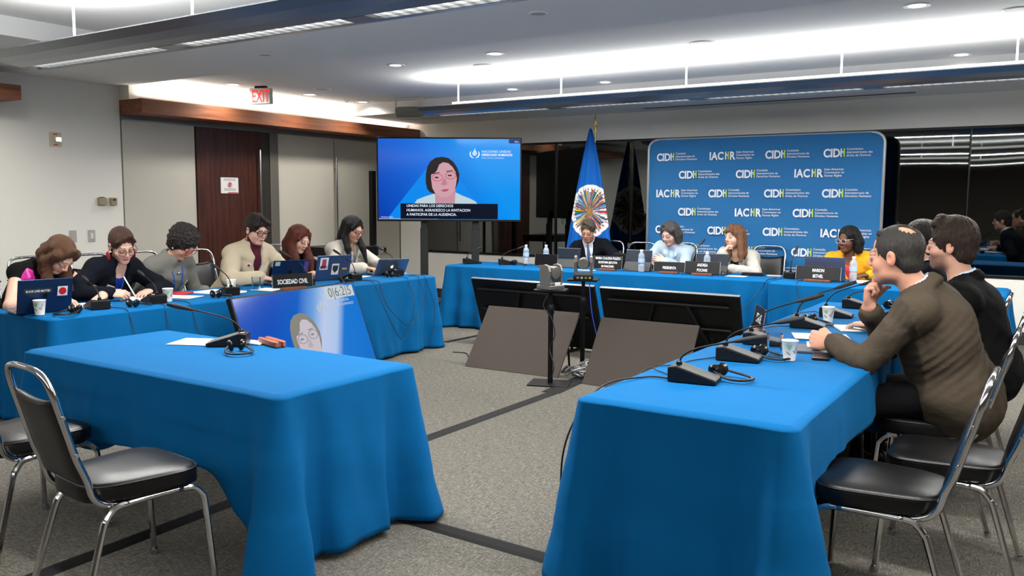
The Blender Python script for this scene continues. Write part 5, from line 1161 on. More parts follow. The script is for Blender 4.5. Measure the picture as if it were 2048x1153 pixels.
def wnoise(P, f, seed=0, stretch=(1, 1, 1)):
    rng = np.random.RandomState(seed); out = np.zeros(len(P)); Q = P * np.asarray(stretch)
    for i in range(5):
        d = rng.normal(size=3); d /= np.linalg.norm(d); d2 = rng.normal(size=3); d2 /= np.linalg.norm(d2)
        out += np.sin(Q @ d * f * (0.7 + 0.3 * i) + rng.uniform(0, 6) + 1.3 * np.sin(Q @ d2 * f * 0.6 + rng.uniform(0, 6))) / (1 + 0.35 * i)
    return out / 3
SKINM = mat('skin', (200, 150, 125), 0.5, 0, 0.35, attr='Col')
SKINM.node_tree.nodes['Principled BSDF'].inputs['Subsurface Weight'].default_value = 0.08
SKINM.node_tree.nodes['Principled BSDF'].inputs['Subsurface Radius'].default_value = (0.01, 0.004, 0.002)
def hairmat(name, rgb, rough=0.42):
    m = mat(name, tuple(v * 0.86 for v in rgb), rough, 0, 0.3, bump=('noise', 70, 0.8, (6, 6, 0.5)), var=(22, 0.45)); return m
def clothmat(name, rgb, rough=0.88): return mat(name, tuple(v * (0.62 if max(rgb) < 50 else 1) for v in rgb), rough, 0, 0.12, bump=('noise', 11, 0.55, (1, 1, 1.8)))
CURL = dict(flat=(0.12, 0.2, 0.12), relax=(0.35, 0.5, 0.3), type=(0.25, 0.75, 0.45), write=(0.75, 0.95, 0.5), fist=(1.25, 1.55, 0.9))
def hand(F, W, d, n, side, pose, s):
    d = nrm(d); n = np.asarray(n, float); n = nrm(n - d * (n @ d)); a = np.cross(d, n) * (1 if side == 'R' else -1)   # a: toward the thumb
    W = np.asarray(W, float)
    kn = []
    for i, (off, ln) in enumerate([(0.030, 0.088), (0.010, 0.092), (-0.010, 0.088), (-0.028, 0.080)]):
        p0 = W + a * off * 0.5 * s + d * 0.004 * s; p1 = W + (a * off + d * ln) * s; kn.append(p1); F.cap(p0, p1, 0.0145 * s, 0.0115 * s, 0.012)
    F.ell(W + d * 0.045 * s - n * 0.001, (0.048 * s, 0.040 * s, 0.014 * s), np.stack([d, a, n], 1), 0.01)
    FL = [0.072, 0.080, 0.074, 0.058]
    for i in range(4):
        c = CURL[pose] if pose in CURL else ((0.05, 0.12, 0.08) if i == 0 else CURL['fist'])
        if pose == 'write' and i > 1: c = (0.95, 1.2, 0.6)
        spread = (0.10, 0.03, -0.04, -0.12)[i]; ang = 0; p = kn[i]; r0 = (0.0092, 0.0095, 0.009, 0.008)[i] * s
        dd = nrm(d + a * spread)
        for j, fr in enumerate((0.44, 0.31, 0.25)):
            ang += c[j]; v = dd * math.cos(ang) + n * math.sin(ang); q = p + v * FL[i] * fr * s
            F.cap(p, q, r0 * (1 - 0.09 * j), r0 * (1 - 0.09 * (j + 1)), 0.0035); p = q
    b0 = W + (a * 0.022 + d * 0.018) * s; b1 = W + (a * 0.046 + d * 0.046 + n * 0.012) * s
    tc = 0.9 if pose in ('fist', 'write', 'point') else 0.25
    v1 = nrm(d * 0.85 + a * (0.55 - 0.7 * tc) + n * (0.15 + 0.7 * tc)); b2 = b1 + v1 * 0.034 * s; v2 = nrm(v1 + n * 0.25 * tc - a * 0.35 * tc); b3 = b2 + v2 * 0.026 * s
    F.cap(b0, b1, 0.016 * s, 0.0125 * s, 0.012); F.cap(b1, b2, 0.0118 * s, 0.0105 * s, 0.005); F.cap(b2, b3, 0.0105 * s, 0.0085 * s, 0.003)
def person(name, label, yaw, pelvis, head, hyaw, hpitch=0, hroll=0, hands=None, skin=(214, 168, 146), s=1.05, hs=None, neck=None, build=1.0, male=False,
           outfit=None, hair=None, glasses=None, eyes='down', extras=None, fine=0.0045, coarse=0.0095, beard=None, knee=None, shrug=0.0, sway=None, lips=(176, 98, 92), brow=(60, 42, 34), bangs=None, bald=False, neckr=1.0):
    hs = (hs or 1.08)
    f = V3(math.cos(rad(yaw)), math.sin(rad(yaw)), 0); l = V3(-f[1], f[0], 0); up = V3(0, 0, 1)
    P = V3(*pelvis); H = V3(*head)
    hy, hp, hr = rad(hyaw), rad(hpitch), rad(hroll)
    hf = V3(math.cos(hy) * math.cos(hp), math.sin(hy) * math.cos(hp), -math.sin(hp)); hx0 = nrm(np.cross(hf, up)); hu0 = np.cross(hx0, hf)
    hx = hx0 * math.cos(hr) + hu0 * math.sin(hr); hu = np.cross(hx, hf); HR = np.stack([hx, hf, hu], 1)
    N = V3(*neck) if neck else H - hu * 0.10 * hs - up * 0.055 * s - hf * 0.03 - f * 0.03
    S = nrm(N - P); L = np.linalg.norm(N - P); lp = nrm(l - S * (l @ S))
    if sway is not None: ls = nrm(V3(-math.sin(rad(sway)), math.cos(rad(sway)), 0))
    else: ls = lp
    fp = np.cross(lp, S); R = np.stack([fp, lp, S], 1); fs_ = np.cross(ls, S); RS = np.stack([fs_, ls, S], 1)
    sw = (0.168 if male else 0.150) * s * build; SHc = N - S * 0.062 * s + up * shrug
    sh = {'L': SHc + ls * sw, 'R': SHc - ls * sw}
    a_, b_ = 0.285 * s, 0.262 * s; arm = {}
    for k, sg in (('L', 1), ('R', -1)):
        h = (hands or {}).get(k)
        if h is None: h = dict(w=tuple(P + l * sg * 0.12 + f * 0.28 + up * 0.10), d=tuple(f), n=(0, 0, -1), pose='relax')
        W = V3(*h['w']); D = W - sh[k]; dist = np.linalg.norm(D); mx = (a_ + b_) * 0.995
        aa, bb = a_, b_
        if dist > mx: q = dist / mx; aa *= q; bb *= q
        u = D / dist; x = (aa * aa - bb * bb + dist * dist) / (2 * dist); y = math.sqrt(max(0, aa * aa - x * x))
        pole = V3(*h['pole']) if 'pole' in h else (-up + ls * sg * 0.55 - f * 0.25); pole = nrm(pole - u * (pole @ u)); E = sh[k] + u * x + pole * y
        arm[k] = (E, W, h)
    hip = {'L': P + l * 0.09 * s - up * 0.02, 'R': P - l * 0.09 * s - up * 0.02}
    kn = {}; an = {}
    for k, sg in (('L', 1), ('R', -1)):
        kn[k] = hip[k] + f * (0.42 if knee is None else knee) * s + l * sg * 0.05 + up * (0.51 - (P[2] - 0.02)); an[k] = V3(kn[k][0], kn[k][1], 0.085) + f * 0.02
    tw = 1.08 * build
    def torso(F, t, hem=0.0, arms=True, k=0.05, legs=False, sleeve=0.93, atR=0.014):
        F.ell(P + S * 0.02, V3(0.122, 0.172, 0.12) * s * tw + t, R, k)
        F.ell(P + S * L * 0.42, V3(0.108, 0.140, 0.17) * s * tw + t, R, k)
        F.ell(P + S * (L - 0.17 * s), V3(0.112, 0.152 if male else 0.142, 0.155) * s * tw + t, RS, k)
        if not male: F.ell(P + S * (L - 0.21 * s) + fp * 0.075 * s, V3(0.055, 0.12, 0.065) * s + t, RS, k)
        F.cap(sh['L'], sh['R'], 0.048 * s + t, 0.048 * s + t, k); F.cap(N + S * 0.01, sh['L'], 0.044 * s + t, 0.05 * s + t, k); F.cap(N + S * 0.01, sh['R'], 0.044 * s + t, 0.05 * s + t, k)
        if arms:
            for q in 'LR':
                E, W, h = arm[q]; We = E + (W - E) * sleeve
                F.cap(sh[q], E, 0.047 * s * (1.08 if male else 1) + t * 0.85, 0.042 * s + atR if t else 0.040 * s, 0.03)
                F.cap(E, We, 0.041 * s + (atR if t else 0), (0.034 * s + atR) if t else 0.028 * s, 0.02)
    def legs_(F, t):
        for q in 'LR':
            F.cap(hip[q], kn[q], 0.082 * s + t, 0.058 * s + t, 0.04); F.cap(kn[q], an[q], 0.056 * s + t, 0.038 * s + t, 0.03)
    ptsall = [P, N, H, H + hu * 0.2, *sh.values(), *kn.values(), *an.values()] + [x[0] for x in arm.values()] + [x[1] for x in arm.values()]
    lo = np.min(ptsall, 0) - 0.24; hi = np.max(ptsall, 0) + 0.24; lo[2] = -0.01; hi[2] = H[2] + 0.2
    fb = [(H, 0.135 * hs)] + [(arm[q][1] + nrm(arm[q][2]['d']) * 0.08, 0.11) for q in 'LR' if (hands or {}).get(q)]
    F = Field(lo, hi, coarse + 0.002, fb, fine)
    torso(F, 0, sleeve=1.0); legs_(F, 0)
    for q in 'LR': F.cap(an[q] - up * 0.04, an[q] - up * 0.045 + f * 0.17, 0.04, 0.03, 0.02)
    F.cap(N - S * 0.03, H - hu * 0.045 * hs - hf * 0.02, 0.054 * s * neckr * (1.1 if male else 0.92), 0.050 * s * neckr * (1.1 if male else 0.92), 0.03)
    def hl(x, y, z): return H + (hx * x + hf * y + hu * z) * hs
    def he(c, r, k=0.01, op='add'): F.ell(hl(*c), np.array(r) * hs, HR, k, op)
    he((0, -0.014, 0.034), (0.076, 0.098, 0.086), 0.02); he((0, 0.026, -0.035), (0.060, 0.064, 0.080), 0.03)
    he((0, 0.060, -0.098), (0.028 if not male else 0.034, 0.024, 0.020), 0.03)
    if male: he((0, 0.02, -0.075), (0.056, 0.055, 0.035), 0.03)
    for q in (-1, 1):
        he((q * 0.040, 0.056, -0.034), (0.020, 0.022, 0.022), 0.025); he((q * 0.033, 0.106, 0.000), (0.020, 0.017, 0.013), 0.012, 'sub')
        he((q * 0.032, 0.078, 0.000), (0.0165, 0.0165, 0.0150), 0.004)
        he((q * 0.078, -0.012, -0.006), (0.009, 0.019, 0.033), 0.006); he((q * 0.086, -0.006, -0.004), (0.006, 0.009, 0.016), 0.004, 'sub')
        he((q * 0.0115, 0.097, -0.034), (0.0085, 0.011, 0.008), 0.006)
    F.cap(hl(-0.036, 0.084, 0.020), hl(0.036, 0.084, 0.020), 0.009 * hs, 0.009 * hs, 0.012)
    F.cap(hl(0, 0.087, 0.010), hl(0, 0.109, -0.027), 0.0075 * hs, 0.0098 * hs, 0.010)
    he((0, 0.087, -0.060), (0.023, 0.010, 0.0055), 0.005); he((0, 0.085, -0.070), (0.020, 0.011, 0.0065), 0.005); he((0, 0.099, -0.0645), (0.020, 0.006, 0.0015), 0.002, 'sub')
    for q in 'LR':
        E, W, h = arm[q]; F.cap(E, W, 0.034 * s, 0.026 * s, 0.02); hand(F, W, h['d'], h['n'], q, h['pose'], s * (1.0 if not male else 1.08))
    sk = np.array(lin(skin)) * 0.80; lp_ = np.array(lin(lips)); bw = np.array(lin(brow)); bd = np.array(lin(beard)) if beard else None
    def colfn(Pv):
        C = np.tile(sk, (len(Pv), 1)); q = (Pv - H) @ HR / hs; x, y, z = q[:, 0], q[:, 1], q[:, 2]; ax_ = np.abs(x)
        def mixc(w, c):
            w = np.clip(w, 0, 1)[:, None]; C[:] = C * (1 - w) + np.asarray(c) * w
        near = (np.abs(q) < 0.16).all(1)
        red = sk * np.array([1.06, 0.80, 0.78])
        mixc(near * 0.55 * np.exp(-((ax_ - 0.042) / 0.02) ** 2 - ((z + 0.036) / 0.02) ** 2) * (y > 0.03), red); mixc(near * 0.5 * np.exp(-(ax_ / 0.014) ** 2 - ((z + 0.030) / 0.014) ** 2) * (y > 0.09), red)
        mixc(near * 0.5 * (ax_ > 0.076) * (np.abs(z) < 0.045), red)
        if bd is not None: mixc(near * 0.75 * np.clip((-(z + 0.030) + 0.25 * (0.05 - ax_) * 0) / 0.02, 0, 1) * np.clip((y + 0.010) / 0.03, 0, 1) * (z > -0.135) * (1 - (ax_ < 0.022) * (y > 0.088) * (z > -0.050)) * (1 - np.exp(-(ax_ / 0.02) ** 2 - ((z + 0.066) / 0.012) ** 2)), bd)
        mixc(near * (y > 0.072) * np.clip(1.4 - ((x / 0.024) ** 2 + ((z + 0.065) / 0.0095) ** 2), 0, 1) * 0.9, lp_)
        mixc(near * (y > 0.070) * (ax_ < 0.020) * np.exp(-((z + 0.0645) / 0.0022) ** 2) * 0.7, lp_ * 0.3)
        zb = 0.026 - 0.004 * ((ax_ - 0.03) / 0.02) ** 2; mixc(near * (y > 0.045) * (ax_ > 0.011) * (ax_ < 0.052) * np.exp(-((z - zb) / 0.0036) ** 2) * (0.7 if male else 0.9), bw)
        for sg in (-1, 1):
            ex = (x - sg * 0.032) / 0.0155; ez = (z - 0.0) / 0.0055
            if eyes == 'open':
                mixc(near * (y > 0.06) * np.clip((1.15 - ex ** 2 - ez ** 2) * 4, 0, 1), lin((176, 165, 158))); mixc(near * (y > 0.06) * np.clip((1.2 - (ex / 0.42) ** 2 - (ez / 0.95) ** 2) * 4, 0, 1), lin((40, 28, 22)))
                mixc(near * (y > 0.06) * (np.abs(ex) < 1.15) * np.exp(-((z - 0.0085) / 0.0025) ** 2) * 0.85, bw * 0.5)
            else:
                mixc(near * (y > 0.06) * (np.abs(ex) < 1.1) * np.exp(-((z + 0.0060 - 0.003 * ex ** 2) / 0.0034) ** 2) * 1.0, bw * 0.45)
                mixc(near * (y > 0.06) * (np.abs(ex) < 1.1) * np.exp(-((z - 0.010) / 0.003) ** 2) * 0.45, bw)
        return C
    base = (P[0], P[1], 0.0)
    body = sdf_obj('person', F, SKINM, None, base, colfn); tag(body, label, 'person', 'people seated around the tables')
    nr = 0.054 * s * neckr * (1.1 if male else 0.92); nd = nrm(H - hu * 0.045 * hs - hf * 0.02 - N)
    ctx = dict(nr=nr, nd=nd, P=P, N=N, S=S, L=L, R=R, fp=fp, lp=lp, f=f, l=l, H=H, HR=HR, hx=hx, hf=hf, hu=hu, hl=hl, hs=hs, s=s, sh=sh, arm=arm, body=body, base=base, lo=lo, hi=hi, torso=torso, legs=legs_, up=up, ls=ls, fs=fs_, male=male, coarse=coarse, fine=fine, an=an, kn=kn)
    # trousers
    T = Field(V3(lo[0], lo[1], 0.06), V3(hi[0], hi[1], P[2] + 0.2), 0.014); T.ell(P, V3(0.128, 0.178, 0.12) * s * tw + 0.006, R, 0.04); legs_(T, 0.012); sdf_obj('trousers', T, clothmat('trousers_dark', (24, 25, 28)), body, base)
    for q in 'LR':
        sb = MB(); A = an[q] - V3(*base); c = Vector(A); Mx = Matrix.Translation((c.x, c.y, 0)) @ Matrix.Rotation(rad(yaw), 4, 'Z')
        prof = []
        for (xx, ww, hh) in ((-0.075, 0.030, 0.06), (-0.04, 0.042, 0.085), (0.04, 0.045, 0.075), (0.12, 0.050, 0.05), (0.19, 0.040, 0.035), (0.215, 0.015, 0.025)): prof.append((xx, ww, hh))
        vs = []; fs = []
        for xx, ww, hh in prof:
            for a in range(10): th = 2 * PI * a / 10; vs.append((xx, ww * math.cos(th), 0.002 + hh * max(0, 0.5 + 0.5 * math.sin(th))))
        for i in range(5):
            for a in range(10): fs.append((i * 10 + a, i * 10 + (a + 1) % 10, (i + 1) * 10 + (a + 1) % 10, (i + 1) * 10 + a))
        fs += [tuple(range(10))[::-1], tuple(50 + a for a in range(10))]; sb.add(vs, fs, Mx); sb.build('shoe', mat('shoe_black', (20, 18, 18), 0.35), body, smooth=True)
    if outfit: outfit(ctx)
    if hair: hair(ctx)
    if glasses: make_glasses(ctx, *glasses)
    if extras: extras(ctx)
    return body
def local(ctx): return Matrix.Translation(-Vector(ctx['base']))
def headM(ctx):
    HR = ctx['HR'] * ctx['hs']; M = Matrix([[*HR[0], ctx['H'][0]], [*HR[1], ctx['H'][1]], [*HR[2], ctx['H'][2]], [0, 0, 0, 1]]); return local(ctx) @ M
def torsoM(ctx, p):
    R = np.stack([-ctx['ls'], ctx['fs'], ctx['S']], 1); R[:, 0] = -ctx['ls']; M = Matrix([[*R[0], p[0]], [*R[1], p[1]], [*R[2], p[2]], [0, 0, 0, 1]]); return local(ctx) @ M   # x: person's right, y: forward, z: up the spine
def make_glasses(ctx, m, rx=0.024, rz=0.019, pw=2.4, thick=0.0022):
    M = headM(ctx); g = MB()
    for q in (-1, 1):
        g.tube([(q * 0.0335 + x, 0.107 - abs(x + q * 0.0335) * 0.13, z - 0.004) for x, z in ell(0, 0, rx, rz, pw=pw, n=24)], thick, 6, closed=True, M=M)
        g.tube([(q * 0.058, 0.102, 0.006), (q * 0.074, 0.09, 0.008), (q * 0.083, 0.02, 0.010), (q * 0.085, -0.01, 0.006), (q * 0.084, -0.03, -0.012)], thick * 0.9, 6, M=M)
    g.tube([(-0.0105, 0.108, 0.002), (0, 0.112, 0.005), (0.0105, 0.108, 0.002)], thick, 6, M=M)
    g.build('glasses', m, ctx['body'], smooth=True)
def jacket(m, t=0.022, vee=0.16, vw=0.040, shirt=None, collar=True, hem=0.0, wr=0.005, sleeve=0.93, name='jacket', open_=True, seed=1, hemdrop=0.0, creases=(), neckhole=0.060, shirt_name='shirt', shirt_collar=False, high=False, fineg=None, atR=0.016):
    def fn(c):
        P, N, S, s, fs, ls = c['P'], c['N'], c['S'], c['s'], c['fs'], c['ls']; lo, hi = c['lo'].copy(), c['hi'].copy(); lo[2] = 0.42 - hemdrop; hi[2] = N[2] + 0.16
        F = Field(lo, hi, fineg or c['coarse']); c['torso'](F, t, sleeve=sleeve, k=0.04, atR=atR)
        if hem: F.ell(P - S * 0.06 - c['f'] * 0.02, V3(0.145, 0.20, 0.15) * s + t, c['R'], 0.05)
        nr, nd = c['nr'], c['nd']; ns = nrm(ls - nd * (ls @ nd)); nf = np.cross(ns, nd)
        if collar:
            for (rr, hh, th) in ((nr + 0.026, 0.020, 0.018), (nr + 0.020, 0.045, 0.011)):
                pts = [N + nd * (hh - 0.020 * max(0, math.cos(a))) + nf * (math.cos(a) * rr) + ns * (math.sin(a) * rr) for a in np.linspace(1.15, 2 * PI - 1.15, 15)]
                for p0, p1 in zip(pts[:-1], pts[1:]): F.cap(p0, p1, th, th, 0.010)
        F.cap(N - nd * 0.05, N + nd * 0.2, nr + 0.012 if neckhole > 0.055 else nr + 0.004, nr + 0.014, 0.004, 'sub')
        if open_:
            B = N - S * vee * 1.35 + fs * 0.15; A = N + S * 0.075 + fs * 0.085; n_ = 24
            for i in range(n_):
                u = i / (n_ - 1); p = A * (1 - u) + B * u; F.ell(p, V3(0.10, vw * s * (1.25 - u) + 0.004, 0.030), np.stack([fs, ls, S], 1), 0.006, 'sub')
            if collar:
                for q in (-1, 1):
                    a0 = N + ls * q * 0.066 * s + fs * 0.03; a1 = N - S * vee * 0.45 + ls * q * 0.062 * s + fs * 0.115 * s; a2 = N - S * vee * 1.15 + ls * q * 0.02 + fs * 0.150 * s
                    F.cap(a0, a1, 0.012, 0.014, 0.012); F.cap(a1, a2, 0.014, 0.008, 0.012)
        F.warp(lambda q: wr * 1.2 * wnoise(q, 22, seed, (1, 1, 1.6)) + wr * 0.7 * wnoise(q, 55, seed + 1))
        if wr:
            F.warp(lambda q: 2.2 * wr * (1 - np.abs(wnoise(q, 17, seed + 7, (1, 1, 0.6))) * 1.8).clip(0, 1) ** 3 * -1.0)
            for k in 'LR':   # folds radiating from the armpits
                A = c['sh'][k] - S * 0.08; F.warp(lambda q, A=A: 0.0018 * np.sin(np.arctan2(((q - A) @ S), ((q - A) @ fs) + 1e-6) * 11) * np.exp(-np.linalg.norm(q - A, axis=1) ** 2 / 0.10 ** 2))
        for (cp, cr, cd, cf, ca) in creases:
            Cp = P + c['f'] * cp[0] + c['l'] * cp[1] + S * cp[2]; Cd = nrm(c['f'] * cd[0] + c['l'] * cd[1] + S * cd[2])
            F.warp(lambda q, Cp=Cp, Cd=Cd: ca * (np.abs(np.sin(((q - Cp) @ Cd) * cf + 1.5 * np.sin(((q - Cp) @ c['f']) * 14) + np.sin(((q - Cp) @ c['l']) * 11))) - 0.6) * np.exp(-np.linalg.norm(q - Cp, axis=1) ** 2 / cr ** 2))
        if wr:   # creases at the elbows
            for k in 'LR':
                E = c['arm'][k][0]; ax_ = nrm(c['arm'][k][1] - c['sh'][k])
                F.warp(lambda q, E=E, ax_=ax_: 0.0035 * np.sin(((q - E) @ ax_) * 190 + 3 * np.sin(((q - E)[:, 2]) * 30)) * np.exp(-np.linalg.norm(q - E, axis=1) ** 2 / 0.07 ** 2))
        sdf_obj(name, F, m, c['body'], c['base'])
        if shirt:
            G = Field(V3(lo[0], lo[1], 0.5), hi, 0.009); c['torso'](G, 0.008, arms=bool(shirt_collar == 'cuffs'), sleeve=0.985, k=0.04)
            if high: G.cap(N - S * 0.04, N + nd * 0.075, nr + 0.010, nr + 0.007, 0.02)
            elif shirt_collar:
                pts = [N + nd * (0.050 - 0.040 * max(0, math.cos(a))) + nf * (math.cos(a) * (nr + 0.010)) + ns * (math.sin(a) * (nr + 0.010)) for a in np.linspace(0.2, 2 * PI - 0.2, 17)]
                for p0, p1 in zip(pts[:-1], pts[1:]): G.cap(p0, p1, 0.008, 0.008, 0.008); G.cap(p0 + nd * 0.015, p1 + nd * 0.015, 0.006, 0.006, 0.008); G.cap(p0 - nd * 0.02, p1 - nd * 0.02, 0.010, 0.010, 0.008)
                for q in (-1, 1): G.cap(pts[0] if q < 0 else pts[-1], N + nf * (nr + 0.02) - nd * 0.045 - ns * q * 0.03, 0.009, 0.006, 0.008)
            else:
                G.ell(N + fs * 0.06 - S * 0.005, V3(0.05, 0.058, 0.075) * s, np.stack([fs, ls, S], 1), 0.01, 'sub')
            if not high: G.cap(N - nd * 0.03, N + nd * 0.2, nr + 0.001, nr + 0.003, 0.003, 'sub')
            sdf_obj(shirt_name, G, shirt, c['body'], c['base'])
    return fn
def both(*fns):
    def f(c):
        for x in fns: x(c)
    return f
def hair_fn(m, cap=(0.083, 0.106, 0.096), capc=(0, -0.016, 0.038), face=((0, 0.095, -0.030), (0.064, 0.072, 0.094)), back=None, side=None, long=None, bang=None, amp=0.002, freq=70, cut=None, bald=None, bun=None, strand=(1, 1, 0.25), g=0.006, seed=3, extra=None, curl=0):
    def fn(c):
        H, HR, hs, hl = c['H'], c['HR'], c['hs'], c['hl']; pts = [H + V3(0.2, 0.2, 0.19), H - V3(0.2, 0.2, 0.2)]
        if long: pts += [np.asarray(p) + 0.06 for st in long(c) for p, r in st] + [np.asarray(p) - 0.06 for st in long(c) for p, r in st]
        F = Field(np.min(pts, 0), np.max(pts, 0), g)
        def e(cc, r, k=0.012, op='add'): F.ell(hl(*cc), np.array(r) * hs, HR, k, op)
        e(capc, cap)
        if back: e(*back, 0.02)
        if bun: e(*bun, 0.012)
        e(face[0], face[1], 0.010, 'sub')
        for q in (-1, 1): e((q * 0.085, 0.062, -0.05), (0.03, 0.055, 0.055), 0.008, 'sub')
        if cut: e(cut[0], cut[1], 0.01, 'sub')
        if cut is not None and len(cut) > 2:
            for q in (-1, 1): e((q * cut[2][0], cut[2][1], cut[2][2]), cut[3], 0.01, 'sub')
        if bald: e(bald[0], bald[1], 0.006, 'sub')
        if side:
            for st in side:
                for q in (-1, 1):
                    for (p0, r0), (p1, r1) in zip(st[:-1], st[1:]): F.cap(hl(q * p0[0], *p0[1:]), hl(q * p1[0], *p1[1:]), r0 * hs, r1 * hs, 0.012)
        if bang:
            for (p0, r0, p1, r1) in bang: F.cap(hl(*p0), hl(*p1), r0 * hs, r1 * hs, 0.010)
        if long:
            for st in long(c):
                for (p0, r0), (p1, r1) in zip(st[:-1], st[1:]): F.cap(p0, p1, r0, r1, 0.018)
        def w(q):
            ql = (q - H) @ HR; ang = np.arctan2(ql[:, 0], ql[:, 1] + 0.02); return amp * wnoise(np.stack([ang * 0.10, ql[:, 2] * 0.3, ql[:, 1] * 0.3], 1) if strand else ql, freq * 5 if strand else freq, seed) + amp * 0.5 * wnoise(q, 55, seed + 5)
        F.warp(w, 0.02)
        if curl: F.warp(lambda q: curl * wnoise(q, 150, seed) + curl * 0.8 * wnoise(q, 75, seed + 2) + curl * 0.5 * wnoise(q, 260, seed + 3), 0.035)
        else:
            def st(q):
                ql = (q - H) @ HR; a = np.arctan2(ql[:, 0], ql[:, 1] + 0.03); u = a * 26 + 2.2 * np.sin(ql[:, 2] * 22 + 2 * a) + 0.8 * np.sin(ql[:, 2] * 55 + 5 * a); return 0.0016 * (np.sin(u) + 0.7 * np.sin(u * 2.3 + 1)) * np.clip(np.hypot(ql[:, 0], ql[:, 1]) / 0.06, 0, 1)
            F.warp(st, 0.02)
        sdf_obj('hair', F, m, c['body'], c['base'])
    return fn
def lanyard(c, m=None, drop=0.30, w=0.05, out=0.125, badge=None):
    m = m or mat('lanyard_blue', (20, 80, 170), 0.6); M = torsoM(c, c['N']); s = c['s']; o = out * s
    pts = [(-0.062, -0.03, 0.035), (-0.070, 0.035, 0.012), (-w, o * 0.86, -0.07), (-w * 0.7, o + 0.022, -0.15), (0, o + 0.020, -drop), (w * 0.7, o + 0.022, -0.15), (w, o * 0.86, -0.07), (0.070, 0.035, 0.012), (0.062, -0.03, 0.035)]
    MB().tube(smoothpath(pts, 5), 0.006, 6, M=M, flat=0.35).build('lanyard', m, c['body'], smooth=True)
def badge(c, x, z, y=None, col=(222, 222, 220), w=0.042, h=0.05, tilt=20):
    M = torsoM(c, c['N']) @ tr(x, (y or 0.145) * c['s'], z) @ rot('Z', -x * 350) @ rot('X', -tilt * 0.6)
    b = MB().b2(-w / 2, w / 2, 0, 0.002, -h / 2, h / 2, M).build('badge', mat('badge_white', col, 0.6), c['body']); MB().prism(ell(0, 0, w * 0.3, h * 0.28, n=12), 0, 0.002, M @ tr(0, 0.0035, -0.002) @ rot('X', 90)).build('red_mark', RED, b)
def earring(c, q, m, r=0.02, z=-0.06, kind='disc'):
    M = headM(c)
    if kind == 'disc': MB().lathe([(0.001, -0.003), (r, -0.002), (r, 0.002), (0.001, 0.003)], 18, M=M @ tr(q * 0.090, -0.004, z) @ rot('Y', 90)).lathe([(0.001, -0.002), (0.008, 0), (0.001, 0.002)], 10, M=M @ tr(q * 0.088, -0.004, -0.038) @ rot('Y', 90)).build('earring', m, c['body'], smooth='auto')
    elif kind == 'stud': MB().lathe([(0.001, -0.006), (0.007, 0), (0.001, 0.006)], 10, M=M @ tr(q * 0.086, 0.0, -0.038)).build('earring', m, c['body'], smooth=True)
    else: MB().tube([(q * 0.088, 0, -0.04), (q * 0.092, 0.004, -0.075), (q * 0.09, 0.004, -0.085)], [0.003, 0.004, 0.007], 6, M=M).build('earring', m, c['body'], smooth=True)
def hw(x, y, z, d, n, pose, **k): return dict(w=(x, y, z), d=d, n=n, pose=pose, **k)
# ------------------------------------------------------------------ the twelve people
HT = 0.79
# woman with long brown hair bending over her notes
BRN = hairmat('hair_brown', (94, 62, 42))
def long_w1(c):
    hl = c['hl']; out = []
    for x, y0 in ((-0.075, 0.02), (-0.06, -0.05), (0.0, -0.09), (0.06, -0.05), (0.078, 0.02)):
        a = hl(x, y0 + 0.02, 0.05); b = hl(x * 1.0, y0 - 0.01, -0.05); d = b + V3(0.02 * (x < 0), 0.0, -0.12); e = d + V3(0.03, 0.01, -0.10)
        out.append([(a, 0.036), (b, 0.040), (d, 0.036), (e, 0.016)])
    return out
def w1_extra(c):
    M = torsoM(c, c['sh']['R']); mg = mat('magenta_silk', (165, 25, 120), 0.45); mb = MB()
    F = Field(c['sh']['R'] - 0.18, c['sh']['R'] + 0.18, 0.007); sR = c['sh']['R']; fs, ls, S = c['fs'], c['ls'], c['S']
    for (a, b, r0, r1) in [((0.02, 0.03, 0.055), (0.10, 0.02, 0.02), 0.020, 0.030), ((0.02, 0.02, 0.055), (0.09, -0.03, -0.02), 0.018, 0.030), ((0.08, 0.0, 0.01), (0.13, 0.0, -0.07), 0.026, 0.022), ((0.05, 0.05, 0.04), (0.12, 0.07, -0.02), 0.024, 0.020), ((0.10, 0.04, 0.0), (0.16, 0.05, -0.05), 0.022, 0.014)]:
        F.cap(sR + fs * a[0] + ls * a[1] + S * a[2], sR + fs * b[0] + ls * b[1] + S * b[2], r0, r1, 0.012)
    F.warp(lambda q: 0.006 * wnoise(q, 90, 4)); sdf_obj('shoulder_bow', F, mg, c['body'], c['base'])
person('w1', 'person in a black sleeveless top with magenta bow and long brown hair, bent over notes', 5, (-6.58, 3.30, 0.58), (-6.06, 3.36, 1.10), 16, 50, 0,
    dict(L=hw(-5.93, 3.60, HT, (0.45, -0.6, -0.12), (0, 0, -1), 'relax', pole=(0, 0.8, -0.6)), R=hw(-5.96, 3.26, HT + 0.005, (0.6, 0.45, -0.05), (0, 0, -1), 'relax', pole=(0, -0.8, -0.5))),
    skin=(224, 180, 158), neck=(-6.22, 3.32, 1.03), outfit=jacket(clothmat('top_black', (24, 23, 25)), 0.008, open_=False, collar=False, wr=0.002, sleeve=0.02, name='sleeveless_top', neckhole=0.058, atR=-0.02),
    hair=hair_fn(BRN, back=((0, -0.05, -0.03), (0.075, 0.065, 0.085)), long=long_w1, bang=[((-0.01, 0.06, 0.11), 0.02, (-0.07, 0.05, 0.02), 0.022), ((0.01, 0.06, 0.11), 0.02, (0.07, 0.05, 0.02), 0.02)], amp=0.0008), extras=w1_extra, brow=(60, 42, 30))
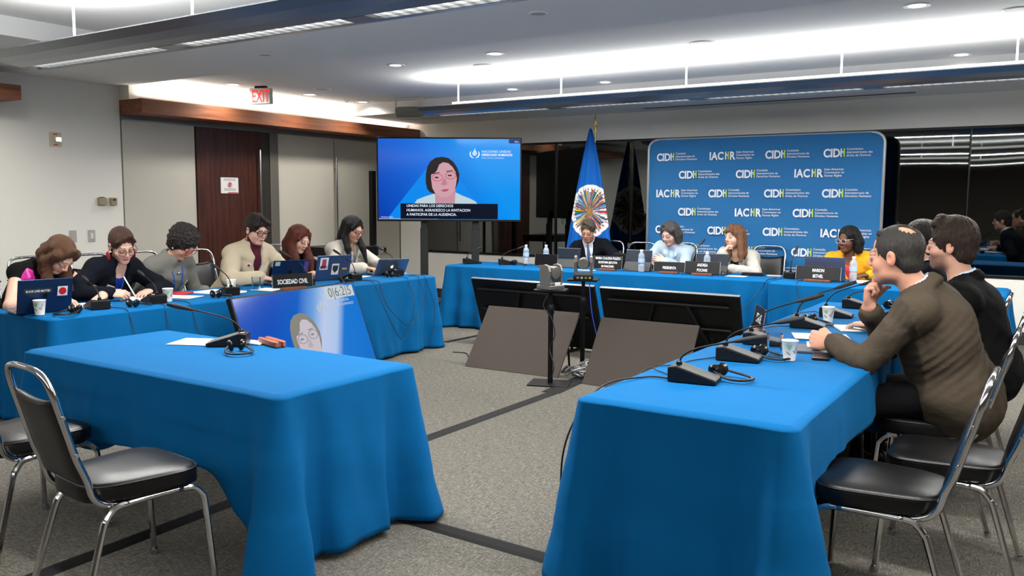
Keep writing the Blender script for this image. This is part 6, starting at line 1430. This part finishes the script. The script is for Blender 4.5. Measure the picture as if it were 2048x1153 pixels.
# woman with red earring and navy blazer, writing
NAVY = clothmat('navy_wool', (20, 26, 40)); HBR = hairmat('hair_dark_brown', (72, 48, 38))
def w2_extra(c):
    earring(c, 1, mat('earring_red', (175, 22, 34), 0.6), 0.032, -0.075); earring(c, -1, MATS['earring_red'], 0.032, -0.075); lanyard(c, None, 0.26, 0.035, 0.12); badge(c, 0.085, -0.11, 0.14, w=0.055, h=0.065)
    W = c['arm']['R'][1]; b = Vector(c['base'])
    MB().tube([Vector((-5.84, 3.80, 0.775)) - b, Vector((-5.93, 3.77, 0.92)) - b], 0.005, 8).build('held_pen', WHITEP, c['body'])
person('w2', 'person with round glasses, red disc earring and navy blazer, writing with a pen', 0, (-6.60, 3.86, 0.59), (-6.08, 3.86, 1.145), -10, 24, -4,
    dict(L=hw(-5.98, 4.02, HT, (0.35, -0.85, -0.1), (0, 0, -1), 'relax', pole=(0, 0.9, -0.4)), R=hw(-5.96, 3.68, HT + 0.01, (0.7, 0.55, -0.05), (-0.3, 0.5, -0.8), 'write', pole=(0, -0.9, -0.4))),
    skin=(222, 178, 158), outfit=jacket(NAVY, 0.024, 0.17, 0.042, shirt=clothmat('blouse_blue', (18, 48, 130))),
    hair=hair_fn(HBR, cap=(0.082, 0.106, 0.098), back=((0, -0.06, -0.02), (0.065, 0.055, 0.07)), bun=((0, -0.09, 0.06), (0.045, 0.04, 0.04)), bang=[((-0.02, 0.07, 0.105), 0.016, (-0.066, 0.060, 0.055), 0.011), ((-0.02, 0.07, 0.105), 0.016, (0.064, 0.060, 0.058), 0.010)], amp=0.001),
    glasses=(mat('tortoise', (70, 45, 40), 0.3), 0.026, 0.023), extras=w2_extra, lips=(190, 90, 92))
# curly-haired woman in grey
CUR = mat('hair_curly', (30, 23, 21), 0.6, 0, 0.4, bump=('voronoi', 70, 1.0, (1, 1, 1)))
def w3_extra(c):
    lanyard(c, None, 0.30, 0.05, 0.14); badge(c, -0.09, -0.16, 0.15); earring(c, 1, mat('pearl', (225, 225, 225), 0.2), kind='stud')
    M = torsoM(c, c['N']); MB().tube([(0.045 * math.sin(a), 0.02 + 0.055 * math.cos(a) + 0.035 * max(0, math.cos(a)), -0.01 - 0.045 * max(0, math.cos(a))) for a in [2 * PI * k / 24 for k in range(24)]], 0.006, 8, closed=True, M=M).lathe([(0.001, -0.004), (0.026, -0.003), (0.026, 0.003), (0.001, 0.005)], 18, M=M @ tr(0, 0.135, -0.06) @ rot('X', 70)).build('necklace', CHROME, c['body'], smooth='auto')
person('w3', 'person with short curly dark hair, grey shirt, silver necklace, head bowed', 8, (-6.66, 4.48, 0.58), (-6.22, 4.50, 1.13), 14, 38, 0,
    dict(L=hw(-6.16, 4.66, 0.72, (0.5, -0.5, -0.3), (0, 0, -1), 'relax'), R=hw(-6.16, 4.30, 0.72, (0.5, 0.5, -0.3), (0, 0, -1), 'relax')),
    skin=(205, 160, 138), outfit=jacket(clothmat('shirt_grey', (112, 112, 106)), 0.020, open_=False, collar=True, name='grey_shirt', neckhole=0.052),
    hair=hair_fn(CUR, cap=(0.112, 0.120, 0.112), capc=(0, -0.022, 0.052), back=((0, -0.05, -0.01), (0.095, 0.075, 0.085)), face=((0, 0.125, -0.045), (0.060, 0.080, 0.100)), amp=0.0, freq=40, curl=0.007, g=0.005),
    glasses=(mat('glasses_red', (130, 30, 40), 0.3), 0.026, 0.021), extras=w3_extra, brow=(45, 32, 28))
# person in the beige jacket
def w4_extra(c):
    lanyard(c, None, 0.34, 0.055, 0.125); badge(c, 0.105, -0.10, 0.145, w=0.04, h=0.045); earring(c, 1, mat('ear_pink', (205, 120, 110), 0.4), kind='drop')
    M = torsoM(c, c['N']); MB().b2(-0.045, 0.045, 0, 0.004, -0.02, 0.018, M @ tr(-0.10, 0.158, -0.20) @ rot('Z', 28)).build('pocket_flap', MATS['beige_cotton'], c['body'], bevel=0.002)
BGE = clothmat('beige_cotton', (176, 164, 142))
person('w4', 'person in a beige jacket and maroon polo neck with short hair and black glasses', -2, (-6.56, 5.30, 0.60), (-6.24, 5.30, 1.225), -4, 14, 0,
    dict(L=hw(-5.98, 5.52, HT + 0.015, (0.7, -0.35, -0.05), (0, 0, -1), 'type', pole=(0, 0.8, -0.6)), R=hw(-5.98, 5.14, HT + 0.015, (0.7, 0.30, -0.05), (0, 0, -1), 'type', pole=(0, -0.8, -0.6))),
    skin=(222, 178, 160), s=1.10, build=1.12, outfit=jacket(BGE, 0.028, 0.20, 0.050, shirt=clothmat('maroon_knit', (70, 26, 38)), high=True, shirt_name='polo_neck', sleeve=0.9, atR=0.024, name='beige_jacket'),
    hair=hair_fn(hairmat('hair_black_brown', (38, 28, 25)), cap=(0.084, 0.106, 0.104), capc=(0, -0.016, 0.042), back=((0, -0.06, -0.01), (0.066, 0.05, 0.06)), face=((0, 0.105, -0.035), (0.066, 0.078, 0.090)), bang=[((0.03, 0.05, 0.13), 0.024, (-0.055, 0.085, 0.075), 0.020), ((0.03, 0.05, 0.13), 0.022, (0.06, 0.075, 0.06), 0.016)], amp=0.004, freq=60),
    glasses=(mat('glasses_black', (16, 16, 18), 0.25), 0.026, 0.020, 3.2, 0.0032), extras=w4_extra, lips=(188, 100, 98))
# red-haired woman in black
REDH = hairmat('hair_auburn', (96, 40, 26))
def long_w5(c):
    hl = c['hl']; out = []
    for x, y0, fx in ((-0.080, 0.02, 0.10), (-0.065, -0.05, 0.0), (0.0, -0.09, -0.04), (0.065, -0.05, 0.0), (0.082, 0.02, 0.10)):
        a = hl(x, y0, 0.06); b = hl(x * 1.25, y0, -0.06); d = b + V3(fx * 0.5, 0, -0.12); e = d + V3(fx * 0.3, 0, -0.14)
        out.append([(a, 0.036), (b, 0.044), (d, 0.046), (e, 0.026)])
    return out
person('w5', 'person with long auburn hair in a black top, face lowered behind the sticker laptop', 5, (-6.66, 5.96, 0.59), (-6.36, 5.92, 1.115), 6, 20, 6,
    dict(L=hw(-6.05, 6.02, HT, (0.4, -0.7, -0.05), (0, 0, -1), 'relax', pole=(0, 0.8, -0.6)), R=hw(-6.08, 5.84, HT, (0.6, 0.5, -0.05), (0, 0, -1), 'relax', pole=(0, -0.6, -0.8))),
    skin=(222, 180, 160), outfit=jacket(clothmat('top_black', (24, 23, 25)), 0.014, open_=False, collar=False, name='black_top', sleeve=0.55, neckhole=0.064),
    hair=hair_fn(REDH, cap=(0.086, 0.108, 0.100), back=((0, -0.05, -0.03), (0.08, 0.065, 0.085)), long=long_w5, bang=[((0.0, 0.06, 0.11), 0.018, (-0.074, 0.055, 0.02), 0.018), ((0.0, 0.06, 0.11), 0.018, (0.074, 0.055, 0.02), 0.018)]), eyes='down', lips=(178, 92, 88), brow=(70, 36, 26))
# woman with long black hair and white jacket
def long_w6(c):
    hl = c['hl']; out = []
    for x, y0, fx in ((-0.078, 0.01, 0.10), (-0.062, -0.06, -0.05), (0.0, -0.10, -0.09), (0.062, -0.06, -0.05), (0.078, 0.0, 0.06)):
        a = hl(x, y0, 0.06); b = hl(x * 1.15, y0 - 0.005, -0.07); d = b + V3(fx * 0.8, 0, -0.13); e = d + V3(fx * 0.5, 0, -0.14)
        out.append([(a, 0.034), (b, 0.036), (d, 0.034), (e, 0.016)])
    return out
def w6_extra(c):
    lanyard(c, None, 0.30, 0.045, 0.13); earring(c, 1, mat('orange_ear', (205, 100, 60), 0.4), 0.018, -0.062); badge(c, -0.095, -0.13, 0.15, (200, 40, 45), 0.035, 0.04)
WHJ = clothmat('white_jacket', (184, 178, 168))
person('w6', 'person with long black hair and white jacket typing at the left row end', 0, (-6.66, 6.70, 0.60), (-6.34, 6.66, 1.195), 4, 18, 0,
    dict(L=hw(-6.06, 6.84, HT + 0.015, (0.7, -0.2, -0.05), (0, 0, -1), 'type', pole=(0, 0.8, -0.6)), R=hw(-6.06, 6.54, HT + 0.015, (0.7, 0.2, -0.05), (0, 0, -1), 'type', pole=(0, -0.8, -0.6))),
    skin=(208, 158, 132), outfit=jacket(WHJ, 0.022, 0.20, 0.055, shirt=mat('lace_white', (216, 210, 196), 0.8, bump=('voronoi', 60, 1.0, (1, 1, 1))), name='white_jacket', shirt_name='lace_blouse'),
    hair=hair_fn(hairmat('hair_black', (20, 18, 20), 0.35), cap=(0.084, 0.108, 0.102), back=((0, -0.05, -0.03), (0.074, 0.062, 0.085)), long=long_w6, bang=[((0.0, 0.06, 0.112), 0.016, (-0.074, 0.05, 0.03), 0.016), ((0.0, 0.06, 0.112), 0.016, (0.074, 0.05, 0.03), 0.016)]),
    glasses=(mat('glasses_slate', (60, 60, 72), 0.3), 0.027, 0.022), extras=w6_extra, lips=(180, 88, 84), brow=(30, 24, 22))
# man in navy suit before the flag
def shirt_tie(m_tie):
    def fn(c):
        M = torsoM(c, c['N']); s = c['s']
        MB().tube([(0, 0.070 * s, 0.010), (0, 0.090 * s, -0.02), (0, 0.128 * s, -0.10), (0, 0.150 * s, -0.20), (0, 0.152 * s, -0.32)], [0.015, 0.012, 0.022, 0.028, 0.032], 8, M=M, flat=1.0).build('necktie', m_tie, c['body'], smooth=True)
    return fn
TIE = mat('tie_blue', (62, 84, 140), 0.5, bump=('voronoi', 90, 0.6, (1, 1, 1)))
SHW = clothmat('shirt_white', (215, 218, 224)); SUITN = clothmat('suit_navy', (20, 24, 36))
person('m1', 'person in a navy suit and blue tie seated before the flag, eyes lowered', 285, (-4.92, 9.56, 0.60), (-4.90, 9.24, 1.145), 283, 22, 5,
    dict(L=hw(-4.50, 9.02, HT, (-0.5, -0.6, -0.05), (0, 0, -1), 'relax', pole=(0.8, 0, -0.5)), R=hw(-5.02, 8.98, HT, (0.6, -0.5, -0.05), (0, 0, -1), 'relax', pole=(-0.8, 0, -0.5))),
    skin=(196, 146, 120), s=1.06, male=True, outfit=both(jacket(SUITN, 0.024, 0.24, 0.052, shirt=SHW, shirt_collar=True, name='suit_jacket'), shirt_tie(TIE)),
    hair=hair_fn(hairmat('hair_grey_brown', (86, 78, 68)), cap=(0.082, 0.104, 0.097), capc=(0, -0.016, 0.042), face=((0, 0.105, -0.035), (0.066, 0.074, 0.098)), back=((0, -0.06, -0.02), (0.064, 0.048, 0.05)), bang=[((0.03, 0.05, 0.12), 0.02, (-0.05, 0.07, 0.09), 0.014)], cut=((0, -0.05, -0.12), (0.11, 0.09, 0.06)), amp=0.003),
    extras=lambda c: MB().lathe([(0.001, 0), (0.006, 0.002), (0.001, 0.004)], 8, M=torsoM(c, c['N']) @ tr(-0.085, 0.158, -0.12) @ rot('X', -90)).build('lapel_pin', BRASS, c['body']), lips=(165, 100, 88), brow=(70, 60, 52))
# woman in pale blue with a grey bob
def bob(r=0.030, z=-0.085, out=0.088, y=0.0): return [[((0.070, 0.02, 0.07), r), ((out, y, -0.01), r * 1.05), ((out, y - 0.01, z), r * 0.95)], [((0.055, -0.05, 0.06), r * 1.2), ((out - 0.012, -0.055, -0.02), r * 1.3), ((out - 0.01, -0.055, z), r * 1.1)]]
PBL = clothmat('pale_blue', (164, 182, 198))
person('w7', 'person with a chin-length grey bob in a pale blue jacket, smiling and looking down', 268, (-3.92, 9.62, 0.59), (-3.86, 9.30, 1.135), 256, 20, 4,
    dict(L=hw(-3.78, 8.98, 0.83, (-0.8, -0.2, 0.25), (0.2, 0.5, -0.3), 'relax', pole=(0.7, 0.2, -0.8)), R=hw(-4.02, 9.02, 0.84, (0.4, -0.8, -0.1), (0, 0, -1), 'relax', pole=(-0.8, 0.3, -0.5))),
    skin=(222, 182, 164), outfit=both(jacket(PBL, 0.026, 0.10, 0.030, shirt=clothmat('blouse_sky', (170, 192, 216)), shirt_collar=True, name='pale_blue_jacket'), lambda c: lanyard(c, mat('scarf_blue', (130, 175, 215), 0.6), 0.25, 0.03, 0.15)),
    hair=hair_fn(hairmat('hair_grey', (84, 80, 80)), cap=(0.086, 0.108, 0.100), back=((0, -0.05, -0.03), (0.078, 0.062, 0.080)), side=bob(), bang=[((0.02, 0.05, 0.12), 0.020, (-0.066, 0.06, 0.06), 0.018), ((0.02, 0.05, 0.12), 0.020, (0.07, 0.05, 0.06), 0.018)]),
    extras=lambda c: earring(c, 1, MATS['pearl'], kind='stud'), lips=(176, 92, 92))
# chin-resting woman in white
LBH = hairmat('hair_light_brown', (128, 88, 62))
def long_w8(c):
    hl = c['hl']; out = []
    for x, y0, fx in ((-0.080, 0.0, 0.03), (-0.06, -0.055, 0), (0.0, -0.09, 0), (0.06, -0.055, 0), (0.080, 0.0, 0.05)):
        a = hl(x, y0, 0.06); b = hl(x * 1.15, y0, -0.06); d = b + V3(0.02, -fx, -0.12); e = d + V3(0.01, -fx, -0.07)
        out.append([(a, 0.034), (b, 0.038), (d, 0.036), (e, 0.018)])
    return out
def w8_extra(c):
    M = torsoM(c, c['N']); MB().tube([(0.055 * math.sin(a), 0.015 + 0.055 * math.cos(a) + 0.05 * max(0, math.cos(a)), -0.005 - 0.085 * max(0, math.cos(a))) for a in [2 * PI * k / 24 for k in range(24)]], 0.008, 8, closed=True, M=M).build('necklace', mat('beads', (60, 48, 44), 0.3), c['body'], smooth=True)
person('w8', 'person with long light brown hair and white jacket over black, chin resting on one hand', 262, (-3.08, 9.58, 0.59), (-3.08, 9.26, 1.115), 238, -2, 0,
    dict(R=hw(-3.135, 9.06, 0.955, (0.45, 0.30, 0.75), (0.7, 0.3, -0.6), 'fist', pole=(-0.6, -0.3, -0.8)), L=hw(-3.02, 8.96, HT, (-0.9, -0.2, -0.02), (0, 0, -1), 'flat', pole=(0.8, 0.2, -0.3))),
    skin=(224, 182, 160), outfit=jacket(clothmat('white_wool', (176, 174, 167)), 0.026, 0.24, 0.060, shirt=clothmat('top_black', (24, 23, 25)), name='white_cardigan', collar=True),
    hair=hair_fn(LBH, cap=(0.085, 0.108, 0.100), back=((0, -0.05, -0.03), (0.078, 0.062, 0.085)), long=long_w8, bang=[((0.0, 0.055, 0.118), 0.020, (-0.05, 0.088, 0.055), 0.016), ((0.0, 0.055, 0.118), 0.020, (0.05, 0.088, 0.055), 0.016), ((0.0, 0.055, 0.118), 0.018, (0.0, 0.098, 0.062), 0.014)]), eyes='open', extras=w8_extra, lips=(170, 92, 84), brow=(80, 56, 42))
# woman in yellow
YEL = clothmat('yellow_wool', (212, 150, 34))
person('w9', 'person in a mustard yellow jacket with clear glasses and dark shoulder-length hair', 268, (-1.85, 9.52, 0.59), (-1.875, 9.20, 1.125), 240, 4, 0,
    dict(R=hw(-2.02, 8.98, HT, (0.6, -0.5, -0.05), (0, 0, -1), 'relax', pole=(-0.8, 0, -0.5)), L=hw(-1.62, 8.96, HT, (-0.6, -0.5, -0.05), (0, 0, -1), 'relax', pole=(0.8, 0, -0.5))),
    skin=(112, 74, 56), s=1.08, build=1.12, outfit=jacket(YEL, 0.026, 0.16, 0.045, shirt=clothmat('blouse_pink', (205, 70, 80)), name='yellow_jacket'),
    hair=hair_fn(hairmat('hair_black', (20, 18, 20)), cap=(0.086, 0.108, 0.100), back=((0, -0.055, -0.03), (0.078, 0.062, 0.080)), side=[[((0.072, 0.01, 0.06), 0.026), ((0.090, -0.01, -0.02), 0.030), ((0.098, -0.02, -0.10), 0.036)], [((0.055, -0.05, 0.06), 0.036), ((0.075, -0.06, -0.03), 0.042), ((0.07, -0.06, -0.11), 0.036)]], amp=0.004, face=((0, 0.10, -0.028), (0.066, 0.072, 0.100))),
    glasses=(mat('glasses_clear', (190, 188, 185), 0.2, 0.3), 0.026, 0.022), eyes='open', lips=(120, 60, 56), brow=(24, 18, 16))
# the three men on the right
def m1_detail(c):
    M = torsoM(c, c['P']) @ tr(0, 0, 0); b = c['body']
    s = c['s']
    Mp = local(c) @ Matrix.Translation(Vector(c['P'] + c['S'] * 0.06 + c['l'] * 0.198 * s)) @ Matrix.Rotation(rad(180), 4, 'Z') @ rot('Y', -8)
    W = c['arm']['L'][1]; dv = nrm(c['arm']['L'][2]['d']); q = nrm(c['arm']['L'][1] - c['arm']['L'][0])
    Wv = Vector(W - q * 0.012) - Vector(c['base']); qv = Vector(q)
    Mr = Matrix.Translation(Wv) @ qv.to_track_quat('Z', 'Y').to_matrix().to_4x4()
    MB().lathe([(0.037, -0.028), (0.038, 0.0), (0.035, 0.001), (0.034, -0.02)], 20, M=Mr).build('shirt_cuff', clothmat('shirt_blue', (176, 200, 226)), b, smooth='auto')
    MB().lathe([(0.033, 0.006), (0.035, 0.008), (0.035, 0.020), (0.033, 0.022)], 20, M=Mr).build('watch_strap', BLACKP, b, smooth='auto')
    W = c['arm']['R'][1]; q = nrm(c['arm']['R'][1] - c['arm']['R'][0]); Wv = Vector(W - q * 0.03) - Vector(c['base']); Mr = Matrix.Translation(Wv) @ Vector(q).to_track_quat('Z', 'Y').to_matrix().to_4x4()
    MB().lathe([(0.042, -0.05), (0.040, 0.0), (0.036, 0.001), (0.036, -0.04)], 20, M=Mr).build('shirt_cuff', MATS['shirt_blue'], b, smooth='auto')
BRS = clothmat('suit_brown', (66, 58, 48))
HGR = hairmat('hair_salt_pepper', (62, 58, 54))
person('m2', 'person in a brown suit, balding at the crown, finger on cheek, leaning on the table', 182, (-0.42, 4.50, 0.62), (-0.685, 4.42, 1.25), 168, 4, 3,
    dict(L=hw(-0.955, 4.42, 0.805, (-0.95, 0.22, 0.0), (0.1, 1, -0.25), 'fist', pole=(0.1, -0.75, -0.65)), R=hw(-0.800, 4.47, 0.985, (0.02, -0.10, 1.0), (0.9, -0.2, -0.1), 'point', pole=(-0.62, 0.10, -0.78))),
    skin=(206, 150, 124), s=1.13, hs=1.14, male=True, build=1.12, fine=0.0036, coarse=0.008, neck=(-0.56, 4.44, 1.07), sway=176,
    outfit=jacket(BRS, 0.026, 0.20, 0.042, shirt=clothmat('shirt_blue', (176, 200, 226)), shirt_collar=True, name='suit_jacket', hem=1, wr=0.0045, hemdrop=0.05, sleeve=0.88, seed=9, creases=[((-0.02, 0.16, 0.20), 0.16, (0.25, 0, 1), 75, 0.010), ((0.10, 0.20, 0.40), 0.12, (0.7, 0, 0.7), 85, 0.008), ((-0.1, 0.0, 0.15), 0.14, (0.1, 0.2, 1), 60, 0.008)]),
    hair=hair_fn(HGR, cap=(0.081, 0.104, 0.094), capc=(0, -0.018, 0.036), face=((0, 0.110, -0.010), (0.070, 0.094, 0.118)), back=((0, -0.058, -0.03), (0.066, 0.050, 0.055)), bald=((-0.012, -0.060, 0.112), (0.034, 0.038, 0.030)), cut=((0, -0.05, -0.13), (0.12, 0.10, 0.058), (0.088, 0.0, -0.035), (0.022, 0.030, 0.045)), amp=0.0025, g=0.0045, bang=[((-0.05, 0.045, 0.10), 0.010, (0.05, 0.05, 0.098), 0.010)]),
    extras=m1_detail, lips=(178, 104, 94), brow=(70, 56, 48), eyes='open', beard=None)
def m3_extra(c):
    M = torsoM(c, c['N'])
    MB().tube(smoothpath([(-0.02, -0.066, 0.062), (-0.058, -0.03, 0.058), (-0.072, 0.03, 0.02), (-0.05, 0.10, -0.07)], 5), 0.006, 6, M=M, flat=0.4).tube(smoothpath([(-0.02, -0.066, 0.062), (0.05, -0.04, 0.058), (0.072, 0.03, 0.02), (0.05, 0.10, -0.07)], 5), 0.006, 6, M=M, flat=0.4).build('lanyard', mat('lanyard_blue', (20, 80, 170), 0.6), c['body'], smooth=True)
person('m3', 'person in a black suit with trimmed beard, wavy brown hair and blue neck cord', 182, (-0.38, 5.36, 0.63), (-0.545, 5.34, 1.265), 176, 0, 0,
    dict(L=hw(-0.92, 5.30, HT, (-0.8, 0.2, -0.05), (0, 0, -1), 'relax', pole=(0.3, -0.8, -0.6)), R=hw(-0.90, 5.62, HT, (-0.7, -0.4, -0.05), (0, 0, -1), 'relax')),
    skin=(208, 158, 136), s=1.13, hs=1.14, male=True, build=1.10, beard=(84, 62, 50), coarse=0.0085, neck=(-0.47, 5.35, 1.055),
    outfit=jacket(clothmat('suit_black', (20, 20, 22)), 0.026, 0.20, 0.042, shirt=MATS['shirt_blue'], shirt_collar=True, name='suit_jacket', hem=1),
    hair=hair_fn(hairmat('hair_wavy_brown', (54, 41, 33)), cap=(0.090, 0.112, 0.108), capc=(0, -0.018, 0.044), face=((0, 0.108, -0.035), (0.070, 0.078, 0.108)), back=((0, -0.062, -0.03), (0.072, 0.054, 0.065)), cut=((0, -0.05, -0.15), (0.12, 0.10, 0.06), (0.090, 0.0, -0.030), (0.022, 0.026, 0.042)), bang=[((0, 0.045, 0.13), 0.024, (-0.05, 0.07, 0.105), 0.018), ((0, 0.045, 0.13), 0.024, (0.05, 0.07, 0.105), 0.018)], amp=0.005, g=0.005),
    extras=m3_extra, eyes='open', brow=(48, 34, 28))
person('m4', 'person in a dark suit with dark hair, mostly hidden between the two nearer men', 182, (-0.50, 6.28, 0.60), (-0.83, 6.30, 1.235), 180, 4, 0,
    None, skin=(206, 156, 132), s=1.08, hs=1.12, male=True, outfit=jacket(SUITN, 0.024, 0.20, 0.042, shirt=SHW, shirt_collar=True, name='suit_jacket'),
    hair=hair_fn(hairmat('hair_dark', (38, 30, 28)), cap=(0.086, 0.108, 0.102), capc=(0, -0.018, 0.042), face=((0, 0.108, -0.035), (0.068, 0.078, 0.100)), back=((0, -0.062, -0.03), (0.070, 0.054, 0.065)), cut=((0, -0.05, -0.15), (0.12, 0.10, 0.06)), amp=0.003))
# ------------------------------------------------------------------ lettering becomes ordinary meshes
bpy.context.view_layer.update()
dg = bpy.context.evaluated_depsgraph_get()
for o in [o for o in COL.objects if o.type == 'FONT']:
    me = bpy.data.meshes.new_from_object(o.evaluated_get(dg)); nm = o.name.split('.')[0]; par = o.parent; ml = o.matrix_local.copy()
    n = bpy.data.objects.new(nm, me); COL.objects.link(n); n.parent = par; n.matrix_local = ml
    bpy.data.objects.remove(o)
